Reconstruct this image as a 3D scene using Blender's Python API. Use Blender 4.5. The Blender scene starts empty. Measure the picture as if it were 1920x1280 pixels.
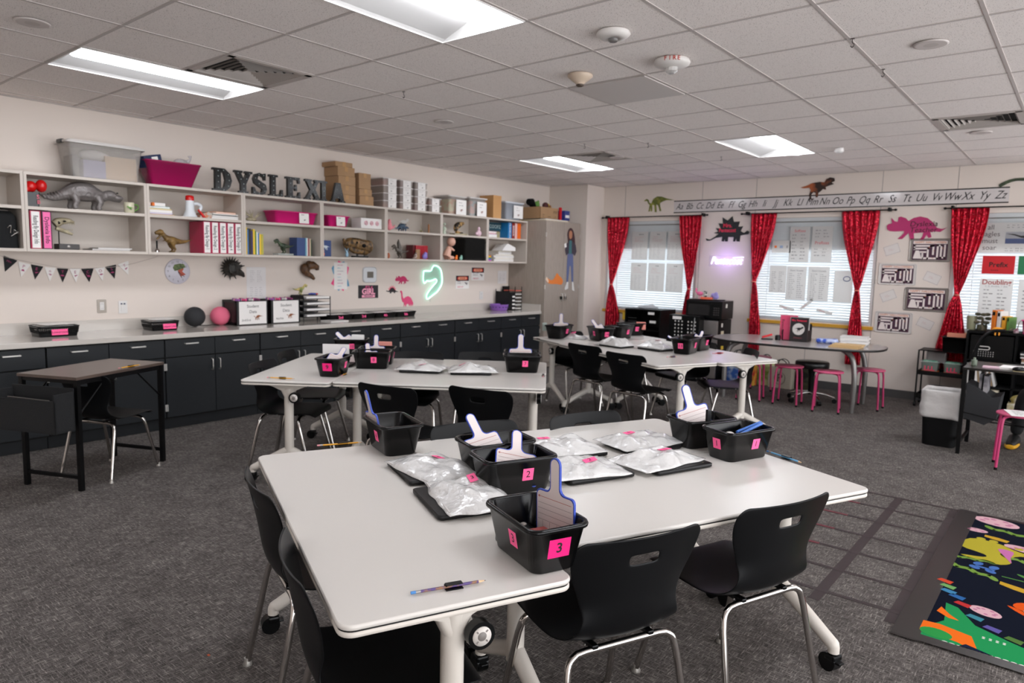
import bpy, bmesh, math, random
from mathutils import Matrix, Vector, noise
from mathutils.geometry import tessellate_polygon
PI = math.pi
sin, cos, R = math.sin, math.cos, math.radians
rnd = random.Random(7)
SC = bpy.context.scene
COL = SC.collection

# ------------------------------------------------------------ camera, world, exposure
cam_d = bpy.data.cameras.new('camera')
cam = bpy.data.objects.new('camera', cam_d)
COL.objects.link(cam)
SC.camera = cam
yaw, pit, rol = R(-39.49), R(-6.377), R(1.337)
fw = Vector((sin(yaw)*cos(pit), cos(yaw)*cos(pit), sin(pit)))
r0 = Vector((cos(yaw), -sin(yaw), 0)); u0 = r0.cross(fw)
rr_ = cos(rol)*r0 + sin(rol)*u0
uu_ = -sin(rol)*r0 + cos(rol)*u0
mm = Matrix((rr_, uu_, -fw)).transposed().to_4x4()
mm.translation = Vector((0, 0, 1.522))
cam.matrix_world = mm
cam_d.sensor_width = 36
cam_d.lens = 1303.14/1920*36
cam_d.clip_start = 0.05
cam_d.dof.use_dof = True
cam_d.dof.focus_distance = 2.15
cam_d.dof.aperture_fstop = 4.5

w = bpy.data.worlds.new('world'); SC.world = w; w.use_nodes = True
bg = w.node_tree.nodes['Background']
bg.inputs[0].default_value = (.96, .97, 1.0, 1)
bg.inputs[1].default_value = 1.5
SC.view_settings.view_transform = 'Standard'
SC.view_settings.look = 'None'
SC.view_settings.gamma = 1
SC.view_settings.use_curve_mapping = False
SC.view_settings.exposure = 1.62
LAMP = 6.0      # emission of the ceiling troffers

# ------------------------------------------------------------ materials
def lin(c):
    if isinstance(c, str):
        c = [int(c[i:i+2], 16)/255 for i in (0, 2, 4)]
    return tuple((x/12.92 if x <= .04045 else ((x+.055)/1.055)**2.4) for x in c[:3]) + (1,)

MATS = {}
def mat(name, col='808080', rough=.5, metal=0, spec=.5, alpha=1, emit=None, es=0, coat=0,
        nz=None, bump=None, trans=0, sheen=0, stretch=(1, 1, 1)):
    """nz=(scale, second colour, contrast); bump=(scale, strength)"""
    if name in MATS: return MATS[name]
    m = bpy.data.materials.new(name); m.use_nodes = True
    nt = m.node_tree; b = nt.nodes['Principled BSDF']
    b.inputs['Base Color'].default_value = lin(col)
    b.inputs['Roughness'].default_value = rough
    b.inputs['Metallic'].default_value = metal
    b.inputs['Specular IOR Level'].default_value = spec
    b.inputs['Alpha'].default_value = alpha
    b.inputs['Coat Weight'].default_value = coat
    b.inputs['Transmission Weight'].default_value = trans
    if sheen: b.inputs['Sheen Weight'].default_value = sheen
    if emit:
        b.inputs['Emission Color'].default_value = lin(emit)
        b.inputs['Emission Strength'].default_value = es
    if nz or bump:
        tc = nt.nodes.new('ShaderNodeTexCoord')
        mp = nt.nodes.new('ShaderNodeMapping'); mp.inputs['Scale'].default_value = stretch
        nt.links.new(tc.outputs['Object'], mp.inputs['Vector'])
    if nz:
        n = nt.nodes.new('ShaderNodeTexNoise'); n.inputs['Scale'].default_value = nz[0]; n.inputs['Detail'].default_value = 5
        nt.links.new(mp.outputs[0], n.inputs['Vector'])
        r = nt.nodes.new('ShaderNodeValToRGB')
        c = nz[2] if len(nz) > 2 else .15
        r.color_ramp.elements[0].position = .5-c; r.color_ramp.elements[1].position = .5+c
        r.color_ramp.elements[0].color = lin(col); r.color_ramp.elements[1].color = lin(nz[1])
        nt.links.new(n.outputs['Fac'], r.inputs[0]); nt.links.new(r.outputs[0], b.inputs['Base Color'])
    if bump:
        n = nt.nodes.new('ShaderNodeTexNoise'); n.inputs['Scale'].default_value = bump[0]; n.inputs['Detail'].default_value = 4
        nt.links.new(mp.outputs[0], n.inputs['Vector'])
        bp = nt.nodes.new('ShaderNodeBump'); bp.inputs['Strength'].default_value = bump[1]; bp.inputs['Distance'].default_value = .01
        nt.links.new(n.outputs['Fac'], bp.inputs['Height']); nt.links.new(bp.outputs[0], b.inputs['Normal'])
    MATS[name] = m
    return m

# ------------------------------------------------------------ mesh builder
_tx = {}
def text_mesh(s, shear=0, bold=0):
    k = (s, shear, bold)
    if k not in _tx:
        cu = bpy.data.curves.new('t', 'FONT'); cu.body = s; cu.size = 1; cu.align_x = 'CENTER'; cu.align_y = 'CENTER'
        cu.shear = shear; cu.offset = bold; cu.resolution_u = 3; cu.fill_mode = 'FRONT'
        o = bpy.data.objects.new('t', cu); COL.objects.link(o)
        me = bpy.data.meshes.new_from_object(o)
        vs = [v.co.copy() for v in me.vertices]; fs = [tuple(p.vertices) for p in me.polygons]
        bpy.data.objects.remove(o); bpy.data.meshes.remove(me); bpy.data.curves.remove(cu)
        _tx[k] = (vs, fs)
    return _tx[k]

def rr(w, l, r, n=5, cx=0, cy=0):
    """rounded rectangle, counter-clockwise"""
    r = min(r, w/2-1e-5, l/2-1e-5); out = []
    for sx, sy, a0 in ((1, 1, 0), (-1, 1, 90), (-1, -1, 180), (1, -1, 270)):
        for i in range(n+1):
            a = R(a0 + 90*i/n)
            out.append((cx+sx*(w/2-r)+r*cos(a), cy+sy*(l/2-r)+r*sin(a)))
    return out

def frame(o, u, v):
    u = Vector(u).normalized(); v = Vector(v).normalized(); n = u.cross(v)
    m = Matrix((u, v, n)).transposed().to_4x4(); m.translation = Vector(o)
    return m
def TR(x=0, y=0, z=0, rz=0, rx=0, ry=0, s=1):
    return Matrix.Translation((x, y, z)) @ Matrix.Rotation(R(rz), 4, 'Z') @ Matrix.Rotation(R(ry), 4, 'Y') @ Matrix.Rotation(R(rx), 4, 'X') @ Matrix.Scale(s, 4)

class MB:
    def __init__(s, m=None, T=None):
        s.v = []; s.f = []; s.mi = []; s.sm = []; s.mats = []; s.cur = 0; s.T = T or Matrix()
        if m: s.use(m)
    def use(s, m):
        if m not in s.mats: s.mats.append(m)
        s.cur = s.mats.index(m); return s
    def add(s, vs, fs, smooth=False, T=None):
        M = s.T @ T if T is not None else s.T
        k = len(s.v)
        s.v += [M @ Vector(p) for p in vs]
        if M.determinant() < 0: fs = [tuple(f)[::-1] for f in fs]
        s.f += [tuple(i+k for i in f) for f in fs]
        s.mi += [s.cur]*len(fs); s.sm += [smooth]*len(fs)
        return s
    def box(s, c, d, rz=0, bev=0, T=None):
        x, y, z = d[0]/2, d[1]/2, d[2]/2
        M = Matrix.Translation(c) @ Matrix.Rotation(R(rz), 4, 'Z')
        if T is not None: M = T @ M
        if bev:
            bm = bmesh.new(); bmesh.ops.create_cube(bm, size=1)
            for v in bm.verts: v.co = Vector((v.co.x*d[0], v.co.y*d[1], v.co.z*d[2]))
            bmesh.ops.bevel(bm, geom=bm.edges[:], offset=min(bev, min(d)*.49), segments=2, affect='EDGES', profile=.6)
            bm.verts.ensure_lookup_table()
            vs = [v.co.copy() for v in bm.verts]; fs = [tuple(v.index for v in f.verts) for f in bm.faces]
            bm.free(); return s.add(vs, fs, False, M)
        vs = [(a, b, c_) for c_ in (-z, z) for a, b in ((-x, -y), (x, -y), (x, y), (-x, y))]
        return s.add(vs, [(3, 2, 1, 0), (4, 5, 6, 7), (0, 1, 5, 4), (1, 2, 6, 5), (2, 3, 7, 6), (3, 0, 4, 7)], False, M)
    def b2(s, x0, x1, y0, y1, z0, z1, bev=0):
        return s.box(((x0+x1)/2, (y0+y1)/2, (z0+z1)/2), (x1-x0, y1-y0, z1-z0), bev=bev)
    def loft(s, loops, T=None, smooth=True, cap0=True, cap1=True):
        n = len(loops[0]); vs = [p for l in loops for p in l]; fs = []
        for i in range(len(loops)-1):
            for j in range(n):
                a, b = i*n+j, i*n+(j+1) % n
                fs.append((a, b, b+n, a+n))
        s.add(vs, fs, smooth, T)
        if cap0: s.add(loops[0], [tuple(range(n-1, -1, -1))], False, T)
        if cap1: s.add(loops[-1], [tuple(range(n))], False, T)
        return s
    def rlo(s, secs, T=None, smooth=True, cap0=True, cap1=True, n=5, c=(0, 0)):
        """secs: (w, l, r, z) rounded-rect sections"""
        return s.loft([[(x, y, q[3]) for x, y in rr(q[0], q[1], q[2], n, c[0], c[1])] for q in secs], T, smooth, cap0, cap1)
    def lathe(s, prof, n=20, T=None, c=(0, 0, 0), smooth=True, caps=True):
        loops = [[(c[0]+r*cos(2*PI*i/n), c[1]+r*sin(2*PI*i/n), c[2]+z) for i in range(n)] for r, z in prof]
        return s.loft(loops, T, smooth, caps, caps)
    def tube(s, pts, r, n=8, smooth=True, closed=False, T=None, caps=True, flat=1):
        P = [Vector(p) for p in pts]; m = len(P)
        rs = r if isinstance(r, (list, tuple)) else [r]*m
        loops = []; up = None
        for i in range(m):
            a = P[(i-1) % m] if (closed or i > 0) else P[i]
            b = P[(i+1) % m] if (closed or i < m-1) else P[i]
            t = (b-a).normalized()
            if up is None:
                up = Vector((0, 0, 1)) if abs(t.z) < .9 else Vector((1, 0, 0))
            x = t.cross(up).normalized(); y = x.cross(t).normalized(); up = y
            loops.append([P[i] + rs[i]*(cos(2*PI*j/n)*x + flat*sin(2*PI*j/n)*y) for j in range(n)])
        if closed:
            loops.append(loops[0]); return s.loft(loops, T, smooth, False, False)
        return s.loft(loops, T, smooth, caps, caps)
    def ell(s, c, r, T=None, n=12, m=8):
        if not isinstance(r, (list, tuple)): r = (r, r, r)
        M = Matrix.Translation(c) @ (T if T is not None else Matrix())
        loops = []
        for i in range(m+1):
            a = -PI/2 + PI*i/m; q = max(cos(a), 1e-3)
            loops.append([(r[0]*q*cos(2*PI*j/n), r[1]*q*sin(2*PI*j/n), r[2]*sin(a)) for j in range(n)])
        return s.loft(loops, M, True)
    def cyl(s, a, b, r, r2=None, n=14, T=None):
        return s.tube([a, b], [r, r if r2 is None else r2], n, T=T)
    def prism(s, pts, t, T=None, z0=0, smooth=False):
        n = len(pts)
        vs = [(x, y, z0) for x, y in pts] + [(x, y, z0+t) for x, y in pts]
        tr = tessellate_polygon([[Vector((x, y, 0)) for x, y in pts]])
        fs = [(i, (i+1) % n, (i+1) % n+n, i+n) for i in range(n)]
        for t in tr:
            p, q, r = [Vector((pts[i][0], pts[i][1])) for i in t]
            if (q-p).cross(r-p) < 0: t = (t[0], t[2], t[1])
            fs += [tuple(i+n for i in t), (t[0], t[2], t[1])]
        return s.add(vs, fs, smooth, T)
    def text(s, t, size, T, shear=0, bold=0, sx=1):
        vs, fs = text_mesh(t, shear, bold)
        return s.add([(v.x*size*sx, v.y*size, 0) for v in vs], fs, False, T)
    def quad(s, w, h, T=None, z=0, cx=0, cy=0):
        return s.add([(cx-w/2, cy-h/2, z), (cx+w/2, cy-h/2, z), (cx+w/2, cy+h/2, z), (cx-w/2, cy+h/2, z)], [(0, 1, 2, 3)], False, T)
    def build(s, name, parent=None, loc=None, rz=0, mods=None):
        me = bpy.data.meshes.new(name)
        me.from_pydata([tuple(v) for v in s.v], [], s.f)
        for m in s.mats: me.materials.append(m)
        me.polygons.foreach_set('material_index', s.mi); me.polygons.foreach_set('use_smooth', s.sm)
        me.update()
        o = bpy.data.objects.new(name, me); COL.objects.link(o)
        if parent: o.parent = parent
        if loc: o.location = loc
        if rz: o.rotation_euler = (0, 0, R(rz))
        return o

def weld(o, d=1e-4):
    bm = bmesh.new(); bm.from_mesh(o.data); bmesh.ops.remove_doubles(bm, verts=bm.verts, dist=d)
    bmesh.ops.recalc_face_normals(bm, faces=bm.faces); bm.to_mesh(o.data); bm.free(); return o
def mod(o, kind, **k):
    m = o.modifiers.new(kind.lower(), kind)
    for a, b in k.items(): setattr(m, a, b)
    return o
def blobify(o, vox=.004, smooth=4):
    """melts overlapping primitives into one continuous skin"""
    m = o.modifiers.new('remesh', 'REMESH'); m.mode = 'VOXEL'; m.voxel_size = vox; m.use_smooth_shade = True
    if smooth:
        q = o.modifiers.new('smooth', 'SMOOTH'); q.factor = .6; q.iterations = smooth
    return o

def tag(o, label=None, cat=None, group=None, kind=None):
    if label: o['label'] = label
    if cat: o['category'] = cat
    if group: o['group'] = group
    if kind: o['kind'] = kind
    return o
def thing(name, label, cat, loc=(0, 0, 0), rz=0, group=None, tilt=None):
    o = bpy.data.objects.new(name, None); COL.objects.link(o)
    o.empty_display_size = .05
    o.location = loc; o.rotation_euler = (R(tilt[0]) if tilt else 0, R(tilt[1]) if tilt else 0, R(rz))
    return tag(o, label, cat, group)
def kids(o): return [c for c in bpy.data.objects if c.parent == o]
def dup(root, loc, rz, label, group=None, scale=None):
    def cp(o, par):
        c = o.copy(); COL.objects.link(c)
        if par: c.parent = par
        for k in CH.get(o.name, []): cp(k, c)
        return c
    CH = {}
    for o in bpy.data.objects:
        if o.parent: CH.setdefault(o.parent.name, []).append(o)
    r = cp(root, None)
    r.location = loc; r.rotation_euler = (0, 0, R(rz)); r['label'] = label
    if group: r['group'] = group
    if scale: r.scale = (scale,)*3
    return r
def struct(o): o['kind'] = 'structure'; return o
def cr(pts, n=6, closed=False):
    """catmull-rom through points"""
    P = [Vector(p) for p in pts]; m = len(P); out = []
    for i in range(m if closed else m-1):
        a = P[(i-1) % m] if closed or i > 0 else P[i]*2-P[i+1]
        b = P[i]; c = P[(i+1) % m]; d = P[(i+2) % m] if closed or i+2 < m else P[i+1]*2-P[i]
        for k in range(n):
            t = k/n
            out.append(.5*((2*b)+(c-a)*t+(2*a-5*b+4*c-d)*t*t+(3*b-a-3*c+d)*t**3))
    if not closed: out.append(P[-1])
    return out
def smooth2(pts, n=4): return [(p.x, p.y) for p in cr([(x, y, 0) for x, y in pts], n, True)]
def norm(pts, w, flip=False, cx=None, cy=None):
    """pixel outline -> centred metres, y up"""
    xs = [p[0] for p in pts]; ys = [p[1] for p in pts]; k = w/(max(xs)-min(xs))
    mx = (max(xs)+min(xs))/2; my = (max(ys)+min(ys))/2
    q = [((x-mx)*k*(-1 if flip else 1), -(y-my)*k) for x, y in pts]
    return q
def ccw(p):
    a = sum(p[i][0]*p[(i+1) % len(p)][1]-p[(i+1) % len(p)][0]*p[i][1] for i in range(len(p)))
    return p if a > 0 else p[::-1]
def LW(y, z, x=-6.73): return frame((x, y, z), (0, 1, 0), (0, 0, 1))     # on the left wall
def BW(x, z, y=9.49): return frame((x, y, z), (1, 0, 0), (0, 0, 1))      # on the window wall

# ------------------------------------------------------------ shared materials
WHITE = mat('white_laminate', 'd2cdc7', .28, spec=.5, bump=(900, .02))
EDGEB = mat('black_edge', '0c0c0c', .4)
BLACKP = mat('black_plastic', '060708', .3, spec=.3, bump=(400, .03))
BLACKS = mat('black_shell_plastic', '090a0c', .42, spec=.22, bump=(600, .04))
BLACKM = mat('black_metal', '070708', .4, spec=.25)
MATTE = mat('matte_black', '060607', .7, spec=.2)
CHROME = mat('chrome', 'c8c4c0', .12, metal=1)
LEGM = mat('cream_metal', 'cfc8bf', .35, spec=.5)
PAPER = mat('paper', 'e9e6e3', .75)
PAPER2 = mat('paper_grey', 'd5d3d0', .8)
INK = mat('ink', '161414', .7)
GREYINK = mat('grey_ink', '8a8888', .8)
PINK = mat('neon_pink_paper', 'ff5c97', .65)
HOT = mat('hot_pink_paper', 'ee0f78', .6)
MAG = mat('magenta', 'b01c5c', .6)
REDP = mat('red_paper', 'c9141e', .6)
BLUEE = mat('blue_foam_edge', '2c46a8', .5)
WOODP = mat('pencil_yellow', 'e0a01c', .45)
CARD = mat('cardboard', '9c7a58', .85, nz=(3, 'a98764', .2))
SILV = mat('silver', '9b9794', .35, metal=.8)
GREEN = mat('green', '5c8a3a', .6)
TEAL = mat('teal', '2e7f86', .5)
NAVY = mat('navy', '1c2c50', .5)
PURP = mat('purple', '7d55b8', .5)
ORANGE = mat('orange', 'e8741e', .5)
REDG = mat('red_gloss', 'c81414', .25)
YEL = mat('yellow', 'e2bf3c', .6)
SKYB = mat('blue', '3f7fc0', .5)
BONE = mat('bone', 'b9ae92', .6, nz=(30, '8d8268', .2), bump=(60, .3))
# ============================================================ STRUCTURE
XL, YB, ZC = -6.73, 9.49, 2.749
XR, YF = 3.4, -3.0
WALL = mat('wall_paint', 'dbd0c7', .8, spec=.2, bump=(250, .03))
# carpet
cm = bpy.data.materials.new('carpet'); cm.use_nodes = True
nt = cm.node_tree; b = nt.nodes['Principled BSDF']; b.inputs['Roughness'].default_value = .95; b.inputs['Specular IOR Level'].default_value = .1
tc = nt.nodes.new('ShaderNodeTexCoord')
def noise_node(scale, st, det=3):
    mp = nt.nodes.new('ShaderNodeMapping'); mp.inputs['Scale'].default_value = st
    mp.inputs['Rotation'].default_value = (0, 0, R(0))
    nt.links.new(tc.outputs['Object'], mp.inputs[0])
    n = nt.nodes.new('ShaderNodeTexNoise'); n.inputs['Scale'].default_value = scale; n.inputs['Detail'].default_value = det
    n.inputs['Roughness'].default_value = .7
    nt.links.new(mp.outputs[0], n.inputs['Vector']); return n
def math_node(op, a, b_):
    m = nt.nodes.new('ShaderNodeMath'); m.operation = op
    for i, x in enumerate((a, b_)):
        if isinstance(x, (int, float)): m.inputs[i].default_value = x
        else: nt.links.new(x, m.inputs[i])
    return m.outputs[0]
n1 = noise_node(60, (.35, 3, 1)); n2 = noise_node(60, (3, .35, 1)); n3 = noise_node(5, (1, 1, 1)); n4 = noise_node(420, (1, 1, 1))
mx = math_node('MAXIMUM', n1.outputs[0], n2.outputs[0])
mx = math_node('ADD', math_node('MULTIPLY', mx, .75), math_node('MULTIPLY', n3.outputs[0], .12))
mx = math_node('ADD', mx, math_node('MULTIPLY', n4.outputs[0], .25))
rp = nt.nodes.new('ShaderNodeValToRGB')
rp.color_ramp.elements[0].position = .52; rp.color_ramp.elements[1].position = .76
rp.color_ramp.elements[0].color = lin('403c3a'); rp.color_ramp.elements[1].color = lin('b5aea7')
e = rp.color_ramp.elements.new(.63); e.color = lin('6c6663')
nt.links.new(mx, rp.inputs[0]); nt.links.new(rp.outputs[0], b.inputs['Base Color'])
bp = nt.nodes.new('ShaderNodeBump'); bp.inputs['Strength'].default_value = .5; bp.inputs['Distance'].default_value = .006
nt.links.new(n4.outputs[0], bp.inputs['Height']); nt.links.new(bp.outputs[0], b.inputs['Normal'])
struct(MB(cm).b2(XL-.1, XR+.1, YF-.1, YB+.1, -.06, 0).build('floor'))
# ceiling tiles
tm = bpy.data.materials.new('ceiling_tile'); tm.use_nodes = True
nt = tm.node_tree; b = nt.nodes['Principled BSDF']; b.inputs['Roughness'].default_value = .9; b.inputs['Specular IOR Level'].default_value = .1
tc = nt.nodes.new('ShaderNodeTexCoord')
v1 = noise_node(75, (1, 1, 1), 2); v2 = noise_node(190, (1, 1, 1), 1)
rp = nt.nodes.new('ShaderNodeValToRGB')
rp.color_ramp.elements[0].position = .30; rp.color_ramp.elements[1].position = .36
rp.color_ramp.elements[0].color = lin('948a84'); rp.color_ramp.elements[1].color = lin('f2ebe7')
nt.links.new(v2.outputs[0], rp.inputs[0]); nt.links.new(rp.outputs[0], b.inputs['Base Color'])
TBAR = mat('ceiling_grid_metal', 'bfb7b3', .6)
GX, GY, G = -2.32, 1.66, .61
lights = [(-5, 0), (-1, 0), (-5, 8), (-1, 8), (3, 0), (3, 8), (-5, -6), (-1, -6)]    # grid cell of the x-left, y-near tile; each 1 x 2 tiles
vents = [(-4, 1), (-4, 8), (2, 8)]
skip = {(i, j+k) for i, j in lights for k in (0, 1)} | set(vents)
cb = MB(tm)
for i in range(-8, 11):
    for j in range(-8, 14):
        if (i, j) in skip: continue
        x0, x1 = max(GX+i*G, XL), min(GX+(i+1)*G, XR); y0, y1 = max(GY+j*G, YF), min(GY+(j+1)*G, YB)
        if x1-x0 < .01 or y1-y0 < .01: continue
        cb.add([(x0, y0, ZC+.005), (x1, y0, ZC+.005), (x1, y1, ZC+.005), (x0, y1, ZC+.005)], [(3, 2, 1, 0)])
cb.use(TBAR)
for i in range(-7, 10):
    x = GX+i*G
    if XL < x < XR: cb.box((x, (YF+YB)/2, ZC+.004), (.018, YB-YF, .005))
for j in range(-7, 13):
    y = GY+j*G
    if not YF < y < YB: continue
    for i in range(-8, 10):
        if (i, j-1) in lights: continue
        x0, x1 = max(GX+i*G, XL), min(GX+(i+1)*G, XR)
        if x1-x0 > .01: cb.box(((x0+x1)/2, y, ZC+.0045), (x1-x0, .018, .005))
cb.box((XL+.012, (YF+YB)/2, ZC), (.024, YB-YF, .006)); cb.box(((XL+XR)/2, YB-.012, ZC), (XR-XL, .024, .006))
cb.add([(XL-.1, YF-.1, ZC+.3), (XR+.1, YF-.1, ZC+.3), (XR+.1, YB+.1, ZC+.3), (XL-.1, YB+.1, ZC+.3)], [(3, 2, 1, 0)])
struct(cb.build('ceiling'))
# walls
struct(MB(WALL).b2(XL-.12, XL, YF, YB, 0, ZC+.3).build('wall_left'))
struct(MB(WALL).b2(XL-.12, XR+.12, YF-.12, YF, 0, ZC+.3).build('wall_front'))
struct(MB(WALL).b2(XL, -6.01, 9.02, YB, 0, ZC).build('wall_corner'))
WX = [(-5.93, -4.40), (-3.58, -2.04), (-1.25, .30)]
WZ0, WZ1 = .86, 2.21
SEAM = mat('panel_seam', '8e8884', .8)
wb = MB(WALL); D = .14
xs = [XL-.12] + [a for q in WX for a in q] + [XR+.12]
for k in range(0, len(xs), 2): wb.b2(xs[k], xs[k+1], YB, YB+D, 0, ZC+.3)
for a, c in WX:
    wb.b2(a, c, YB, YB+D, 0, WZ0); wb.b2(a, c, YB, YB+D, WZ1, ZC+.3)
wb.use(SEAM)
for x in (-5.62, -4.36, -3.585, -2.04, -1.255, 1.0): 
    wb.b2(x-.003, x+.003, YB-.0015, YB, WZ1+.06 if x in (-5.62,) else .1, ZC)
for x in (-2.81, -5.165): wb.b2(x-.003, x+.003, YB-.0015, YB, .1, WZ0-.03)
struct(wb.build('wall_back'))
BASEB = mat('rubber_baseboard', '4b4949', .6)
struct(MB(BASEB).b2(-6.01, XR, YB-.008, YB, 0, .10).build('baseboard_back'))
# windows: frame, pane, blind, shade
FRM = mat('window_frame', 'cfcdcb', .5)
GL = mat('window_glass', 'ffffff', .02, trans=1); GL.node_tree.nodes['Principled BSDF'].inputs['IOR'].default_value = 1.02
def slat_mat(nm='blind_slat', c1='dfe2e3', c2='dfe6ea', f=.34):
    m = bpy.data.materials.new(nm); m.use_nodes = True; nt = m.node_tree
    b = nt.nodes['Principled BSDF']; o = nt.nodes['Material Output']
    b.inputs['Base Color'].default_value = lin(c1); b.inputs['Roughness'].default_value = .5
    t = nt.nodes.new('ShaderNodeBsdfTranslucent'); t.inputs[0].default_value = lin(c2)
    mx = nt.nodes.new('ShaderNodeMixShader'); mx.inputs[0].default_value = f
    nt.links.new(b.outputs[0], mx.inputs[1]); nt.links.new(t.outputs[0], mx.inputs[2]); nt.links.new(mx.outputs[0], o.inputs[0])
    return m
SLAT = slat_mat()
SHADE = mat('grey_roller_shade', 'a9a6a3', .8)
for k, (a, c) in enumerate(WX):
    root = thing('window_%d' % (k+1), None, None, ((a+c)/2, YB, WZ0)); struct(root)
    W = c-a; H = WZ1-WZ0; f = MB(FRM)
    for x in (-W/2+.02, W/2-.02): f.box((x, .07, H/2), (.04, .12, H))
    for z in (.02, H-.02): f.box((0, .08, z), (W, .09, .04))
    f.build('window_frame', root)
    MB(GL).box((0, .1, H/2), (W-.06, .006, H-.06)).build('pane', root)
    s = MB(SLAT); p = .0335; n = int((H-.05)/p)
    for q in range(n):
        z = .03+q*p
        s.box((0, 0, 0), (W-.05, .036, .0012), T=TR(0, .022, z, rx=-64))
    s.box((0, .02, H-.025), (W-.03, .035, .045))
    s.box((0, .02, .012), (W-.05, .03, .016))
    for x in (-W*.36, W*.36): s.box((x, .003, H/2), (.006, .001, H-.05))
    s.build('blind', root)
    MB(SHADE).box((0, .048, H*.85-.02), (W-.08, .003, H*.30)).build('roller_shade', root)
YSILL = mat('yellow_sill', 'c9962a', .55)
for k, (a, c) in enumerate(WX):
    struct(MB(YSILL).b2(a-.02, c+.02, YB-.03, YB, WZ0-.055, WZ0-.012, bev=.004).build('trim_%d' % (k+1)))
# daylight outside the windows
for k, (a, c) in enumerate(WX):
    L = bpy.data.lights.new('daylight', 'AREA'); L.shape = 'RECTANGLE'; L.size = c-a; L.size_y = 1.4; L.energy = 4; L.color = (.88, .95, 1)
    o = bpy.data.objects.new('daylight', L); COL.objects.link(o); o.location = ((a+c)/2, YB+.9, 1.5); o.rotation_euler = (R(-90), 0, 0)

# ============================================================ CEILING FITTINGS
LENS = mat('lamp_lens', 'ffffff', .4, emit='f4f8ff', es=LAMP)
PAN = mat('white_reflector', 'b9b7b5', .5, spec=.3)
def troffer(i, j, label, on=True):
    x0, y0 = GX+i*G, GY+j*G; cx, cy = x0+G/2, y0+G
    t = thing('ceiling_light', label, 'ceiling light', (cx, cy, ZC), group='recessed fluorescent ceiling lights')
    w, l = G/2-.012, G-.012
    p = MB(PAN)
    pr = [(-w, 0), (-w+.02, .012), (-.06, .085), (-.05, .1), (w-.01, .1), (w, 0)]
    vs = []; fs = []
    for y in (-l, l): vs += [(x, y, z) for x, z in pr]
    n = len(pr)
    for q in range(n-1): fs.append((q, q+1, q+1+n, q+n))
    p.add(vs, fs)
    for y in (-l, l): p.add([(x, y, z) for x, z in pr], [tuple(range(n))])
    p.build('reflector_pan', t)
    q = MB(LENS); m = 9; loops = []
    a0, a1 = -.045, w-.012
    vs = []; fs = []
    for y in (-l+.03, l-.03):
        for s in range(m):
            u = s/(m-1); vs.append((a0+(a1-a0)*u, y, .05-.064*sin(PI*u)))
    for s in range(m-1): fs.append((s, s+m, s+m+1, s+1))
    q.add(vs, fs, True)
    for y in (-l+.03, l-.03):
        q.add([(a0+(a1-a0)*s/(m-1), y, .05-.064*sin(PI*s/(m-1))) for s in range(m)], [tuple(range(m))])
    q.build('lens', t)
    r = MB(mat('light_trim', 'e8e6e4', .4))
    for sx in (-1, 1): r.box((sx*(w+.002), 0, -.002), (.008, 2*l, .005))
    for sy in (-1, 1): r.box((0, sy*(l+.002), -.002), (2*w, .008, .005))
    r.build('trim_frame', t)
    r = MB(mat('wire', '9a9694', .5)).tube(cr([(a0+.05, l-.12, .03), ((a0+a1)/2, l-.10, .012), (a1-.02, l-.16, .03)], 4), .003, 5); r.build('safety_wire', t)
labs = ['long recessed ceiling light at upper left, next to the nearer vent',
        'recessed ceiling light cut off by the top edge of the photo, above the front tables',
        'recessed ceiling light far back towards the tall cabinet corner, beside a square vent',
        'recessed ceiling light far back in front of the windows, right of the ceiling centre',
        'recessed ceiling light right of the photo, beside the near tables', 'recessed ceiling light right of the photo, above the teacher desk side',
        'recessed ceiling light behind the camera on the counter side', 'recessed ceiling light behind the camera, in line with the near tables']
for k, (i, j) in enumerate(lights):
    troffer(i, j, labs[k])
VENT = mat('vent_metal', 'b8b0aa', .5); VD = mat('vent_dark', '0c0c0c', .9)
def vent(i, j, label, ang=0):
    cx, cy = GX+(i+.5)*G, GY+(j+.5)*G
    t = thing('ceiling_vent', label, 'vent', (cx, cy, ZC), group='square ceiling air vents')
    MB(VD).box((0, 0, .035), (.58, .58, .004)).build('duct_opening', t)
    f = MB(VENT); s = .295
    for d, sx, sy in ((0, 1, 0), (1, -1, 0), (2, 0, 1), (3, 0, -1)):
        f.box((sx*(s-.022), sy*(s-.022), .002), (.045 if sx else .59, .59 if sx else .045, .006))
    f.build('vent_frame', t)
    for k in range(6):
        a = .245-.042*k; b_ = MB(VENT)
        lo = [(-a, -a, .004), (a, -a, .004), (a, a, .004), (-a, a, .004)]; a2 = a-.012
        hi = [(-a2, -a2, .022), (a2, -a2, .022), (a2, a2, .022), (-a2, a2, .022)]
        b_.loft([lo, hi], None, False, False, k == 5); b_.build('louver', t)
vent(-4, 1, 'square louvered air vent next to the long light at upper left')
vent(-4, 8, 'square louvered air vent far back beside the small light near the corner')
vent(2, 8, 'square louvered air vent at the upper right edge')
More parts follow.
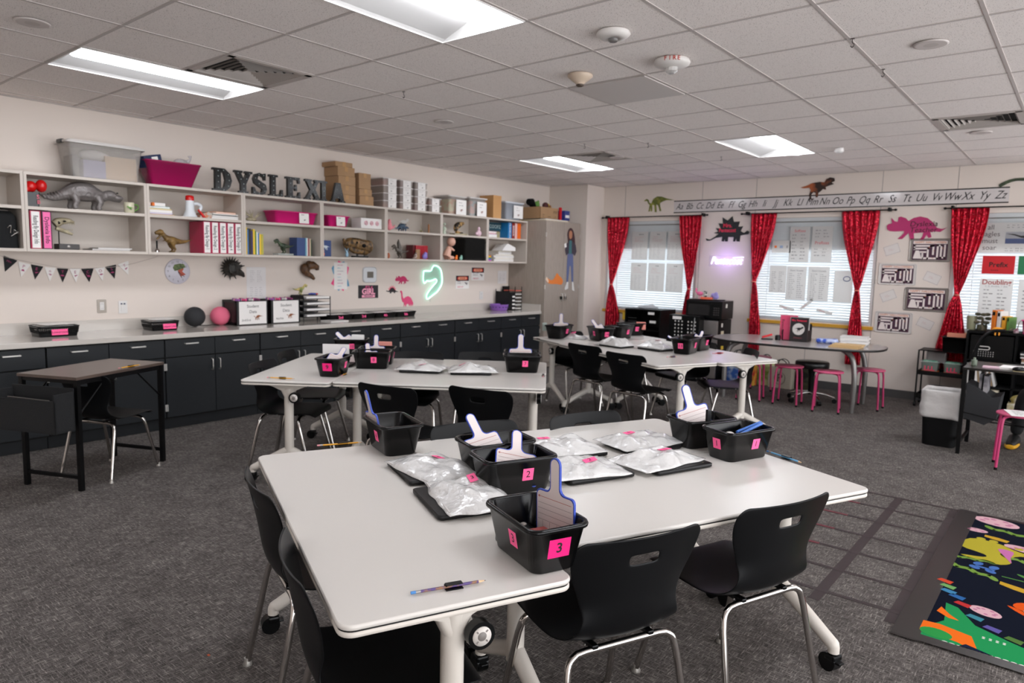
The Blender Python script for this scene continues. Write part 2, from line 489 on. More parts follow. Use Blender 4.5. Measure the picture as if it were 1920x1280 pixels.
# plain access panel
tag(MB(mat('access_panel', 'cdc6c2', .5)).box((GX-.305, GY+4.5*G, ZC-.001), (.585, .585, .006)).build('access_panel'), 'smooth grey ceiling access panel beside the fire strobe', 'ceiling panel')
def det(x, y, name, label, kind):
    t = thing(name, label, 'detector' if kind != 's' else 'ceiling speaker', (x, y, ZC-.001))
    W_ = mat('detector_white', 'dcd8d4', .4)
    if kind == 'dome':
        MB(W_).lathe([(.085, 0), (.09, -.012), (.07, -.03), (.03, -.036), (.028, -.03)], 28).build('base', t)
        MB(mat('sensor_grey', '6a6866', .3)).lathe([(.026, -.03), (.026, -.045), (.02, -.05)], 18).build('sensor', t)
    if kind == 'fire':
        MB(W_).lathe([(.1, 0), (.108, -.015), (.10, -.03), (.06, -.045), (.0, -.046)], 32).build('base', t)
        MB(mat('clear_strobe', 'd8d6d4', .08, spec=1, metal=.4)).lathe([(.038, -.045), (.036, -.065), (.018, -.078), (0, -.08)], 12, smooth=False).build('strobe', t)
        q = MB(mat('fire_red', 'b0301c', .6))
        for k, ch in enumerate('FIRE'):
            a = R(-128+(k-1.5)*16+40)
            d = Vector((-sin(a*0+R(39.5)), cos(R(39.5)), 0))
        fr = Vector((.46, -.887, 0)).normalized(); rt = Vector((.887, .46, 0)).normalized()
        M = frame(tuple(fr*.1077+Vector((0, 0, -.018))), rt, (0, 0, 1))
        for k, ch in enumerate('FIRE'):
            a = (k-1.5)*.24; d = fr*cos(a)+rt*sin(a); r_ = rt*cos(a)-fr*sin(a)
            q.text(ch, .034, frame(tuple(d*.109+Vector((0, 0, -.016))), r_, Vector((0, 0, 1))), bold=.02)
        q.build('lettering', t)
    if kind == 'cone':
        MB(mat('detector_cream', 'cbb8a4', .4)).lathe([(.08, 0), (.082, -.012), (.05, -.04), (.028, -.055), (.028, -.06)], 26).build('base', t)
        MB(mat('sensor_dark', '4a3c30', .4)).lathe([(.022, -.058), (.026, -.068), (.014, -.075), (0, -.075)], 16).build('sensor', t)
    if kind == 's':
        MB(mat('speaker_ring', 'cdc5c1', .5)).lathe([(.085, 0), (.085, -.004), (.075, -.006)], 30).build('ring', t)
        MB(mat('speaker_grille', 'c2bab6', .8)).lathe([(.073, -.0055), (.0, -.0065)], 30).build('grille', t)
det(-2.05, 3.27, 'smoke_detector', 'white dome detector nearest the top edge, above the fire strobe', 'dome')
det(-2.03, 3.90, 'fire_strobe', 'white ceiling strobe marked FIRE in red letters', 'fire')
det(-2.66, 3.86, 'smoke_detector', 'cream cone-shaped ceiling detector left of the fire strobe', 'cone')
det(-4.49, 1.34, 'ceiling_speaker', 'round flush ceiling disc at the top left corner', 's')
det(-4.49, 4.44, 'ceiling_speaker', 'small round flush ceiling disc at mid ceiling above the letters', 's')
det(-.77, 4.42, 'ceiling_speaker', 'round flush ceiling disc at upper right', 's')
det(-.84, 7.35, 'ceiling_speaker', 'small round flush ceiling disc just below the right vent', 's')
det(-4.25, 6.95, 'ceiling_speaker', 'small flush ceiling disc beyond the far square vent', 's')
tag(MB(mat('occ_white', 'e6e4e2', .4)).lathe([(.04, 0), (.045, -.03), (.03, -.045), (0, -.048)], 18).build('motion_sensor', loc=(-2.05, 7.58, ZC)), 'small white motion sensor on the ceiling right of the far light', 'sensor')
for k, (x, y, lab) in enumerate([(-1.08, 4.8, 'right of the ceiling centre near the flush disc'), (-1.08, 4.09, 'just above the other hook at upper right'), (-3.97, 3.51, 'above the black marquee letters'), (-4.08, 6.04, 'left of the far vent'), (-3.51, 6.32, 'right of the far vent'), (-3.25, 7.5, 'nearest the window wall by the violet light')]):
    tag(MB(mat('hook_metal', '55504d', .4, metal=.8)).tube(cr([(0, 0, 0), (0, 0, -.02), (.01, 0, -.032), (0, 0, -.045), (-.008, 0, -.036)], 4), .0025, 6).box((0, 0, -.001), (.02, .012, .003)).build('ceiling_hook', loc=(x, y, ZC)), 'tiny metal ceiling hook ' + lab, 'hook', 'ceiling hooks')
# ============================================================ LEFT WALL JOINERY
CAB = mat('charcoal_laminate', '1f2225', .45, spec=.3, bump=(300, .02))
CABG = mat('cabinet_gap', '070707', .8)
NICK = mat('brushed_nickel', 'd8d5d0', .38, metal=.85)
ords = ['nearest', 'second', 'third', 'fourth', 'fifth', 'sixth', 'seventh', 'eighth', 'farthest']
CYB = [0.90, 1.80, 2.69, 3.59, 4.49, 5.37, 6.27, 7.17, 8.04]
cabl = ['at the left edge of the photo behind the black desk', 'behind the black desk, under the Lowercase basket', 'under the Uppercase basket and the two paper balls',
        'under the two Student Data boxes', 'under the wire paper trays, behind the bin marked 9', 'under the row of black trays marked by grade',
        'between bins 8 and 7, past the black trays', 'beside the tall cabinet under the purple basket']
for k in range(8):
    y0, y1 = CYB[k]+.003, CYB[k+1]-.003; yc = (y0+y1)/2; W = y1-y0
    t = thing('base_cabinet', 'charcoal two-door two-drawer base cabinet ' + cabl[k], 'cabinet', (-6.73, yc, 0), 90, 'charcoal base cabinets along the left wall')
    # local x -> +Y, local y -> -X ; front faces -y
    F = -.62
    MB(CABG).b2(-W/2, W/2, F+.012, -.0, .10, .805).use(CAB).b2(-W/2, W/2, F+.06, 0, 0, .10).build('body', t)
    for sx in (-1, 1):
        a, b_ = (-W/2+.003, -.0025) if sx < 0 else (.0025, W/2-.003)
        d = MB(CAB).b2(a, b_, F-.006, F+.012, .645, .795, bev=.002).build('drawer', t)
        xc = (a+b_)/2
        MB(NICK).tube([(xc-.055, F-.006, .757), (xc-.055, F-.034, .757), (xc+.055, F-.034, .757), (xc+.055, F-.006, .757)], .005, 6).box((xc, F-.035, .757), (.115, .006, .010)).build('handle', d)
        d = MB(CAB).b2(a, b_, F-.006, F+.012, .115, .635, bev=.002).build('door', t)
        xh = sx*.035
        MB(NICK).tube(cr([(xh, F-.006, .50), (xh, F-.032, .505), (xh, F-.034, .55), (xh, F-.032, .595), (xh, F-.006, .60)], 3), .005, 6).build('handle', d)
        for z in (.20, .56):
            MB(NICK).box((sx*(W/2-.004), F-.009, z), (.012, .012, .06), bev=.003).build('hinge', d)
MB_ = MB(mat('countertop', 'c6bfb7', .16, spec=.5, coat=.3))
MB_.b2(XL, -6.085, .85, 8.04, .808, .85, bev=.004).b2(XL, XL+.018, .85, 8.04, .85, .945).b2(XL, -6.10, 8.022, 8.04, .85, .945)
tag(MB_.build('countertop'), 'long pale grey counter worktop with low upstand running along the left wall', 'countertop')
SHF = mat('shelf_laminate', 'c4bab0', .45)
SHI = SHF
SYB = [0.90, 1.79, 2.70, 3.60, 4.50, 5.385, 6.29, 7.17, 8.04]
shl = ['cut off by the left edge of the photo', 'holding the silver dinosaur above the pennants', 'holding the megaphone and five dyslexia binders', 'holding the long pink tub above upright yellow books',
       'holding the short pink tub and the gold skull replica', 'holding the blue armoured dinosaur and red books', 'holding the pink figures and the stack of black trays', 'next to the tall cabinet, holding bright books and paper stacks']
SX0, SX1 = -6.73, -6.38
for k in range(8):
    y0, y1 = SYB[k], SYB[k+1]; t = thing('wall_shelf_unit', 'off-white two-tier wall shelf unit ' + shl[k], 'shelf', (SX0, (y0+y1)/2, 1.53), 90, 'off-white shelf units along the left wall')
    W = y1-y0-.002; D = SX1-SX0; T_ = .021
    MB(SHF).b2(-W/2, W/2, -.008, 0, 0, .61).build('back_panel', t)
    for sx in (-1, 1): MB(SHF).b2(*(sorted((sx*W/2, sx*(W/2-T_)))), -D, -.008, 0, .612, bev=.001).build('side_panel', t)
    MB(SHF).b2(-W/2+T_, W/2-T_, -D+.001, -.008, 0, .022).build('bottom_panel', t)
    MB(SHF).b2(-W/2+T_, W/2-T_, -D+.001, -.008, .590, .612).build('top_panel', t)
    MB(SHF).b2(-W/2+T_, W/2-T_, -D+.004, -.008, .326, .350).build('shelf_board', t)
ZB, ZM, ZT = 1.5535, 1.8815, 2.1435     # standing heights: lower bay, upper bay, top of the units
# tall cabinet
WOODG = mat('grey_woodgrain', '8d8279', .5, nz=(14, 'a3978c', .25), stretch=(9, 9, .5))
t = thing('tall_cabinet', 'tall grey woodgrain storage cabinet with two doors at the end of the counter', 'cabinet', (-6.73, 8.50, 0), 90)
MB(WOODG).b2(-.455, .42, -.66, 0, 0.02, 2.155).build('body', t)
for sx in (-1, 1):
    a, b_ = ((-.452, -.005) if sx < 0 else (-.001, .417))
    d = MB(WOODG).b2(a, b_, -.682, -.662, .10, 2.15, bev=.002).build('door', t)
    MB(NICK).tube(cr([(-.003+sx*.035, -.682, 1.00), (-.003+sx*.035, -.71, 1.005), (-.003+sx*.035, -.71, 1.09), (-.003+sx*.035, -.682, 1.095)], 3), .005, 6).build('handle', d)
    for z in (.4, 1.2, 1.95): MB(NICK).box((a+.004 if sx < 0 else b_-.004, -.684, z), (.01, .012, .06)).build('hinge', d)
MB(CABG).b2(-.44, .41, -.6, -.02, 0, .02).build('plinth', t)
for sx in (-1, 1):
    MB(MATTE).box((-.003+sx*.055, -.702, 1.035), (.03, .02, .045), bev=.006).build('cup_hook', t)

# ============================================================ generic makers
def book(y0, z0, th, h, depth, col, label, txt=None, tcol=PAPER, xf=-6.45, name='book', cat='book', lean=0, group=None, vert=True, patch=None):
    """upright book: spine faces the room; y0 near edge, th thickness"""
    t = thing(name, label, cat, (xf, y0+th/2, z0), 90, group, tilt=None)
    if lean: t.rotation_euler = (0, 0, R(90)); 
    T = Matrix.Rotation(R(lean), 4, 'Y')
    c = MB(col, T)
    c.b2(-th/2, th/2, 0, depth, 0, h, bev=.0015)
    c.use(PAPER); c.b2(-th/2+.002, th/2-.002, .004, depth+.0005, .003, h+.0006)
    c.build('cover', t)
    if patch or txt:
        q = MB(PAPER if not patch else patch, T)
        if patch: q.quad(th*.8, h*.92, frame((0, -.0006, h/2), (1, 0, 0), (0, 0, 1)))
        if txt:
            q.use(tcol); q.text(txt, min(th*.72, h*1.25/len(txt)*1.3), frame((0, -.0014, h/2), (0, 0, -1), (1, 0, 0)), bold=.012)
        q.build('spine_label', t)
    return t
def flat(yc, z0, w, d, h, col, label, xf=-6.46, name='book', cat='book', rz=0, group=None, edge=PAPER):
    t = thing(name, label, cat, (xf-d/2, yc, z0), 90+rz, group)
    m = MB(col); m.b2(-w/2, w/2, -d/2, d/2, 0, .003).b2(-w/2, w/2, -d/2, d/2, h-.003, h).b2(-w/2, w/2, d/2-.003, d/2, 0, h)
    m.build('cover', t)
    MB(edge).b2(-w/2+.003, w/2-.003, -d/2+.002, d/2-.004, .003, h-.003).build('pages', t)
    return t
def carton(x, y, z, w, d, h, label, rz=90, group=None, c=CARD):
    t = thing('cardboard_box', label, 'box', (x, y, z), rz, group)
    MB(c).b2(-w/2, w/2, -d/2, d/2, 0, h, bev=.003).use(mat('box_seam', '5f472f', .9)).box((0, -d/2-.0006, h/2), (.0015, .001, h*.0+.001)).b2(-w/2, w/2, -.001, .001, h, h+.0006).build('carton', t)
    MB(mat('packing_tape', 'b38a58', .3)).b2(-.022, .022, -d/2-.001, d/2, h, h+.001).b2(-.022, .022, -d/2-.0012, -d/2, h-.05, h).build('tape', t)
    return t
def tote(mb, w, l, h, t=.0035, taper=.03, r=.03, rim=.012, lip=.010):
    """open-topped rim tub, w x l at the rim, standing on z=0"""
    W, L = w-2*rim, l-2*rim
    mb.rlo([(W-taper, L-taper, r, 0), (W-taper+.006, L-taper+.006, r, .004), (W, L, r, h-lip), (w, l, r+rim, h-lip), (w+.002, l+.002, r+rim, h-lip/2), (w-.003, l-.003, r+rim, h),
            (W-2*t+.004, L-2*t+.004, r, h), (W-2*t, L-2*t, r, h-.004), (W-taper-2*t, L-taper-2*t, r, t)])
    return mb
def theropod(mb, s=1, jaw=.3, head=1, arm=1, T=None):
    M = (T or Matrix()) @ Matrix.Scale(s, 4)
    mb.tube(cr([(-.95, 0, .62), (-.55, 0, .5), (-.1, 0, .52), (.18, 0, .6), (.34, 0, .74), (.42, 0, .86)], 4), [1.22*q for q in [.012, .02, .035, .05, .065, .08, .1, .12, .145, .155, .15, .145, .13, .115, .1, .09, .085, .082, .08, .078, .075]], 10, T=M)
    h = head
    mb.tube([(.40, 0, .88), (.5, 0, .9), (.62, 0, .87), (.74, 0, .84)], [.085*h, .11*h, .085*h, .055*h], 9, T=M)
    mb.tube([(.44, 0, .81), (.55, 0, .80-jaw*.25), (.68, 0, .79-jaw*.5)], [.05*h, .045*h, .03*h], 8, T=M)
    for sy in (-1, 1):
        mb.tube([(-.08, sy*.09, .5), (.04, sy*.14, .36), (.0, sy*.14, .25), (-.09, sy*.14, .14), (-.03, sy*.14, .04), (.1, sy*.14, .02)], [.12, .12, .075, .05, .048, .03], 8, T=M)
        if arm: mb.tube([(.24, sy*.1, .58), (.32, sy*.12, .5), (.40, sy*.12, .52)], [.03, .022, .015], 6, T=M)
def quadr(mb, s=1, T=None, neck=None, tailup=.1, fat=1):
    M = (T or Matrix()) @ Matrix.Scale(s, 4)
    mb.tube(cr([(-1.0, 0, .2+tailup), (-.7, 0, .25), (-.32, 0, .42), (0, 0, .46), (.3, 0, .4), (.5, 0, .36)], 4),
            [.01, .03, .045, .06, .075, .095, .12, .15, .185*fat, .21*fat, .225*fat, .235*fat, .235*fat, .23*fat, .215*fat, .19, .17, .15, .13, .12, .11], 12, T=M)
    if neck is None: mb.tube([(.45, 0, .38), (.6, 0, .40), (.75, 0, .34), (.86, 0, .3)], [.11, .12, .09, .05], 10, T=M)
    else: mb.tube(cr(neck, 4), [.09-.05*i/(4*(len(neck)-1)) for i in range(4*(len(neck)-1)+1)], 8, T=M)
    for x in (-.28, .26):
        for sy in (-1, 1):
            mb.tube([(x, sy*.12, .36), (x+.05, sy*.17, .2), (x, sy*.17, .08), (x+.03, sy*.17, .02)], [.11, .085, .065, .07], 8, T=M)
def toy(name, label, loc, rz, m, fn, cat='toy dinosaur', vox=.004, group=None, part='body', eyes=None, sm=3):
    t = thing(name, label, cat, loc, rz, group)
    b_ = MB(m); fn(b_); blobify(b_.build(part, t), vox, sm)
    if eyes:
        for sy in (-1, 1):
            q = MB(mat('toy_eye', '14120c', .15)); q.ell((eyes[0], sy*eyes[1], eyes[2]), eyes[3]); q.build('eye', t)
    return t
# silhouettes traced as outlines
TRI = [(777, 355), (780, 385), (800, 400), (835, 403), (900, 400), (898, 418), (880, 440), (858, 460), (890, 462), (932, 415), (945, 465), (972, 465), (966, 418), (1030, 412), (1025, 445), (1008, 467), (1036, 467), (1052, 430), (1068, 455), (1086, 448), (1075, 408), (1100, 405), (1140, 410), (1182, 378), (1150, 388), (1115, 378), (1090, 340), (1050, 305), (1000, 292), (955, 303), (925, 325), (903, 302), (870, 290), (855, 295), (850, 330), (830, 325), (803, 298), (812, 340), (790, 345)]
STE = [(897, 483), (930, 492), (965, 472), (990, 452), (955, 446), (985, 436), (967, 412), (1002, 415), (985, 380), (1018, 382), (1012, 340), (1050, 362), (1083, 334), (1094, 372), (1136, 370), (1128, 405), (1160, 403), (1145, 435), (1170, 448), (1190, 432), (1207, 440), (1200, 457), (1172, 460), (1145, 465), (1142, 505), (1122, 505), (1116, 482), (1110, 505), (1097, 505), (1100, 475), (1060, 475), (1058, 505), (1040, 505), (1035, 487), (1030, 505), (1015, 503), (1018, 473), (970, 480), (930, 499), (905, 499)]
REX = [(125, 88), (160, 98), (200, 88), (240, 70), (290, 65), (320, 70), (330, 50), (355, 38), (385, 45), (388, 65), (368, 74), (385, 85), (350, 95), (330, 103), (335, 122), (312, 116), (300, 130), (285, 140), (282, 170), (268, 172), (265, 140), (250, 135), (237, 152), (240, 178), (262, 185), (228, 185), (223, 150), (232, 120), (222, 103), (180, 104)]
IGU = [(433, 215), (450, 206), (465, 212), (472, 232), (488, 238), (500, 210), (530, 192), (565, 195), (600, 208), (660, 222), (600, 220), (575, 227), (552, 238), (556, 262), (566, 290), (554, 292), (540, 252), (525, 246), (531, 297), (517, 297), (511, 250), (495, 248), (497, 290), (486, 292), (485, 255), (478, 290), (468, 292), (476, 248), (465, 238), (455, 219), (435, 222)]
BRO = [(1490, 597), (1508, 590), (1525, 610), (1530, 660), (1545, 690), (1580, 668), (1620, 660), (1662, 680), (1687, 720), (1703, 750), (1690, 782), (1678, 755), (1665, 787), (1650, 750), (1640, 783), (1620, 753), (1592, 758), (1580, 792), (1565, 750), (1550, 792), (1553, 740), (1528, 725), (1513, 690), (1506, 622), (1494, 612)]
def decal(name, label, pts, w, T, m, t=.004, cat='wall decoration', flip=False, extra=None, part=None):
    p = ccw(norm(pts, w, flip)); b_ = MB(m).prism(p, t, T)
    if extra: extra(b_, T @ Matrix.Translation((0, 0, t+.0006)))
    return tag(b_.build(name), label, cat)
def lines(mb, T, w, h, rows, cols=1, m=GREYINK, seed=0, th=.25, z=.0008, title=None, tm=None):
    """rows of handwriting-like strokes, centred on T"""
    rr2 = random.Random(seed); mb.use(m); dy = h/rows; cw = w/cols
    for i in range(rows):
        for c in range(cols):
            x = -w/2+c*cw; L = cw*rr2.uniform(.35, .8)
            k = max(2, int(L/(dy*.9)))
            for q in range(k):
                a = x+cw*.08+L*q/k
                mb.quad(L/k*.72, dy*th*rr2.uniform(.7, 1.2), T, z, a+L/k/2, h/2-(i+.5)*dy)
# ============================================================ ON TOP OF THE SHELF UNITS
TUBC = mat('clear_tub_plastic', 'd9d3cd', .2, alpha=.32, spec=.6)
t = thing('storage_tub', 'large clear storage tub with white lid and black latch, leftmost on top of the shelves', 'storage tub', (-6.56, 2.41, ZT), 90)
tote(MB(TUBC), .60, .30, .285, taper=.07, r=.03).build('tub', t)
MB(mat('tub_lid', 'cfcac6', .4)).rlo([(.62, .32, .04, .272), (.62, .32, .04, .290), (.56, .27, .03, .292), (.56, .27, .03, .300)]).build('lid', t)
for sx in (-1, 1): MB(BLACKP).box((sx*.305, -.02, .285), (.03, .10, .03), bev=.006).build('latch', t)
q = MB(mat('tub_manila', 'cbab86', .8)).b2(.0, .25, -.09, .09, .01, .2); q.build('manila_folders', t)
MB(mat('tub_lilac', '8f8db4', .7)).b2(-.17, .0, -.1, .07, .01, .15).build('lilac_stack', t)
MB(mat('tub_white_foam', 'dcd8d4', .8)).ell((-.05, 0, .2), (.12, .08, .045)).build('white_bundle', t)
MB(mat('tub_dark', '4a4c50', .8)).b2(-.25, -.2, -.1, .1, .01, .18).build('dark_sheets', t)
BERRY = mat('berry_plastic', 'a30f55', .2, alpha=.86)
t = thing('plastic_bin', 'translucent magenta bin filled with packets, on top of the shelves left of the letters', 'bin', (-6.54, 2.97, ZT), 90)
tote(MB(BERRY), .50, .27, .215, taper=.13, r=.03, rim=.006).build('bin_body', t)
for k, (x, y, z, rz, ry, c, l, d) in enumerate([(-.17, .0, .23, 12, -14, NAVY, 'dark blue snack carton tilted on top of the magenta bin', (.17, .12, .1)), (-.06, -.05, .165, 0, 3, mat('pack_blue', '34539c', .4), 'blue and white packet sticking up at the front of the magenta bin', (.10, .05, .08)),
        (.02, -.04, .17, 5, -5, mat('pack_white', 'd5d8e4', .4), 'white-fronted blue packet at the middle of the magenta bin', (.09, .05, .07)), (.19, -.02, .17, 20, 30, mat('pack_teal', '3c66a8', .4), 'small blue box leaning out of the right end of the magenta bin', (.09, .06, .1))]):
    p = thing('snack_packet', l, 'packet', (-6.54-y, 2.97+x, ZT+z-.02), 90+rz, 'packets in the magenta bin'); p.rotation_euler[1] = R(ry) if 0 else 0
    MB(c, TR(ry=ry)).box((0, 0, 0), d, bev=.004).use(PAPER).box((d[0]*.1, -d[1]/2-.0005, 0), (d[0]*.35, .001, d[2]*.7)).build('packet', p)
t = thing('candy_bag', 'crinkled clear bag of coloured sweets heaped in the magenta bin', 'bag', (-6.52, 3.07, ZT+.21), 90)
MB(mat('crinkle_bag', 'c9c4c8', .15, alpha=.6, bump=(25, .8))).ell((0, 0, 0), (.075, .05, .055)).tube([(.05, 0, .02), (.09, 0, .06), (.085, 0, .09)], [.03, .008, .02], 8).build('bag', t)
q = MB(mat('sweet_mix', '4a7ac4', .4, nz=(28, 'd8a040', .05))); q.ell((.03, -.02, -.02), (.06, .045, .025)); q.build('sweets', t)
# marquee letters D Y S L E X I A
MARQ = mat('marquee_black', '050607', .16, spec=.4)
BULB = mat('clear_bulb', 'a9b4b2', .08, metal=.5)
S_ = .14
GLY = {
 'D': ([[(0, 0), (.62, 0), (.9, .2), (1, .5), (.9, .8), (.62, 1), (0, 1), (0, .9), (.12, .9), (.12, .1), (0, .1)]], [[(.42, .14), (.58, .2), (.66, .5), (.58, .8), (.42, .86)]]),
 'Y': ([[(.25, 0), (.78, 0), (.78, .1), (.66, .1), (.66, .42), (.92, .9), (1.02, .9), (1.02, 1), (.6, 1), (.6, .9), (.68, .9), (.54, .6), (.38, .9), (.46, .9), (.46, 1), (0, 1), (0, .9), (.08, .9), (.36, .42), (.36, .1), (.25, .1)]], []),
 'S': ([[(.0, .0), (.12, .0), (.2, .06), (.45, -.01), (.78, .06), (.92, .28), (.84, .5), (.55, .62), (.32, .72), (.36, .84), (.52, .88), (.7, .8), (.74, .68), (.84, .68), (.84, 1), (.74, 1), (.68, .95), (.45, 1.01), (.15, .93), (.04, .72), (.12, .52), (.4, .38), (.62, .28), (.58, .14), (.42, .1), (.22, .17), (.12, .34), (0, .34)]], []),
 'L': ([[(0, 0), (.92, 0), (.92, .34), (.8, .34), (.74, .14), (.44, .1), (.44, .9), (.58, .9), (.58, 1), (0, 1), (0, .9), (.12, .9), (.12, .1), (0, .1)]], []),
 'E': ([[(0, 0), (.92, 0), (.92, .32), (.82, .32), (.76, .13), (.44, .13), (.44, .46), (.58, .46), (.6, .36), (.7, .36), (.7, .66), (.6, .66), (.58, .56), (.44, .56), (.44, .87), (.76, .87), (.8, .72), (.9, .72), (.9, 1), (0, 1), (0, .9), (.12, .9), (.12, .1), (0, .1)]], []),
 'X': ([[(0, 0), (.4, 0), (.4, .1), (.32, .1), (.52, .38), (.7, .1), (.62, .1), (.62, 0), (1.06, 0), (1.06, .1), (.98, .1), (.7, .54), (.92, .9), (1.02, .9), (1.02, 1), (.64, 1), (.64, .9), (.7, .9), (.54, .68), (.4, .9), (.48, .9), (.48, 1), (.02, 1), (.02, .9), (.1, .9), (.36, .5), (.08, .1), (0, .1)]], []),
 'I': ([[(0, 0), (.56, 0), (.56, .1), (.44, .1), (.44, .9), (.56, .9), (.56, 1), (0, 1), (0, .9), (.12, .9), (.12, .1), (0, .1)]], []),
 'A': ([[(0, 0), (.34, 0), (.34, .1), (.28, .1), (.32, .2), (.64, .2), (.68, .1), (.62, .1), (.62, 0), (1.04, 0), (1.04, .1), (.96, .1), (.68, 1), (.36, 1), (.08, .1), (0, .1)]], []),
}
ycur = [3.33, 3.545, 3.735, 3.915, 4.105, 4.33, 4.52, 4.66]
wid = [.19, .185, .17, .17, .185, .185, .16, .18]
for k, ch in enumerate('DYSLEXIA'):
    lab = 'black marquee letter %s on top of the shelves%s' % (ch, ['', '', '', ', left of the E', '', '', ', right of the X', ', at the right end of the word'][k])
    t = thing('marquee_letter', lab, 'letter', (-6.47, ycur[k], ZT), 90, 'black marquee letters on the shelves')
    outer, holes = GLY[ch]; H = .215
    sc = lambda p: [(x*wid[k], y*H) for x, y in p]
    T = frame((0, 0, 0), (1, 0, 0), (0, 0, 1))
    o_ = sc(outer[0])
    if ch == 'D':
        # ring: outline with a slit so the counter stays open
        h_ = sc(holes[0])
        o_ = sc([(0, 0), (.62, 0), (.9, .2), (1, .5), (.9, .8), (.62, 1), (0, 1), (0, .9), (.12, .9), (.12, .5), (.42, .5), (.42, .86), (.58, .8), (.66, .5), (.58, .2), (.42, .14), (.42, .499), (.12, .499), (.12, .1), (0, .1)])
    MB(MARQ).prism(ccw(o_), .035, T).build('letter_body', t)
    q = MB(BULB)
    xs_ = {'D': [(.27, y) for y in (.15, .4, .65, .88)]+[(.55, .92), (.8, .75), (.84, .5), (.8, .25), (.55, .07)], 'Y': [(.2, .88), (.36, .62), (.51, .42), (.51, .22), (.51, .05), (.68, .66), (.85, .9)], 'S': [(.7, .9), (.4, .93), (.17, .75), (.4, .52), (.7, .42), (.76, .2), (.4, .05), (.1, .1)],
          'L': [(.28, y) for y in (.92, .7, .5, .28, .07)]+[(.55, .06), (.82, .1)], 'E': [(.28, y) for y in (.92, .7, .5, .28, .07)]+[(.6, .94), (.85, .9), (.6, .51), (.6, .06), (.85, .1)], 'X': [(.22, .92), (.38, .7), (.53, .5), (.7, .27), (.86, .07), (.82, .92), (.66, .7), (.36, .27), (.2, .07)],
          'I': [(.28, y) for y in (.94, .72, .5, .28, .06)], 'A': [(.52, .9), (.42, .66), (.33, .42), (.2, .1), (.62, .66), (.72, .42), (.84, .1), (.5, .27)]}[ch]
    for x, y in xs_: q.ell((x*wid[k], -.037, y*H), .006, n=8, m=5)
    q.build('bulbs', t)
# cardboard boxes
bx = [(4.84, 0, .20, .24, .10, 'bottom'), (4.84, 1, .20, .24, .10, 'second'), (4.84, 2, .20, .24, .10, 'third'), (4.83, 3, .20, .24, .10, 'fourth'), (4.80, 4, .19, .22, .05, 'topmost')]
z = ZT
for k, (y, i, w_, d, h, o) in enumerate(bx):
    carton(-6.60, y+.06, z, .23, .25, h, '%s cardboard box of the taller stack beside the letter A' % o, group='cardboard boxes on the shelves'); z += h+.001
z = ZT
for y, w_, h, o in [(5.17, .20, .11, 'bottom'), (5.155, .18, .075, 'middle'), (5.145, .17, .175, 'topmost, tallest')]:
    carton(-6.58, y+.0, z, w_, .22, h, '%s cardboard box of the shorter stack beside the clear stacking boxes' % o, group='cardboard boxes on the shelves'); z += h+.001
# labelled clear stacking boxes
CLR = mat('clear_box', 'c2b6ae', .25, alpha=.45)
cols_ = [mat('content_%d' % i, c, .7) for i, c in enumerate(['8c3c28', '4a3848', '6a5040', 'a02c20', '6c4a58', '7c5044', '8a4058'])]
stk = [(5.50, 4), (5.76, 4), (6.00, 4), (6.24, 2)]
for ci, (yc, n) in enumerate(stk):
    for k in range(n):
        z0 = ZT+k*.087
        t = thing('stacking_box', 'clear box with white dinosaur label, %s of the %s stack from the cartons' % (['bottom', 'second', 'third', 'top'][k] if n == 4 else ['bottom', 'top'][k], ['first', 'second', 'third', 'fourth, short'][ci]), 'plastic box', (-6.575, yc, z0), 90, 'labelled clear boxes on the shelves')
        MB(CLR).rlo([(.195, .25, .02, 0), (.21, .26, .02, .078)]).build('box_body', t)
        MB(cols_[(ci*3+k) % 7]).b2(-.085, .085, -.11, .11, .006, .06, bev=.01).build('contents', t)
        MB(mat('lid_white', 'd8d4d0', .4)).rlo([(.22, .27, .02, .078), (.22, .27, .02, .0855)]).build('lid', t)
        q = MB(PAPER).quad(.125, .082, frame((0 if ci else .03, -.1315, .041), (1, 0, 0), (0, 0, 1)))
        lines(q, frame((0 if ci else .03, -.1315, .058), (1, 0, 0), (0, 0, 1)), .09, .03, 2, 1, GREYINK, k, .2)
        q.use(INK).prism(ccw(norm(IGU, .032)), .0004, frame((.015, -.132, .022), (1, 0, 0), (0, 0, 1)))
        q.build('label', t)
# tall canisters of counting pieces behind paper labels
for k, (yc, w_, h, lab, cc) in enumerate([(6.62, .30, .225, 'clear tub with pastel contents and white dinosaur sheet, right of the stacking boxes', 'f0a070'), (7.02, .31, .235, 'clear tub of pastel blocks with white sheet, left of the tan box file', '8fb0b8')]):
    t = thing('storage_tub', lab, 'storage tub', (-6.56, yc, ZT), 90, 'labelled tubs on the shelves')
    tote(MB(TUBC), w_+.04, .29, h, taper=.05, r=.03).build('tub', t)
    MB(mat('pastel_%d' % k, cc, .7, nz=(14, ['e8e0a8', 'e0a8a0'][k], .06))).b2(-w_/2+.03, w_/2-.03, -.10, .10, .006, h-.03, bev=.02).build('contents', t)
    MB(mat('tub_lid', 'cfcac6', .4)).rlo([(w_+.05, .30, .03, h-.002), (w_+.05, .30, .03, h+.012)]).build('lid', t)
    T = frame((.05, -.152, h*.42), (1, 0, 0), (0, 0, 1))
    q = MB(PAPER).quad(.19, .19, T); lines(q, T @ Matrix.Translation((0, .04, 0)), .12, .07, 2, 1, GREYINK, k+9, .22)
    q.use(mat('dino_brown', '7a4430', .7)).prism(ccw(norm(IGU, .07)), .0006, T @ Matrix.Translation((.01, -.04, .0005))); q.build('label', t)
t = thing('box_file', 'tan cardboard box file standing between two labelled tubs', 'box file', (-6.52, 7.38, ZT), 90)
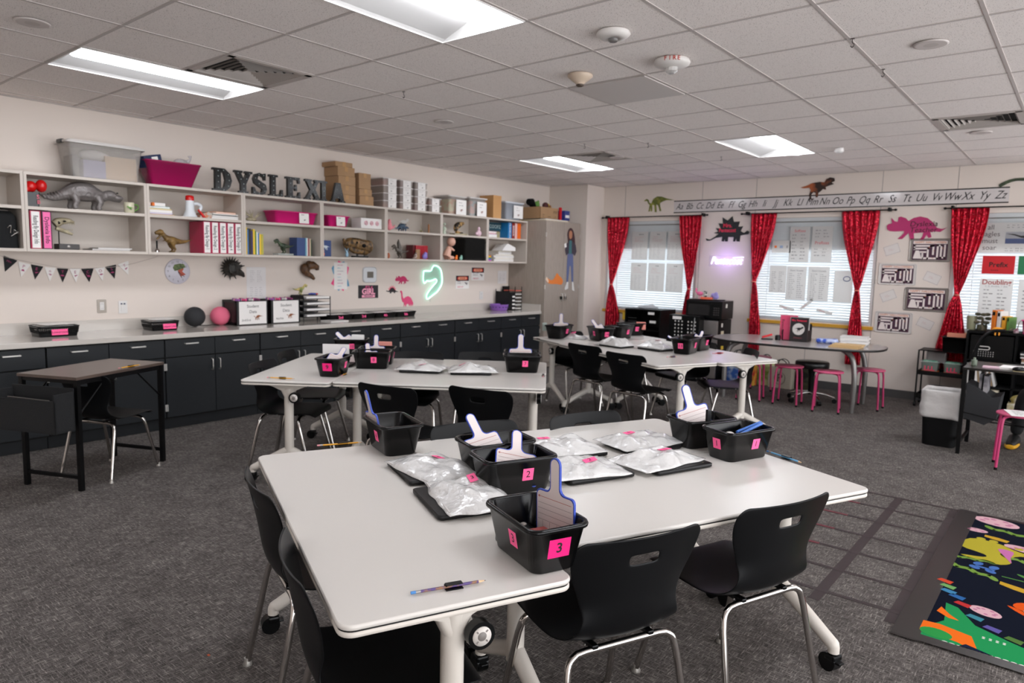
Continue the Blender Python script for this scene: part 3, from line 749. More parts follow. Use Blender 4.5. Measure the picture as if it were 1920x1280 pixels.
MB(mat('tan_card', 'b98a58', .8, nz=(4, 'c49662', .2))).b2(-.085, .085, -.12, .14, 0, .31, bev=.003).use(mat('tan_dark', '7a5532', .8)).b2(.085, .088, -.1, .1, .25, .3).build('file', t)
t = thing('storage_tub', 'grey clear tub with white dinosaur sheet, rightmost tub on the shelves', 'storage tub', (-6.55, 7.78, ZT), 90)
tote(MB(mat('grey_tub', 'b3b9c2', .3, alpha=.75)), .40, .29, .235, taper=.05, r=.03).build('tub', t)
MB(mat('tub_lid2', 'c8ccd2', .4)).rlo([(.41, .30, .03, .233), (.41, .30, .03, .250)]).build('lid', t)
MB(mat('grey_fill', 'a8b2c4', .7)).b2(-.14, .14, -.09, .09, .006, .2, bev=.02).build('contents', t)
T = frame((.06, -.151, .115), (1, 0, 0), (0, 0, 1))
q = MB(PAPER).quad(.21, .18, T); lines(q, T @ Matrix.Translation((0, .04, 0)), .12, .07, 2, 1, GREYINK, 31, .22); q.use(mat('dino_brown')).prism(ccw(norm(IGU, .065)), .0006, T @ Matrix.Translation((.01, -.045, .0005))); q.build('label', t)
# on the tall cabinet
ZC2 = 2.156
flat(8.42, ZC2, .60, .46, .012, YEL, 'flat yellow folder beneath everything on the tall cabinet', xf=-6.12, name='folder', cat='folder')
flat(8.44, ZC2+.013, .55, .42, .018, NAVY, 'navy game box lid under the open carton on the tall cabinet', xf=-6.14, name='game_board', cat='board game')
t = thing('cardboard_box', 'open brown carton with black print on top of the tall cabinet', 'box', (-6.40, 8.36, ZC2+.032), 90)
q = MB(CARD)
for a in ((-.22, -.216, -.17, .17), (.216, .22, -.17, .17), (-.22, .22, -.17, -.166), (-.22, .22, .166, .17)): q.b2(a[0], a[1], a[2], a[3], 0, .17)
q.b2(-.22, .22, -.17, .17, 0, .004)
T = frame((-.06, -.171, .05), (1, 0, 0), (0, 0, 1)); q.use(INK)
for i, (x, y, w_) in enumerate([(-.08, .01, .07), (-.08, -.018, .05), (.06, -.015, .09), (.18, -.03, .04), (.22, -.01, .06)]): lines(q, T @ Matrix.Translation((x, y, 0)), w_, .012, 1, 1, INK, i, .7)
for i in range(3): q.tube([(.10+i*.035, -.1715, .09), (.115+i*.035, -.1715, .13)], .003, 4)
q.build('carton', t)
toy('plush_toy', 'black rounded soft toy poking out of the open carton', (-6.44, 8.20, ZC2+.22), 90, MATTE, lambda b_: b_.tube([(-.08, 0, .05), (-.02, 0, .06), (.07, 0, -.04), (.09, 0, -.1)], [.05, .06, .035, .02], 10), 'toy', .006)
toy('plush_toy', 'green soft toy peeking from the open carton', (-6.46, 8.35, ZC2+.23), 90, GREEN, lambda b_: b_.ell((0, 0, .02), (.05, .04, .055)).ell((.03, 0, .06), (.018, .018, .03)), 'toy', .006)
toy('plush_toy', 'dark maroon soft toy arching over the edge of the open carton', (-6.36, 8.43, ZC2+.22), 90, mat('maroon', '4c2424', .8), lambda b_: b_.ell((0, 0, .02), (.06, .045, .05)), 'toy', .006)
toy('plush_toy', 'small brown soft toy at the right end of the open carton', (-6.34, 8.52, ZC2+.2), 90, mat('tan_toy', '9a6c3c', .8), lambda b_: b_.ell((0, 0, 0), (.03, .03, .035)).ell((0, 0, .035), .02), 'toy', .005)
t = thing('game_box', 'blue game box standing at the right of the open carton on the tall cabinet', 'board game', (-6.20, 8.72, ZC2+.032), 90)
MB(mat('game_blue', '2f3f86', .4)).b2(-.06, .06, -.04, .1, 0, .145, bev=.002).use(PAPER).box((0, -.0405, .06), (.1, .001, .04)).build('box', t)
tag(MB(REDP).b2(-.015, .015, -.02, .02, 0, .19, bev=.003).build('marker_box', loc=(-6.22, 8.62, ZC2+.032)), 'small red upright packet between carton and blue game box', 'packet')
tag(MB(YEL).b2(-.015, .015, -.02, .02, 0, .24, bev=.003).build('yellow_packet', loc=(-6.43, 8.585, ZC2+.04)), 'yellow upright strip sticking out of the open carton', 'packet')

# ============================================================ INSIDE THE SHELVES
XF = -6.42
# leftmost units: black bag of cables and toys
t = thing('black_tote', 'black tote full of silver cable ends in the lower left shelf bay', 'bag', (-6.55, 1.45, ZB), 90)
MB(mat('black_fabric', '090a0c', .9, bump=(80, .3))).rlo([(.62, .24, .04, 0), (.60, .24, .04, .24), (.55, .2, .04, .28), (.5, .12, .03, .24)]).build('bag', t)
q = MB(CHROME)
for k in range(14):
    x = rnd.uniform(-.1, .28); z = rnd.uniform(.1, .27)
    q.tube(cr([(x, -.125, z), (x+rnd.uniform(-.03, .04), -.14, z+.02), (x+rnd.uniform(-.05, .06), -.13, z-rnd.uniform(.01, .06))], 3), .003, 5)
q.build('cable_ends', t)
t = thing('toy_pot', 'black pot toy with red ball heads at the left of the silver dinosaur', 'toy', (-6.47, 1.86, ZM), 90)
MB(MARQ).rlo([(.09, .08, .01, 0), (.10, .09, .01, .11)]).build('pot', t)
MB(REDG).ell((.0, 0, .155), .045).ell((.07, -.01, .165), (.04, .045, .05)).ell((-.035, -.03, .13), .022).build('red_heads', t)
q = MB(PAPER).use(mat('pink_letter', 'c86070', .5)).text('S', .045, frame((.035, -.048, .075), (1, 0, 0), (0, 0, 1)), bold=.03).text('B', .04, frame((.038, -.048, .035), (1, 0, 0), (0, 0, 1)), bold=.03); q.build('lettering', t)
SILD = mat('silver_toy', '77716f', .38, metal=.25, bump=(35, .9))
def silver(b_):
    quadr(b_, .33, TR(.02, 0, 0), tailup=.12, fat=1.05)
    for k in range(9): b_.tube([(-.28+.022*k, 0, .085+.004*k), (-.275+.022*k, 0, .088+.004*k)], [.022+.004*k]*2, 8)
    b_.ell((.215, 0, .14), (.06, .052, .042)).ell((.275, 0, .12), (.05, .044, .028))
toy('toy_dinosaur', 'large silver four-legged toy dinosaur on the shelf beside the green mug', (-6.50, 2.23, ZM), 90, SILD, silver, vox=.005, eyes=(.262, .042, .16, .008))
t = thing('mug', 'white mug with green dinosaur and green handle', 'mug', (-6.45, 2.58, ZM), 90)
MB(mat('mug_cream', 'cdc8ae', .3)).lathe([(.036, 0), (.04, .003), (.041, .088), (.038, .09), (.036, .088), (.035, .006), (0, .006)], 22).build('cup', t)
MB(GREEN).tube(cr([(.038, 0, .075), (.07, 0, .07), (.072, 0, .04), (.04, 0, .018)], 4), .006, 8).build('handle', t)
MB(GREEN).prism(ccw(norm(REX, .06, True)), .004, frame((-.005, -.0425, .04), (1, 0, 0), (0, 0, 1))).build('dinosaur_motif', t)
def binder(y0, w_, txt, cover, lc, tc_, lab, h=.295):
    t = thing('binder', lab, 'binder', (XF+.02, y0+w_/2, ZB), 90, 'binders on the shelves')
    MB(cover).b2(-w_/2, w_/2, 0, .27, 0, h, bev=.002).build('cover', t)
    q = MB(lc).quad(w_*.76, h*.96, frame((0, -.0006, h/2), (1, 0, 0), (0, 0, 1)))
    q.use(tc_); q.text(txt, w_*.62, frame((0, -.0012, h/2), (0, 0, -1), (1, 0, 0)), bold=.012, sx=min(1, (h*.88)/(w_*.62*len(txt)*.5))); q.build('spine_label', t)
CRIM = mat('crimson_cover', 'b01848', .45); MAR = mat('maroon_cover', '3c1424', .5)
binder(1.825, .075, 'Reading By Design Info', CRIM, PAPER, INK, 'white-labelled Reading By Design Info binder at the left of the lower shelf')
binder(1.905, .068, 'Dyslexia Info', MAR, mat('binder_pink', 'f06ca8', .6), INK, 'pink-labelled Dyslexia Info binder beside the skull model')
for k in range(5):
    binder(3.205+k*.078, .074, 'Reading By Design %d' % (k+1), CRIM, PAPER, INK, 'red Reading By Design binder, %s of the five from the brown dinosaur' % ['first', 'second', 'third', 'fourth', 'last'][k])
# skull model on stand
t = thing('skull_model', 'cream dinosaur skull with open jaws on a dark plinth', 'skull model', (-6.50, 2.08, ZB), 90)
MB(mat('dark_wood', '1d1412', .35)).b2(-.05, .10, -.06, .06, 0, .045, bev=.004).build('plinth', t)
MB(SILV).ell((.02, -.06, .024), (.014, .004, .012)).build('badge', t)
MB(BLACKM).cyl((-.03, 0, .045), (-.03, 0, .15), .004).build('stand_rod', t)
q = MB(BONE); q.tube(cr([(-.06, 0, .20), (-.02, 0, .225), (.04, 0, .235), (.085, 0, .222)], 3), [.03, .034, .036, .033, .03, .026, .022, .018, .012, .01], 10)
q.tube([(-.05, 0, .17), (.01, 0, .15), (.07, 0, .125)], [.016, .017, .01], 8)
for k in range(6): q.tube([(.02+k*.012, -.016, .215), (.021+k*.012, -.017, .198)], [.004, .001], 5); q.tube([(.01+k*.011, -.012, .155), (.012+k*.011, -.014, .168)], [.0035, .001], 5)
q.build('skull', t)
MB(MATTE).ell((-.035, -.03, .215), (.012, .006, .013)).ell((.005, -.033, .228), (.014, .006, .007)).build('eye_sockets', t)
flat(2.43, ZB, .30, .22, .012, SILV, 'thin silver laptop lying flat on the lower shelf left of the tyrannosaur', name='laptop', cat='laptop', edge=SILV)
flat(2.46, ZB+.013, .27, .20, .010, mat('slim_white', 'c9c7c6', .4), 'white tablet lying on top of the thin silver laptop', name='tablet', cat='tablet', edge=SILV)
TRX = mat('tan_dinosaur', '8a6a34', .5, nz=(18, '4e3818', .2), bump=(50, .6))
toy('toy_dinosaur', 'tan roaring tyrannosaur toy beside the red binders', (-6.50, 2.96, ZB), 270, TRX, lambda b_: theropod(b_, .20, .45, 1.25), vox=.004, eyes=(.098, .017, .19, .005))
t = thing('hand_bell', 'small silver hand bell in front of the tan tyrannosaur', 'bell', (-6.42, 2.79, ZB), 90)
MB(CHROME).lathe([(.022, 0), (.018, .01), (.012, .026), (0, .03)], 16).build('bell', t); MB(MATTE).cyl((0, 0, .03), (0, 0, .10), .006, .008).build('handle', t)
ys = [('white book with an orange spine end, top of the stack left of the megaphone', .03, PAPER2, .15), ('pale teal book in the stack left of the megaphone', .018, mat('pale_teal', '9cc8c4', .6), .19), ('yellow book in the stack left of the megaphone', .010, YEL, .20), ('thick white book in the stack left of the megaphone', .026, PAPER, .21), ('lilac book in the stack left of the megaphone', .012, mat('lilac', 'a79ad0', .6), .21), ('thin gold book at the bottom of the stack left of the megaphone', .008, mat('gold_book', 'd9a84c', .6), .23)]
z = ZM
for lab, h, c, w_ in ys[::-1]:
    flat(2.745+w_/2, z, w_, .22, h, c, lab, group='books left of the megaphone'); z += h+.0008
tag(MB(ORANGE).b2(-.02, .02, -.01, .01, 0, .028).build('orange_tab', loc=(-6.447, 2.775, z-.031)), 'orange end tab on the white book left of the megaphone', 'book tab')
t = thing('megaphone', 'white megaphone with red end standing on its bell', 'megaphone', (-6.45, 3.11, ZM), 90)
MB(mat('gloss_white', 'd8dce0', .25)).lathe([(.066, 0), (.055, .02), (.040, .06), (.036, .13), (.035, .15)], 24).build('horn', t)
MB(REDG).lathe([(.036, .15), (.038, .165), (.036, .19), (.02, .197), (0, .197)], 24).build('rear_cap', t)
MB(mat('gloss_white')).tube(cr([(.03, -.01, .12), (.07, -.01, .125), (.10, -.01, .10), (.085, -.01, .06)], 4), .016, 8).build('handle', t)
MB(REDG).tube(cr([(.07, -.015, .07), (.1, -.015, .04), (.13, -.015, .0), (.12, -.015, .01)], 3), .012, 8).build('trigger_strap', t)
for k, (h, c, w_, l) in enumerate([(.016, PAPER, .27, 'bottom white folder of the paper stack right of the megaphone'), (.014, PAPER2, .27, 'second white folder of the paper stack right of the megaphone'), (.008, MATTE, .24, 'black binder cover inside the paper stack right of the megaphone'), (.010, PAPER, .26, 'white folder under the orange cover right of the megaphone'), (.014, mat('bright_orange', 'f08a1c', .5), .21, 'bright orange workbook on top of the paper stack')]):
    flat(3.44, ZM+[0, .017, .032, .041, .052][k], w_, .24, h, c, l, rz=[0, 2, -2, 3, 4][k], group='papers right of the megaphone', xf=-6.43)
tag(MB(mat('mix_papers', 'b9bdb4', .8, nz=(40, 'c87a58', .1))).prism([(-.10, 0), (.02, 0), (.03, .04), (-.02, .06), (-.09, .03)], .18, frame((-6.62, 3.30, ZM), (0, 1, 0), (0, 0, 1))).build('paper_pile'), 'loose crumpled papers between megaphone and orange workbook', 'papers')
# bay 4
def twigs(b_):
    for k in range(11):
        a = rnd.uniform(-1, 1); b_.tube(cr([(0, 0, .01), (a*.04, rnd.uniform(-.02, .02), .05), (a*.10, rnd.uniform(-.03, .03), rnd.uniform(.06, .12))], 3), [.008, .007, .006, .006, .005, .004, .003], 6)
    b_.ell((-.02, 0, .02), (.06, .03, .022))
toy('coral', 'small branching pale coral ornament left of the long pink tub', (-6.50, 3.77, ZM), 90, BONE, twigs, 'ornament', .003, sm=1)
PTUB = mat('pink_tub', 'd81e78', .3, alpha=.93)
def ptub(yc, w_, h, lab, lx):
    t = thing('plastic_tub', lab, 'plastic tub', (-6.52, yc, ZM), 90, 'pink tubs on the upper shelves')
    tote(MB(PTUB), w_, .25, h, taper=.05, r=.025).build('tub', t)
    T = frame((lx, -.123, h*.5), (1, 0, 0), (0, 0, 1)) @ Matrix.Rotation(R(-3), 4, 'X')
    q = MB(PAPER).quad(.115, h*.85, T); lines(q, T @ Matrix.Translation((0, h*.28, 0)), .08, .02, 1, 1, GREYINK, 3, .5); q.use(INK).prism(ccw(norm(IGU, .035)), .0004, T @ Matrix.Translation((.01, -h*.15, .0004))); q.build('label', t)
ptub(4.21, .52, .125, 'long hot pink tub with white dinosaur label', .08)
ptub(4.745, .30, .12, 'short hot pink tub with white dinosaur label, next to the white rose box', .01)
t = thing('fabric_box', 'white box printed with pink roses beside the short pink tub', 'box', (-6.50, 5.20, ZM), 90)
MB(PAPER).b2(-.15, .15, -.08, .10, .004, .12, bev=.004).build('box', t)
q = MB(mat('rose', 'e8a0b0', .7))
for x in (-.08, 0, .08):
    T = frame((x, -.0825, .065), (1, 0, 0), (0, 0, 1))
    for r_ in (.008, .016, .024): q.tube([(r_*cos(a*PI/6), r_*sin(a*PI/6), 0) for a in range(12)], .0022, 4, closed=True, T=T)
q.build('rose_print', t)
for k, (c, th, h) in enumerate([(NAVY, .012, .285), (YEL, .03, .27), (SKYB, .01, .25), (mat('book_black', '1c1814', .5), .02, .26), (mat('orange_band', 'c8702c', .5), .018, .24), (GREEN, .01, .25), (YEL, .022, .26), (PAPER2, .012, .23), (SKYB, .010, .22), (PAPER, .012, .215), (YEL, .018, .215), (mat('green_yellow', 'b8b040', .5), .016, .205)]):
    pass
yy = 3.63
for k, (c, th, h, l) in enumerate([(NAVY, .012, .285, 'thin navy book at the left end of the yellow books'), (YEL, .030, .265, 'wide yellow book, second in the row of yellow books'), (SKYB, .012, .245, 'blue book between the wide yellow and the black one'), (mat('book_black', '1c1814', .5), .024, .255, 'black book with yellow triangle top among the yellow books'), (mat('book_violet', '3c2c58', .5), .018, .235, 'dark violet book among the yellow books'), (YEL, .022, .25, 'yellow book right of the dark violet one'), (GREEN, .012, .235, 'green-spined thin book among the yellow books'),
        (PAPER, .014, .225, 'white thin book among the yellow books'), (SKYB, .012, .215, 'light blue thin book near the right end of the yellow books'), (YEL, .022, .205, 'shorter yellow book near the right end of the yellow row'), (mat('green_yellow', 'b8b040', .5), .020, .205, 'olive book at the right end of the yellow books')]):
    book(yy, ZB, th, h, .2, c, l, group='upright books in the fourth unit'); yy += th+.002
GRD = mat('green_dark_toy', '1f2c20', .4, nz=(25, '4c5a40', .15))
toy('toy_dinosaur', 'dark green plated toy dinosaur on a clear base', (-6.46, 4.08, ZB+.02), 270, GRD, lambda b_: theropod(b_, .145, .2, 1.2), vox=.0035)
tag(MB(mat('clear_base', 'c0c8c4', .2, alpha=.5)).b2(-.09, .09, -.05, .05, 0, .02, bev=.004).build('display_base', loc=(-6.46, 4.08, ZB), rz=90), 'clear base under the dark green toy dinosaur', 'display base')
BLB = mat('blue_book', '1d3c74', .4)
book(4.235, ZB, .10, .19, .14, BLB, 'blue dinosaur box set leaning beside coloured paperbacks', group='books left of the gold skull')
for k, (c, th, h, l) in enumerate([(mat('aqua_b', '6fa4b8', .5), .018, .19, 'aqua paperback right of the blue box set'), (PAPER, .012, .19, 'white paperback right of the aqua one'), (mat('rose_b', 'a86868', .5), .014, .185, 'dull red paperback in the row by the blue box set'), (mat('cream_b', 'cdbfa0', .5), .014, .185, 'cream paperback in the row by the blue box set'), (mat('dk_green', '2c4030', .5), .010, .18, 'dark green paperback at the right end by the blue box set')]):
    book(4.338+k*.018, ZB, th-.001, h, .13, c, l, group='books left of the gold skull')
t = book(4.535, ZB, .13, .175, .03, BLB, 'blue book with white dinosaur skeleton cover facing the room', xf=-6.45)
q = MB(mat('sky_white', 'c9d4dc', .6)).prism(ccw(norm(REX, .11, True)), .001, frame((0, -.002, .10), (1, 0, 0), (0, 0, 1))); q.build('cover_print', t)
toy('toy_figure', 'small orange toy at the foot of the dinosaur skeleton book', (-6.43, 4.545, ZB), 90, ORANGE, lambda b_: b_.ell((0, 0, .025), (.018, .016, .028)).ell((0, 0, .06), .014), 'toy', .003)
GOLDS = mat('gold_skull', '8c6c42', .45, metal=.1, nz=(26, '34261a', .12), bump=(30, .9))
def gsk(b_):
    b_.tube(cr([(-.18, 0, .15), (-.08, 0, .165), (.05, 0, .14), (.17, 0, .12)], 3), [.035, .045, .055, .06, .065, .07, .07, .075, .08, .075], 10)
    b_.tube([(-.17, 0, .13), (-.05, 0, .075), (.12, 0, .07), (.18, 0, .11)], [.02, .035, .045, .03], 9)
    for k in range(8): b_.tube([(-.16+k*.025, -.035, .12), (-.16+k*.025, -.04, .095)], [.006, .002], 5)
    b_.ell((-.19, 0, .19), (.012, .02, .02))
t = toy('skull_model', 'gold dinosaur skull replica on a black stand', (-6.50, 5.06, ZB), 90, GOLDS, gsk, 'skull model', .004, sm=1)
q = MB(BLACKP).b2(-.06, .13, -.04, .04, 0, .018, bev=.004).cyl((.0, 0, .018), (.0, 0, .08), .012).cyl((.1, 0, .018), (.1, 0, .08), .01); q.build('stand', t)
MB(MATTE).ell((.04, -.072, .135), (.03, .012, .022)).ell((-.05, -.058, .165), (.018, .01, .014)).build('sockets', t)
toy('toy_figure', 'tiny blue and white toy bird left of the gold skull', (-6.43, 4.86, ZB), 90, mat('pale_blue_toy', '8fb0c4', .5), lambda b_: b_.ell((0, 0, .03), (.02, .02, .03)).tube([(0, 0, .05), (-.03, 0, .10)], [.01, .003], 6).tube([(0, 0, .05), (.02, 0, .10)], [.01, .003], 6), 'toy', .003)
# bay 6 (blue ankylosaur)
PKT = mat('pink_toy', 'e88a94', .5)
toy('toy_dinosaur', 'pink upright toy dinosaur at the left of the blue armoured one', (-6.46, 5.50, ZM), 270, PKT, lambda b_: b_.ell((0, 0, .05), (.035, .03, .05)).ell((.0, 0, .105), (.022, .02, .028)).tube([(-.02, 0, .03), (-.07, 0, .045), (-.09, 0, .07)], [.02, .012, .004], 7), vox=.003)
ANK = mat('blue_toy', '24384e', .4, nz=(30, '42586c', .15), bump=(60, .5))
def ank(b_):
    quadr(b_, .125, TR(0, 0, 0), fat=1.2)
    for k in range(7): b_.tube([(-.05+.016*k, -.015, .075), (-.055+.016*k, -.022, .098)], [.007, .002], 5)
toy('toy_dinosaur', 'dark blue armoured four-legged toy dinosaur', (-6.46, 5.70, ZM), 90, ANK, ank, vox=.0032, sm=1)
toy('toy_dinosaur', 'small spotted long-necked toy dinosaur beside a thin post', (-6.45, 6.00, ZM), 90, mat('spotted_brown', '4c4026', .5, nz=(60, 'b0a880', .1)), lambda b_: quadr(b_, .05, neck=[(.4, 0, .4), (.3, 0, .9), (.0, 0, 1.5), (-.15, 0, 2.0)]), vox=.003)
tag(MB(mat('copper_post', '9a6840', .4)).b2(-.008, .008, -.008, .008, 0, .10).ell((0, 0, .105), .008).build('wooden_post', loc=(-6.45, 6.13, ZM)), 'thin copper-coloured post ornament in the fifth bay', 'ornament')
decal('paper_cutout', 'faint pale dinosaur cutout on the back of the shelf above the blue one', REX, .20, frame((-6.71, 5.93, ZM+.12), (0, 1, 0), (0, 0, 1)), PAPER2, .003, 'paper cutout')
toy('toy_dinosaur', 'grey frilled toy dinosaur with raised crest beside the red books', (-6.46, 5.66, ZB), 270, mat('grey_dino', '38332e', .45, nz=(26, '6a6258', .15)), lambda b_: (theropod(b_, .165, .3, 1.1), b_.tube([(.0, 0, .12), (.02, 0, .19), (.015, 0, .23)], [.03, .02, .004], 7)), vox=.0035, sm=2)
toy('toy_figure', 'orange lying toy at the left foot of the grey frilled dinosaur', (-6.43, 5.46, ZB), 90, mat('rust_toy', 'a85a34', .5), lambda b_: b_.ell((0, 0, .03), (.02, .02, .035)), 'toy', .003)
toy('toy_figure', 'small white and brown bird toy between grey dinosaur and lilac one', (-6.44, 5.90, ZB), 90, mat('white_brown_toy', 'c0aea4', .5, nz=(50, '5c4038', .08)), lambda b_: b_.ell((0, 0, .03), (.024, .02, .032)).ell((.01, 0, .065), .016).tube([(0, 0, .02), (-.06, 0, .008)], [.014, .004], 6), 'toy', .003)
REDB = mat('red_book', 'a81826', .35)
for k in range(7):
    book(5.93+k*.034 if k else 5.915, ZB, .031, .17 if k else .172, .13, REDB if k else mat('dark_red_book', '5c1016', .4), 'red hardback, %s of the seven in a row behind the lilac toy' % ['darkest and leftmost', 'second', 'third', 'fourth', 'fifth', 'sixth', 'last'][k], group='red hardbacks behind the lilac toy', xf=-6.50)
tag(MB(mat('tan_block', '9c7a58', .7)).b2(-.03, .03, -.01, .01, 0, .12).build('wooden_block', loc=(-6.47, 5.965, ZB), rz=90), 'small upright tan block before the red hardbacks', 'block')
toy('toy_dinosaur', 'lilac baby toy dinosaur in front of the red hardbacks', (-6.43, 6.05, ZB), 90, mat('lilac_toy', '8a7cc8', .45), lambda b_: b_.ell((0, 0, .035), (.04, .03, .035)).ell((.01, 0, .065), (.026, .024, .026)), vox=.003)
# bay 7
toy('toy_figure', 'pale green figurine at the left of the striped skull', (-6.47, 6.42, ZM), 90, mat('pale_green', 'b8c4b0', .5), lambda b_: b_.ell((0, 0, .07), .03).ell((.01, 0, .13), .018).tube([(0, 0, 0), (0, 0, .05)], [.03, .02], 8), 'figurine', .003)
t = toy('skull_model', 'tan and black striped small dinosaur skull on a pale base', (-6.48, 6.72, ZM+.02), 90, mat('tan_skull', 'b08c58', .5, nz=(22, '231c14', .04)), lambda b_: b_.tube(cr([(-.08, 0, .03), (-.06, 0, .09), (0, 0, .12), (.07, 0, .14)], 3), [.02, .03, .035, .04, .042, .04, .036, .03, .024, .018], 9).tube([(-.07, 0, .02), (.0, 0, .01), (.06, 0, .012)], [.02, .018, .01], 7), 'skull model', .003, sm=1)
MB(BONE).b2(-.14, .10, -.05, .05, -.02, .0, bev=.003).build('base', t)
toy('toy_figure', 'pale pink rounded figurine at the right of the striped skull', (-6.45, 7.06, ZM), 90, mat('pale_pink', 'd8b8c4', .5), lambda b_: b_.ell((0, 0, .04), (.045, .035, .045)).ell((0, 0, .10), (.024, .022, .028)).ell((-.045, 0, .035), .02), 'figurine', .003)
BABY = mat('doll_skin', 'd8a894', .5)
t = toy('doll', 'pale round-headed doll sitting by the black tray stack', (-6.46, 6.50, ZB), 90, BABY, lambda b_: b_.tube([(-.05, 0, .04), (-.02, 0, .10), (.01, 0, .17)], [.055, .05, .03], 10).ell((.045, 0, .235), (.062, .055, .06)).tube([(.0, -.03, .16), (.06, -.04, .12)], [.02, .014], 7).tube([(-.03, -.03, .03), (.06, -.03, .03)], [.03, .02], 8).tube([(-.03, .03, .03), (.06, .03, .03)], [.03, .02], 8), 'doll', .004)
for k, (y, c, l) in enumerate([(6.60, ORANGE, 'small orange toy by the feet of the doll'), (6.69, mat('mint', '8cbcac', .5), 'small mint green toy right of the doll'), (6.775, mat('pink_l', 'd8a0c0', .5), 'small pink and white toy right of the mint one')]):
    toy('toy_figure', l, (-6.42, y, ZB), 90, c, lambda b_: b_.ell((0, 0, .022), (.026, .02, .024)).ell((.008, 0, .05), .016), 'toy', .003, group='little toys by the doll')
TRAYB = mat('tray_black', '262524', .5)
for k in range(17):
    t = thing('stacked_tray', 'black tray in the tall stack right of the doll, %s from the bottom' % ['first', 'second', 'third', 'fourth', 'fifth', 'sixth', 'seventh', 'eighth', 'ninth', 'tenth', 'eleventh', 'twelfth', 'thirteenth', 'fourteenth', 'fifteenth', 'sixteenth', 'seventeenth'][k], 'tray', (-6.52+rnd.uniform(-.004, .004), 6.93+rnd.uniform(-.004, .004), ZB+k*.0168), 90, 'black trays in the tall stack')
    MB(TRAYB).rlo([(.40, .27, .02, 0), (.43, .30, .02, .0165)], n=3).build('tray', t)
# bay 8
book(7.255, ZM, .02, .02, .2, PURP, 'purple soft case lying at the bottom of the bright books', xf=-6.46) if False else None
z = ZM
for h, c, w_, l in [(.045, PURP, .26, 'thick purple case at the bottom of the small stack'), (.014, REDP, .24, 'red folder on the purple case'), (.022, mat('light_pink_f', 'e8c0cc', .6), .25, 'pale pink folder above the red one'), (.008, MATTE, .27, 'thin black folder on top of the pale pink one')]:
    flat(7.19+w_/2+.005, z, w_, .23, h, c, l, group='folders beside the tall cabinet'); z += h+.0008
t = thing('game_box', 'dark teal game box propped above the folders beside the tall cabinet', 'box', (-6.55, 7.49, ZM+.10), 90)
MB(mat('dark_teal', '16414e', .4)).b2(-.16, .16, 0, .05, 0, .115, bev=.003).use(mat('cream_txt', 'a8b8b4', .5)).text('COOPZ', .07, frame((.02, -.001, .055), (1, 0, 0), (0, 0, 1)), bold=.01).build('box', t)
t = thing('box_file', 'khaki box behind the small stack of folders', 'box file', (-6.60, 7.58, ZM), 90); MB(mat('khaki', 'a89c78', .7)).b2(-.12, .12, 0, .05, 0, .095).build('file', t)
for k, (c, th, l, tx) in enumerate([(mat('cobalt', '1f7ab8', .4), .085, 'thick blue game box standing in the last shelf unit', 'FRANKLIN'), (mat('brick', '8c2418', .4), .062, 'dark red game box marked SHOCK beside the blue one', 'SHOCK'), (mat('pale_rose', 'e4b8b4', .5), .05, 'pale pink upright box between dark red and orange', None), (mat('vivid_orange', 'e86a1c', .4), .08, 'orange upright box at the right end of the last shelf unit', None)]):
    book(7.68+[0, .09, .157, .21][k], ZM, th, .225, .16, c, l, tx, xf=-6.45, name='game_box', cat='box')
for k, (c, l) in enumerate([(mat('pinkf', 'cf6cb4', .5), 'pink'), (PURP, 'purple'), (SKYB, 'blue'), (GREEN, 'green'), (YEL, 'yellow'), (ORANGE, 'orange')]):
    flat(7.265, ZB+k*.013, .15, .2, .012, c, '%s foam sheet in the rainbow stack in the last shelf unit' % l, name='foam_sheet', cat='foam sheet', edge=c, group='rainbow foam sheets')
for k in range(9):
    flat(7.62+.02*(k > 5), ZB+k*.0165, .42 if k < 6 else .28, .26, .015, [PAPER, PAPER2, mat('folder_cream', 'd8d0b4', .7)][k % 3], 'white paper ream, %s from the bottom in the last shelf unit' % ['first', 'second', 'third', 'fourth', 'fifth', 'sixth', 'seventh', 'eighth', 'ninth'][k], name='paper_ream', cat='paper stack', rz=rnd.uniform(-4, 4), group='paper reams in the last unit')
t = thing('folded_papers', 'white folded paper bundle slanting on top of the paper reams', 'papers', (-6.52, 7.68, ZB+.15), 90)
MB(PAPER).prism([(-.16, 0), (.14, 0), (.14, .05), (-.02, .10), (-.06, .09)], .2, frame((0, .1, 0), (1, 0, 0), (0, 0, 1))).build('bundle', t)
# ============================================================ LEFT WALL DECORATIONS (x = -6.73)
X0 = -6.729
# pennant banner
tag(MB(mat('string', 'b8aea8', .8)).tube(cr([(X0+.006, 1.66, 1.53), (X0+.006, 1.72, 1.485), (X0+.006, 2.1, 1.405), (X0+.006, 2.3, 1.395), (X0+.006, 2.6, 1.42), (X0+.006, 2.86, 1.49), (X0+.006, 2.93, 1.52)], 5), .0018, 5).build('banner_string'), 'thin white string carrying the row of pennants under the shelves', 'string')
def py(px, pyy):   # measured positions of the pennants in the wall plane
    return px, pyy
PEN = [(1.725, 1.492, 1.815, 1.455), (1.822, 1.447, 1.905, 1.425), (1.910, 1.425, 1.995, 1.408), (2.005, 1.405, 2.085, 1.398), (2.095, 1.396, 2.180, 1.391), (2.190, 1.391, 2.270, 1.392), (2.280, 1.391, 2.375, 1.398), (2.385, 1.398, 2.465, 1.410), (2.470, 1.410, 2.560, 1.432), (2.575, 1.436, 2.665, 1.468)]
DINS = [TRI, STE, REX, IGU, TRI, REX, BRO, TRI, TRI, REX]
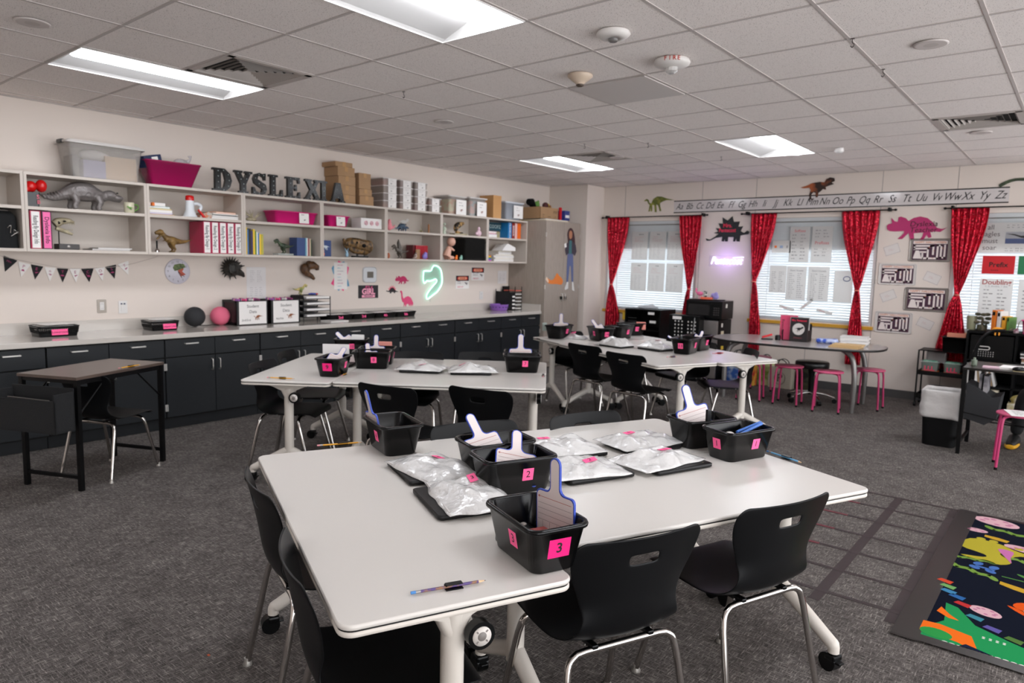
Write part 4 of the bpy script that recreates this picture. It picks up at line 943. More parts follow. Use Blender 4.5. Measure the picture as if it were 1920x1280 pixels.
for k, ch in enumerate(['Mrs.', 'P', 'E', 'n', 'T', 'E', 'C', 'O', 'S', 'T']):
    a, za, b_, zb = PEN[k]; black = k % 2 == 0
    m = (mat('pennant_black', '101114', .8) if black else PAPER)
    c = Vector((0, b_-a, zb-za)); w_ = c.length; T = frame((X0+.004+.0015*(k % 2), (a+b_)/2, (za+zb)/2), c, Vector((1, 0, 0)).cross(c))
    q = MB(m).prism(ccw([(-w_/2, 0), (w_/2, 0), (w_/2-.003, -.014), (.002, -.118), (-w_/2+.003, -.014)]), .0015, T)
    T2 = T @ Matrix.Translation((0, 0, .0022))
    q.use(mat('berry_ink', 'a03468' if 1 else '', .7)); 
    q.text(ch, .022 if k == 0 else .034, T2 @ Matrix.Translation((0, -.03, 0)), shear=.1 if k == 0 else 0)
    if k: q.prism(ccw(norm(DINS[k], .034, k in (3, 7))), .0004, T2 @ Matrix.Translation((0, -.060, 0)))
    tag(q.build('pennant'), '%s pennant %s' % ('black' if black else 'white', ['with the word Mrs., first of the banner', 'with letter P', 'with letter E between P and n', 'with letter n', 'with letter T at the middle of the banner', 'with letter E between T and C', 'with letter C', 'with letter O', 'with letter S', 'with letter T, last of the banner'][k]), 'pennant', 'pennants on the banner')
# clock
t = thing('wall_clock', 'round white wall clock with a dinosaur head picture', 'clock', (X0, 3.105, 1.375), 90)
T = frame((0, 0, 0), (1, 0, 0), (0, 0, 1))
MB(mat('clock_face', 'c9c6d0', .4)).lathe([(.118, 0), (.12, .008), (.115, .012), (0, .0125)], 36, T=T @ Matrix.Identity(4)).build('face', t)
q = MB(mat('clock_ink', '5c5a60', .6))
for h in range(1, 13):
    if h in (3, 4): continue
    a = R(90-30*h); q.text(str(h), .026, T @ Matrix.Translation((.093*cos(a), .093*sin(a), .0135)))
q.build('numerals', t)
MB(mat('moss', '3c4a2c', .6, nz=(60, '6c7c48', .1))).prism(ccw([(-.045, .035), (-.03, .065), (.02, .075), (.06, .07), (.075, .04), (.05, .03), (.04, .02), (.0, .01), (-.03, .005)]), .002, T @ Matrix.Translation((0, 0, .013))).use(mat('mouth_red', 'b0503c', .6)).prism(ccw([(.0, .012), (.03, .022), (.06, .03), (.04, 0), (.075, -.03), (.03, -.045), (.01, -.02)]), .0022, T @ Matrix.Translation((0, 0, .0132))).build('dinosaur_picture', t)
MB(mat('hand_dark', '1c1a1a', .5)).tube([(0, 0, .0165), (.06, -.05, .0165)], .002, 4, T=T).tube([(0, 0, .0165), (.035, -.06, .0165)], .0025, 4, T=T).build('hands', t)
# spiky head and rex head mounted on the wall
DKS = mat('dark_spiky', '100f0e', .5, nz=(40, '2e2a22', .2), bump=(60, .6))
def spiky(b_):
    b_.ell((0, .05, 0), (.085, .06, .085)); b_.tube([(.05, .07, -.03), (.10, .08, -.06), (.115, .08, -.085)], [.04, .025, .012], 8)
    for k in range(22):
        a = 2*PI*k/22; 
        if -2.1 < ((a+PI) % (2*PI))-PI < -.2 and k % 2: continue
        b_.tube([(.07*cos(a), .03, .07*sin(a)), (.122*cos(a), .045, .122*sin(a))], [.013, .003], 5)
        b_.tube([(.045*cos(a+.2), .08, .045*sin(a+.2)), (.085*cos(a+.2), .115, .085*sin(a+.2))], [.013, .003], 5)
    b_.tube([(.06, .08, .02), (.12, .09, .03)], [.014, .004], 6)
def wt(*a): return a
o = toy('mounted_head', 'dark spiky dinosaur head mounted on the wall under the shelves', (X0, 3.63, 1.41), 90, DKS, lambda b_: (setattr(b_, 'T', Matrix.Scale(-1, 4, (0, 1, 0))), spiky(b_)), 'wall decoration', .004, sm=1)
BRN = mat('brown_head', '3c2616', .5, nz=(30, '6a4828', .15), bump=(50, .8))
def rexh(b_):
    b_.T = Matrix.Scale(-1, 4, (0, 1, 0))
    b_.ell((-.03, .045, .01), (.055, .05, .065)); b_.tube([(-.02, .07, .05), (.04, .09, .055), (.085, .10, .03), (.09, .1, .0)], [.05, .045, .032, .018], 9)
    b_.tube([(-.03, .06, -.03), (.03, .08, -.07), (.06, .085, -.10)], [.035, .026, .016], 8); b_.ell((.0, .075, .085), (.03, .03, .02))
toy('mounted_head', 'brown open-mouthed tyrannosaur head mounted on the wall under the shelves', (X0, 4.52, 1.40), 90, BRN, rexh, 'wall decoration', .004, sm=1)
def sheet(name, label, T, w_, h, m=PAPER, cat='paper', fn=None, th=.0012):
    q = MB(m).box((0, 0, th/2), (w_, h, th), T=T)
    if fn: fn(q, T @ Matrix.Translation((0, 0, th+.0004)))
    return tag(q.build(name), label, cat)
FAINT = mat('faint_print', 'b0acae', .8)
sheet('printed_sheet', 'faint white printed sheet taped to the wall right of the spiky head', frame((X0+.001, 3.925, 1.26), (0, 1, 0), (0, 0, 1)), .22, .33, mat('white_sheet', 'dad7d6', .7), fn=lambda q, T: (lines(q, T @ Matrix.Translation((0, .07, 0)), .16, .13, 7, 2, FAINT, 5), lines(q, T @ Matrix.Translation((0, -.09, 0)), .16, .10, 5, 3, FAINT, 6)))
# star-backed poster
t = thing('poster', 'white text poster on pink and blue paper triangles', 'poster', (X0, 4.995, 1.335), 90)
T = frame((0, 0, 0), (1, 0, 0), (0, 0, 1)); q = MB(mat('poster_blue', '5c94b4', .7))
for pts, m in (([(-.10, .12), (-.125, .09), (-.10, .02), (.0, .0)], 'poster_blue'), ([(.06, .03), (.11, -.06), (.125, -.12), (.06, -.13)], 'poster_blue'), ([(-.09, -.02), (-.135, -.09), (-.09, -.115), (0, 0)], 'p'), ([(.06, .13), (.12, .10), (.10, .02), (0, 0)], 'p'), ([(-.04, .15), (-.03, .18), (.02, .15)], 'p'), ([(.0, -.15), (.04, -.18), (.05, -.15)], 'p'), ([(.0, .15), (.05, .17), (.06, .15)], 'poster_blue'), ([(-.05, -.15), (-.03, -.175), (0, -.15)], 'poster_blue')):
    q.use(MATS['poster_blue'] if m != 'p' else mat('poster_pink', 'e84c86', .7)); q.prism(ccw(pts), .001, T)
q.build('triangles', t)
q = MB(PAPER).quad(.185, .31, T, .002)
for k in range(8): lines(q, T @ Matrix.Translation((0, .125-.035*k, .002)), .11, .012, 1, 1, [mat('p1', 'c07898', .7), mat('p2', '78b0c0', .7), mat('p3', 'a0a0a8', .7)][k % 3], k, .6)
q.build('text_sheet', t)
# thermostat-like clock with its grey code panel left blank
t = thing('wall_display', 'white rounded wall display with a dark grey screen', 'display', (X0, 5.415, 1.35), 90)
MB(mat('gloss_white')).loft([[(x, y, z) for x, y in rr(w_, h, .04, 6)] for w_, h, z in ((.205, .185, 0), (.21, .19, .012), (.19, .17, .02))], T=T).build('case', t)
MB(mat('screen_grey', '6c675f', .35)).quad(.095, .075, T, .0215).build('screen', t)
sheet('sign', 'black sign reading GIRL in pink letters', frame((X0+.001, 5.40, 1.145), (0, 1, 0), (0, 0, 1)), .30, .155, mat('sign_black', '1e1a1e', .6), 'sign', lambda q, T: (q.use(mat('pk_script', 'd84a84', .6)), q.text('It\'s a', .06, T @ Matrix.Translation((.0, .055, 0)), shear=.4, bold=.02), q.use(mat('pk_light', 'f4a4bc', .6)), q.text('GIRL', .095, T @ Matrix.Translation((0, .0, .0005)), bold=.04), q.quad(.20, .03, T, 0, 0, -.055), q.use(mat('sign_black')), q.text('DINOSAUR', .026, T @ Matrix.Translation((0, -.055, .0006)), bold=.02)), .004)
PKD = mat('pink_decal', 'c42c64', .6); 
decal('dinosaur_decal', 'crimson triceratops wall decal above the black one', TRI, .235, frame((X0, 5.945, 1.285), (0, 1, 0), (0, 0, 1)), PKD)
def stex(b_, T):
    b_.use(mat('coral_decal', 'e0486c', .6))
    for k in range(6):
        a = R(30+24*k); b_.prism(ccw([(.045*cos(a-.2), .045*sin(a-.2)-.01), (.078*cos(a), .078*sin(a)-.01), (.045*cos(a+.2), .045*sin(a+.2)-.01)]), .001, T)
decal('dinosaur_decal', 'black stegosaurus wall decal with pink back plates', [(0, 60), (12, 58), (30, 65), (45, 50), (60, 35), (80, 30), (98, 38), (112, 55), (135, 68), (150, 66), (148, 72), (125, 74), (112, 70), (110, 84), (98, 84), (95, 74), (65, 74), (62, 86), (48, 86), (50, 72), (28, 72), (10, 66)], .20, frame((X0, 5.775, 1.155), (0, 1, 0), (0, 0, 1)), mat('decal_black', '17151a', .6), extra=stex)
decal('dinosaur_decal', 'pink long-necked dinosaur wall decal, lowest of the three', BRO, .225, frame((X0, 6.02, 1.045), (0, 1, 0), (0, 0, 1)), mat('pink_decal2', 'dc4878', .6))
# mint neon head
t = thing('neon_sign', 'mint green neon outline of a dinosaur head', 'neon sign', (X0, 6.455, 1.255), 90)
NT = [(110, 215), (200, 215), (225, 180), (262, 155), (340, 185), (370, 260), (370, 350), (310, 430), (240, 470), (165, 512), (143, 495), (155, 455), (225, 385), (290, 330), (280, 300), (235, 312), (190, 322), (150, 318), (112, 345), (95, 300), (97, 250)]
p = norm(NT, .34)
MB(mat('neon_mint', 'd8fff2', .4, emit='9cf5dc', es=1.1)).tube(cr([(x, -.022, y) for x, y in p], 3, True), .0065, 7, closed=True).build('neon_tube', t)
MB(mat('neon_back', 'b8e4d4', .2, alpha=.3)).prism(ccw(smooth2(p, 3)), .004, frame((0, -.004, 0), (1, 0, 0), (0, 0, 1))).build('backing', t)
MB(mat('cable', 'b8b4b0', .5)).tube(cr([(-.02, -.004, -.16), (-.02, -.004, -.22), (-.03, -.004, -.26)], 3), .0025, 5).build('cable', t)
def danger(q, T, k):
    q.use(mat('sign_black')); q.quad(.26, .07, T, 0, 0, .055)
    q.use(REDP); q.prism(ccw(rr(.21, .045, .022, 4)), .0006, T @ Matrix.Translation((0, .055, .0004)))
    q.use(mat('peach', 'f0b08c', .6)); q.prism(ccw(rr(.17, .036, .018, 4)), .0006, T @ Matrix.Translation((0, .055, .0012))); q.use(mat('rd', 'c03828', .6)); q.text('DANGER', .03, T @ Matrix.Translation((0, .055, .0022)), bold=.03)
    lines(q, T @ Matrix.Translation((-.04, -.0, 0)), .15, .05, 2, 1, mat('ink_soft', '6a6868', .7), k, .3)
    q.use(mat('redsoft', 'd05870', .7)); q.text('KEEP OUT', .026, T @ Matrix.Translation((-.04, -.065, 0)), bold=.02)
    q.use(mat('ink_soft')); q.prism(ccw(norm(REX, .08, True)), .0005, T @ Matrix.Translation((.085, -.02, 0)))
sheet('sign', 'small DANGER KEEP OUT dinosaur sign, the lower of two', frame((X0+.001, 7.045, 1.25), (0, 1, 0), (0, 0, 1)), .27, .18, PAPER, 'sign', lambda q, T: danger(q, T, 1), .003)
sheet('sign', 'small DANGER KEEP OUT dinosaur sign, the upper of two', frame((X0+.001, 7.36, 1.365), (0, 1, 0), (0, 0, 1)), .27, .18, PAPER, 'sign', lambda q, T: danger(q, T, 2), .003)
sheet('printed_sheet', 'faint small sheet on the wall left of the tall cabinet', frame((X0+.001, 7.90, 1.32), (0, 1, 0), (0, 0, 1)), .20, .19, mat('white_sheet'), fn=lambda q, T: lines(q, T, .15, .12, 5, 2, FAINT, 9))
def plate(y, z, lab, w_=.075, h=.115, kind=0):
    t = thing('switch_plate' if kind != 2 else 'wall_outlet', lab, 'outlet', (X0, y, z), 90)
    MB(mat('plate_steel', '8f877e', .35, metal=.5) if kind == 0 else mat('plate_white', 'd8d5d2', .4)).box((0, -.003, 0), (w_, .006, h), bev=.002).build('plate', t)
    MB(mat('plate_white', 'd8d5d2', .4)).box((0, -.0075, 0), (w_*.45, .003, h*.6)).build('insert', t)
    q = MB(MATTE if kind == 0 else BLB)
    for s in (-1, 1):
        if kind == 1: q.box((s*.012, -.007, .03), (.014, .004, .012))
        else: q.box((s*.006, -.0095, .02), (.002, .001, .009)).box((s*.006, -.0095, -.02), (.002, .001, .009))
    q.build('sockets', t)
plate(2.43, 1.065, 'steel-framed wall outlet above the counter between the two baskets')
plate(2.605, 1.05, 'white data plate with two blue sockets right of the steel outlet', kind=1)
plate(7.44, 1.06, 'wall outlet above the counter left of the purple basket', kind=2)

# ============================================================ ON THE COUNTER
CT = .8505
def basket(y, w_, txt, lab, rz=0):
    t = thing('basket', lab, 'basket', (-6.50, y, CT), 90+rz, 'black perforated baskets on the counter')
    h, d = .085, .24; q = MB(BLACKP)
    q.rlo([(w_-.03, d-.03, .02, 0), (w_-.03, d-.03, .02, .004)])
    # walls as bars leaving small square holes
    for z0, z1 in ((0, .03), (.072, .085)): q.loft([[(x, y_, z) for x, y_ in rr(w_-.03+.03*z/h, d-.03+.03*z/h, .02)] for z in (z0, z1)], None, True, False, False)
    q.rlo([(w_+.006, d+.006, .024, .081), (w_+.006, d+.006, .024, .086)], cap0=False, cap1=False)
    for zz in (.030, .044, .058): q.loft([[(x, y_, z) for x, y_ in rr(w_-.03+.03*z/h, d-.03+.03*z/h, .02)] for z in (zz+.010, zz+.0145)], None, True, False, False)
    n = int(w_/.014)
    for i in range(n):
        x = -w_/2+.02+i*(w_-.04)/(n-1)
        for s in (-1, 1): q.tube([(x, s*(d/2-.0115), .028), (x, s*(d/2-.0035), .074)], .0028, 4)
    n = int(d/.014)
    for i in range(n):
        yy_ = -d/2+.02+i*(d-.04)/(n-1)
        for s in (-1, 1): q.tube([(s*(w_/2-.0115), yy_, .028), (s*(w_/2-.0035), yy_, .074)], .0028, 4)
    q.build('basket_body', t)
    T = frame((.0 if txt[0] == 'L' else .03, -d/2-.004, .038), (1, 0, 0), (0, .15, 1))
    q = MB(PINK).box((0, 0, 0), (.115, .046, .002), T=T).use(INK).text(txt, .026, T @ Matrix.Translation((0, 0, .0016))); q.build('label', t)
    for k in range(4):
        s = thing('worksheet', 'loose worksheet in the %s basket, %s' % (txt, ['lowest', 'second', 'third', 'uppermost'][k]), 'paper', (-6.50, y+.01*k-.03, CT+.06+.012*k), 90+rz+rnd.uniform(-10, 10), 'worksheets in the %s basket' % txt)
        MB([PAPER, PAPER2, PAPER, PAPER][k]).box((0, 0, 0), (w_*.75, d*.82, .001)).build('sheet', s)
basket(1.985, .30, 'Lowercase', 'black perforated basket with pink Lowercase label')
basket(2.83, .25, 'Uppercase', 'black perforated basket with pink Uppercase label')
def lantern(y, r_, m, lab, tail=False):
    t = thing('paper_lantern', lab, 'paper lantern', (-6.60, y, CT+r_), 90)
    pr = [(max(.02, r_*cos(a))*(1+.012*(k % 2)), r_*sin(a)) for k, a in enumerate([-PI/2+.15+(PI-.3)*i/26 for i in range(27)])]
    MB(m).lathe(pr, 30, T=TR(rx=20 if tail else 0)).build('shade', t)
    if tail: MB(MATTE).tube(cr([(.02, -.0, -r_+.01), (.10, -.04, -r_+.008), (.16, -.03, -r_+.01), (.22, -.05, -r_+.006)], 4), .004, 6).build('cord', t)
lantern(3.20, .095, mat('lantern_black', '26272a', .8), 'dark grey ribbed paper ball lying on the counter with its cord', True)
lantern(3.455, .092, mat('lantern_pink', 'e06a86', .8), 'pink ribbed paper ball on the counter left of the Student Data boxes')
for k, (y, l2) in enumerate([(3.71, '2nd/3rd'), (4.085, '4th/5th')]):
    t = thing('file_box', 'black hanging file box labelled Student Data %s' % l2, 'file box', (-6.44, y, CT), 90, 'Student Data file boxes')
    W_, H_ = .345, .245
    q = MB(mat('file_black', '121214', .5)).b2(-W_/2, W_/2, 0, .27, 0, .004)
    q.b2(-W_/2, W_/2, 0, .006, 0, H_).b2(-W_/2, W_/2, .264, .27, 0, H_).b2(-W_/2, -W_/2+.006, 0, .27, 0, .03).b2(-W_/2, -W_/2+.006, 0, .27, H_-.02, H_).b2(W_/2-.006, W_/2, 0, .27, 0, H_)
    q.b2(-W_/2, -W_/2+.006, 0, .04, 0, H_).b2(-W_/2, -W_/2+.006, .24, .27, 0, H_)
    q.build('box_frame', t)
    T = frame((.005, -.001, H_/2), (1, 0, 0), (0, 0, 1))
    q = MB(PAPER).quad(W_*.86, H_*.92, T).use(INK); q.text('Student', .042, T @ Matrix.Translation((0, .065, .0006))); q.text('Data', .042, T @ Matrix.Translation((0, .01, .0006))); q.text(l2, .03, T @ Matrix.Translation((-.075, -.072, .0006)))
    q.use(mat('spino', '8a5230', .7)).prism(ccw(norm(IGU, .11)), .0004, T @ Matrix.Translation((.06, -.05, .0006))); q.build('label_card', t)
    q = MB(mat('folders_dark', '3c2428', .8, nz=(1, '5c3c3c', .1)))
    for i in range(22): q.use([mat('folders_dark'), mat('folders_red', '5a2a30', .8)][i % 2]); q.b2(-W_/2+.008+.0145*i, -W_/2+.019+.0145*i, .012, .258, .01, H_-.012)
    q.build('hanging_folders', t)
    q = MB(mat('tab_violet', 'a868b8', .6))
    for i in range(20):
        q.use([mat('tab_violet'), PINK, PAPER, mat('tab_plum', '8a3c6a', .6)][i % 4]); q.box((-W_/2+.03+.0145*i, .03+.04*(i % 5), H_+.004), (.012, .06, .024), rz=10)
    q.build('folder_tabs', t)
# wire paper trays
WIRE = mat('wire_dark', '1a1a1c', .45, metal=.5)
t = thing('letter_tray', 'black four-tier wire letter tray right of the Student Data boxes', 'letter tray', (-6.56, 4.47, CT), 90)
for k in range(4):
    z = .05+.065*k; q = MB(WIRE)
    for x in (-.17, .17): q.tube([(x, -.12, z), (x, .12, z)], .004, 5)
    for y in (-.12, .12): q.tube([(-.17, y, z), (.17, y, z)], .004, 5)
    q.b2(-.17, .17, -.12, .12, z-.002, z); q.b2(-.17, -.167, -.12, .12, z, z+.035).b2(-.17, .17, .117, .12, z, z+.035); q.build('tray', t)
q = MB(WIRE)
for x in (-.17, .17):
    for y in (-.12, .12): q.tube([(x, y, 0), (x, y, .27)], .005, 6)
q.build('uprights', t)
for k in range(4):
    p = thing('paper_stack', 'white paper stack in the %s tier of the wire letter tray' % ['bottom', 'second', 'third', 'top'][k], 'paper stack', (-6.55, 4.49, CT+.052+.065*k), 90+rnd.uniform(-3, 3), 'papers in the letter tray')
    MB(PAPER).box((0, 0, .011), (.29, .21, .022)).build('sheets', p)
toy('toy_dinosaur', 'small green and yellow toy dinosaur standing on top of the wire letter tray', (-6.58, 4.36, CT+.285), 90, mat('green_yellow_toy', '6c7c3c', .5, nz=(24, 'c8b470', .1)), lambda b_: theropod(b_, .115, .2, 1.2), vox=.003)
toy('clothes_clip', 'blue and red clips lying on top of the wire letter tray', (-6.56, 4.50, CT+.285), 90, mat('clip_mix', '3448a0', .5, nz=(16, 'c02c2c', .03)), lambda b_: b_.tube([(-.05, 0, .006), (0, .02, .01), (.06, -.01, .006)], .01, 6), 'clips', .003)
# grade trays
for k, (g_, y) in enumerate([('2nd', 4.76), ('3rd', 5.08), ('4th', 5.40), ('5th', 5.72)]):
    t = thing('grade_tray', 'low black tray marked %s in pink on the counter' % g_, 'tray', (-6.50, y, CT), 90, 'black trays marked by grade')
    tote(MB(BLACKP), .325, .24, .065, taper=.03, r=.02, rim=.006).build('tray', t)
    T = frame((-.02, -.116, .032), (1, 0, 0), (0, .15, 1))
    q = MB(PINK).text(g_, .042, T @ Matrix.Translation((0, 0, .004)), bold=.03); q.build('lettering', t)
    for i in range(2):
        p = thing('worksheet', '%s white sheet lying in the tray marked %s' % (['lower', 'upper'][i], g_), 'paper', (-6.51, y+.01, CT+.048+.012*i), 90+rnd.uniform(-8, 8), 'papers in the grade trays')
        MB(PAPER).box((0, 0, 0), (.27, .18, .0015)).build('sheet', p)
flat(4.62, CT+.0, .24, .18, .012, PAPER2, 'flat grey-white folder on the counter in front of the wire letter tray', xf=-6.24, name='folder', cat='folder')
# purple basket, paper organiser
t = thing('basket', 'round purple plastic basket at the far end of the counter', 'basket', (-6.52, 7.60, CT), 0)
MB(mat('purple_plastic', '9868c4', .35)).lathe([(.10, 0), (.12, .01), (.135, .085), (.14, .09), (.132, .088), (.115, .012), (0, .008)], 30).build('basket_body', t)
q = MB(mat('purple_hole', '4c2c78', .7))
for k in range(16):
    a = 2*PI*k/16; q.ell((.1292*cos(a), .1292*sin(a), .05), (.011, .011, .008), n=8, m=5)
q.build('perforations', t)
t = thing('file_organizer', 'black mesh paper organizer with white trays beside the purple basket', 'file organizer', (-6.56, 7.86, CT), 90)
q = MB(WIRE)
for x in (-.15, 0, .15):
    for y in (-.12, .12): q.b2(x-.004, x+.004, y-.004, y+.004, 0, .34 if x > -.1 else .30)
q.b2(-.15, 0, -.12, .12, .0, .004).b2(-.15, -.146, -.12, .12, 0, .27).b2(-.15, 0, -.12, -.118, .02, .26).b2(0, .15, .116, .12, 0, .34); q.build('mesh_frame', t)
for k in range(6): 
    MB(WIRE).b2(.0, .15, -.12, .12, .012+.052*k, .015+.052*k).use(PAPER if k != 5 else mat('coral_paper', 'd86858', .7)).b2(.004, .146, -.122, .1, .016+.052*k, .026+.052*k).build('paper_tray', t)
for k in range(4): MB(PAPER).box((-.03, -.1215, .03+.055*k), (.06, .004, .024), bev=.01).build('label_tag', t)
# decals on the tall cabinet doors (x = -6.045)
XC = -6.047
def person_print(b_, T):
    def pr(pts, m, z): b_.use(m).prism(ccw(pts), .0008, T @ Matrix.Translation((0, 0, z)))
    HAIR = mat('print_hair', '3c2024', .7); SK = mat('print_skin', 'b07858', .7); JK = mat('print_jacket', '3c3440', .7); JN = mat('print_jeans', '5a648c', .7); TE = mat('print_teal', '3c6c70', .7)
    pr(smooth2([(-.06, .30), (-.07, .38), (-.03, .455), (.03, .455), (.075, .38), (.10, .26), (.09, .17), (.05, .2), (-.04, .22)], 3), HAIR, 0)
    pr(smooth2([(-.03, .33), (-.03, .40), (.0, .425), (.03, .40), (.03, .33), (0, .30)], 3), SK, .001)
    pr([(-.11, .13), (-.09, .22), (-.04, .26), (.05, .26), (.11, .22), (.135, .12), (.10, .05), (.06, .08), (-.05, .08), (-.08, .05)], JK, .002)
    pr([(-.025, .28), (.025, .28), (.03, .08), (-.03, .08)], TE, .003)
    pr([(-.05, .09), (.06, .09), (.075, -.08), (.085, -.34), (.05, -.34), (.02, -.1), (-.0, -.1), (-.025, -.34), (-.06, -.34), (-.06, -.08)], JN, .002)
    pr([(-.05, -.34), (-.02, -.34), (-.02, -.44), (-.085, -.46), (-.09, -.43)], PAPER2, .003); pr([(.055, -.34), (.085, -.34), (.115, -.47), (.11, -.48), (.06, -.46)], PAPER2, .003)
    pr([(-.13, .22), (-.09, .24), (-.08, .18), (-.12, .165)], PAPER, .004)
q = MB(mat('print_hair', '3c2024', .7)); person_print(q, frame((XC, 8.66, 1.61), (0, 1, 0), (0, 0, 1)) @ Matrix.Diagonal((1.25, 1, 1, 1)))
tag(q.build('wall_cutout'), 'printed cutout of a long-haired figure in jacket and jeans on the tall cabinet door', 'door decoration')
q = MB(mat('print_orange', 'dc7a30', .7)).prism(ccw(smooth2([(-.22, -.02), (-.15, -.06), (-.05, -.07), (.05, -.07), (.16, -.08), (.20, -.03), (.16, .02), (.10, .05), (.05, .09), (.02, .07), (-.04, .0), (-.12, -.01), (-.19, .02)], 2)), .002, frame((XC, 8.30, 1.31), (0, 1, 0), (0, 0, 1)))
q.use(mat('print_cream', 'e0c8b0', .7)).prism(ccw([(-.24, .0), (-.17, -.05), (-.16, -.02), (-.21, .04)]), .001, frame((XC+.002, 8.30, 1.31), (0, 1, 0), (0, 0, 1)))
tag(q.build('wall_cutout'), 'orange lying baby dinosaur cutout on the tall cabinet door', 'door decoration')
# ============================================================ small black student desk
DX, DY, DA = -5.245, 1.835, 115.5
t = thing('student_desk', 'small black desk with brown-grey top at the left, before the cabinets', 'desk', (DX, DY, 0), DA)
W_, D_ = .76, .475
MB(mat('desk_top_brown', '4f423c', .32, nz=(3, '5d4f47', .3), stretch=(1, 12, 1))).b2(-W_/2, W_/2, -D_/2, D_/2, .725, .745, bev=.002).build('desk_top', t)
for sx in (-1, 1):
    for sy in (-1, 1):
        MB(BLACKM).box((sx*(W_/2-.02), sy*(D_/2-.02), .3625), (.028, .028, .725)).build('leg', t)
    MB(BLACKM).box((sx*(W_/2-.02), 0, .09), (.022, D_-.06, .022)).build('side_rail', t)
    MB(BLACKM).box((sx*(W_/2-.02), 0, .712), (.022, D_-.06, .022)).build('top_rail', t)
for sy in (-1, 1): MB(BLACKM).box((0, sy*(D_/2-.02), .708), (W_-.06, .02, .03)).build('apron', t)
for sx in (-1, 1): MB(BLACKM).tube([(sx*(W_/2-.03), -D_/2+.02, .50), (sx*(W_/2-.24), -D_/2+.02, .70)], .006, 6).build('brace', t)
for sx in (-1, ): MB(BLACKM).tube([(sx*(W_/2-.03), D_/2-.02, .50), (sx*(W_/2-.24), D_/2-.02, .70)], .006, 6).build('brace', t)
t = thing('hanging_organizer', 'black fabric organizer pouch hanging from the left end of the small desk', 'organizer', (DX+.465*cos(R(DA))*-1, DY-.465*sin(R(DA)), 0), DA)
q = MB(mat('pouch_fabric', '131416', .85, bump=(120, .3)))
q.b2(-.085, .06, -.24, -.232, .42, .66).b2(-.085, .06, .232, .24, .42, .66).b2(-.085, -.077, -.24, .24, .42, .62).b2(.052, .06, -.24, .24, .42, .68).b2(-.085, .06, -.24, .24, .415, .423); q.build('pouch', t)
MB(mat('grey_wire', '5c5a58', .4, metal=.6)).tube([(-.081, -.2, .623), (-.081, .12, .63)], .004, 6).build('wire_rim', t)
# ============================================================ WINDOW WALL (y = 9.49)
YW = 9.489
ROD = BLACKM
def seqmat():
    m = bpy.data.materials.new('red_sequins'); m.use_nodes = True; nt = m.node_tree; b = nt.nodes['Principled BSDF']
    b.inputs['Base Color'].default_value = lin('b40a24'); b.inputs['Metallic'].default_value = .55; b.inputs['Roughness'].default_value = .32
    tc = nt.nodes.new('ShaderNodeTexCoord'); v = nt.nodes.new('ShaderNodeTexVoronoi'); v.inputs['Scale'].default_value = 75
    nt.links.new(tc.outputs['Object'], v.inputs['Vector'])
    mr = nt.nodes.new('ShaderNodeVectorMath'); mr.operation = 'SUBTRACT'; mr.inputs[1].default_value = (.5, .5, .5); nt.links.new(v.outputs['Color'], mr.inputs[0])
    sc = nt.nodes.new('ShaderNodeVectorMath'); sc.operation = 'SCALE'; sc.inputs['Scale'].default_value = .75; nt.links.new(mr.outputs[0], sc.inputs[0])
    g = nt.nodes.new('ShaderNodeNewGeometry'); ad = nt.nodes.new('ShaderNodeVectorMath'); ad.operation = 'ADD'
    nt.links.new(g.outputs['Normal'], ad.inputs[0]); nt.links.new(sc.outputs[0], ad.inputs[1])
    nm = nt.nodes.new('ShaderNodeVectorMath'); nm.operation = 'NORMALIZE'; nt.links.new(ad.outputs[0], nm.inputs[0]); nt.links.new(nm.outputs[0], b.inputs['Normal'])
    rp = nt.nodes.new('ShaderNodeValToRGB'); rp.color_ramp.elements[0].color = lin('8c0418'); rp.color_ramp.elements[1].color = lin('e01c3c')
    sp = nt.nodes.new('ShaderNodeSeparateColor'); nt.links.new(v.outputs['Color'], sp.inputs[0]); nt.links.new(sp.outputs[0], rp.inputs[0]); nt.links.new(rp.outputs[0], b.inputs['Base Color'])
    return m
SEQ = seqmat()
ZR = 2.265
def curtain(xa, xb, xk, zk, x2a, x2b, zb, lab, seed):
    """top edge xa..xb, gathered at xk (height zk), bottom edge x2a..x2b at zb"""
    t = thing('curtain', lab, 'curtain', (0, 0, 0), 0, 'red sequined curtains')
    nx, nz = 44, 46; vs = []; fs = []; rs = random.Random(seed); ph = rs.uniform(0, 6)
    for i in range(nz+1):
        z = ZR + (zb-ZR)*i/nz
        if z > zk:
            u = (ZR-z)/(ZR-zk); a = u**1.35
            l = xa+(xk-.018-xa)*a**1.0; r_ = xb+(xk+.018-xb)*(u**1.5)
            amp = .020*(1-.5*u)
        else:
            u = (zk-z)/(zk-zb); e_ = min(1, u*1.5)**.7
            l = xk-.018+(x2a-xk+.018)*e_; r_ = xk+.018+(x2b-xk-.018)*e_
            amp = .010+.012*u
        for j in range(nx+1):
            v = j/nx
            f = amp*(sin(v*2*PI*6+ph)+.35*sin(v*2*PI*11+2*ph))
            vs.append((l+(r_-l)*v+.004*sin(v*40+z*9), YB-.075+f, z))
    for i in range(nz):
        for j in range(nx):
            a = i*(nx+1)+j; fs.append((a, a+1, a+nx+2, a+nx+1))
    o = MB(SEQ).add(vs, fs, True).build('curtain_cloth', t); mod(o, 'SOLIDIFY', thickness=.003)
    MB(mat('tie_coral', 'd87868', .4, metal=.3)).tube([(xk+.026*cos(a*PI/5), YB-.075+.026*sin(a*PI/5), zk) for a in range(10)], .008, 7, closed=True).build('tieback', t)
curtain(-5.90, -5.50, -5.78, 1.235, -5.87, -5.62, .56, 'red sequined curtain at the left side of the left window', 1)
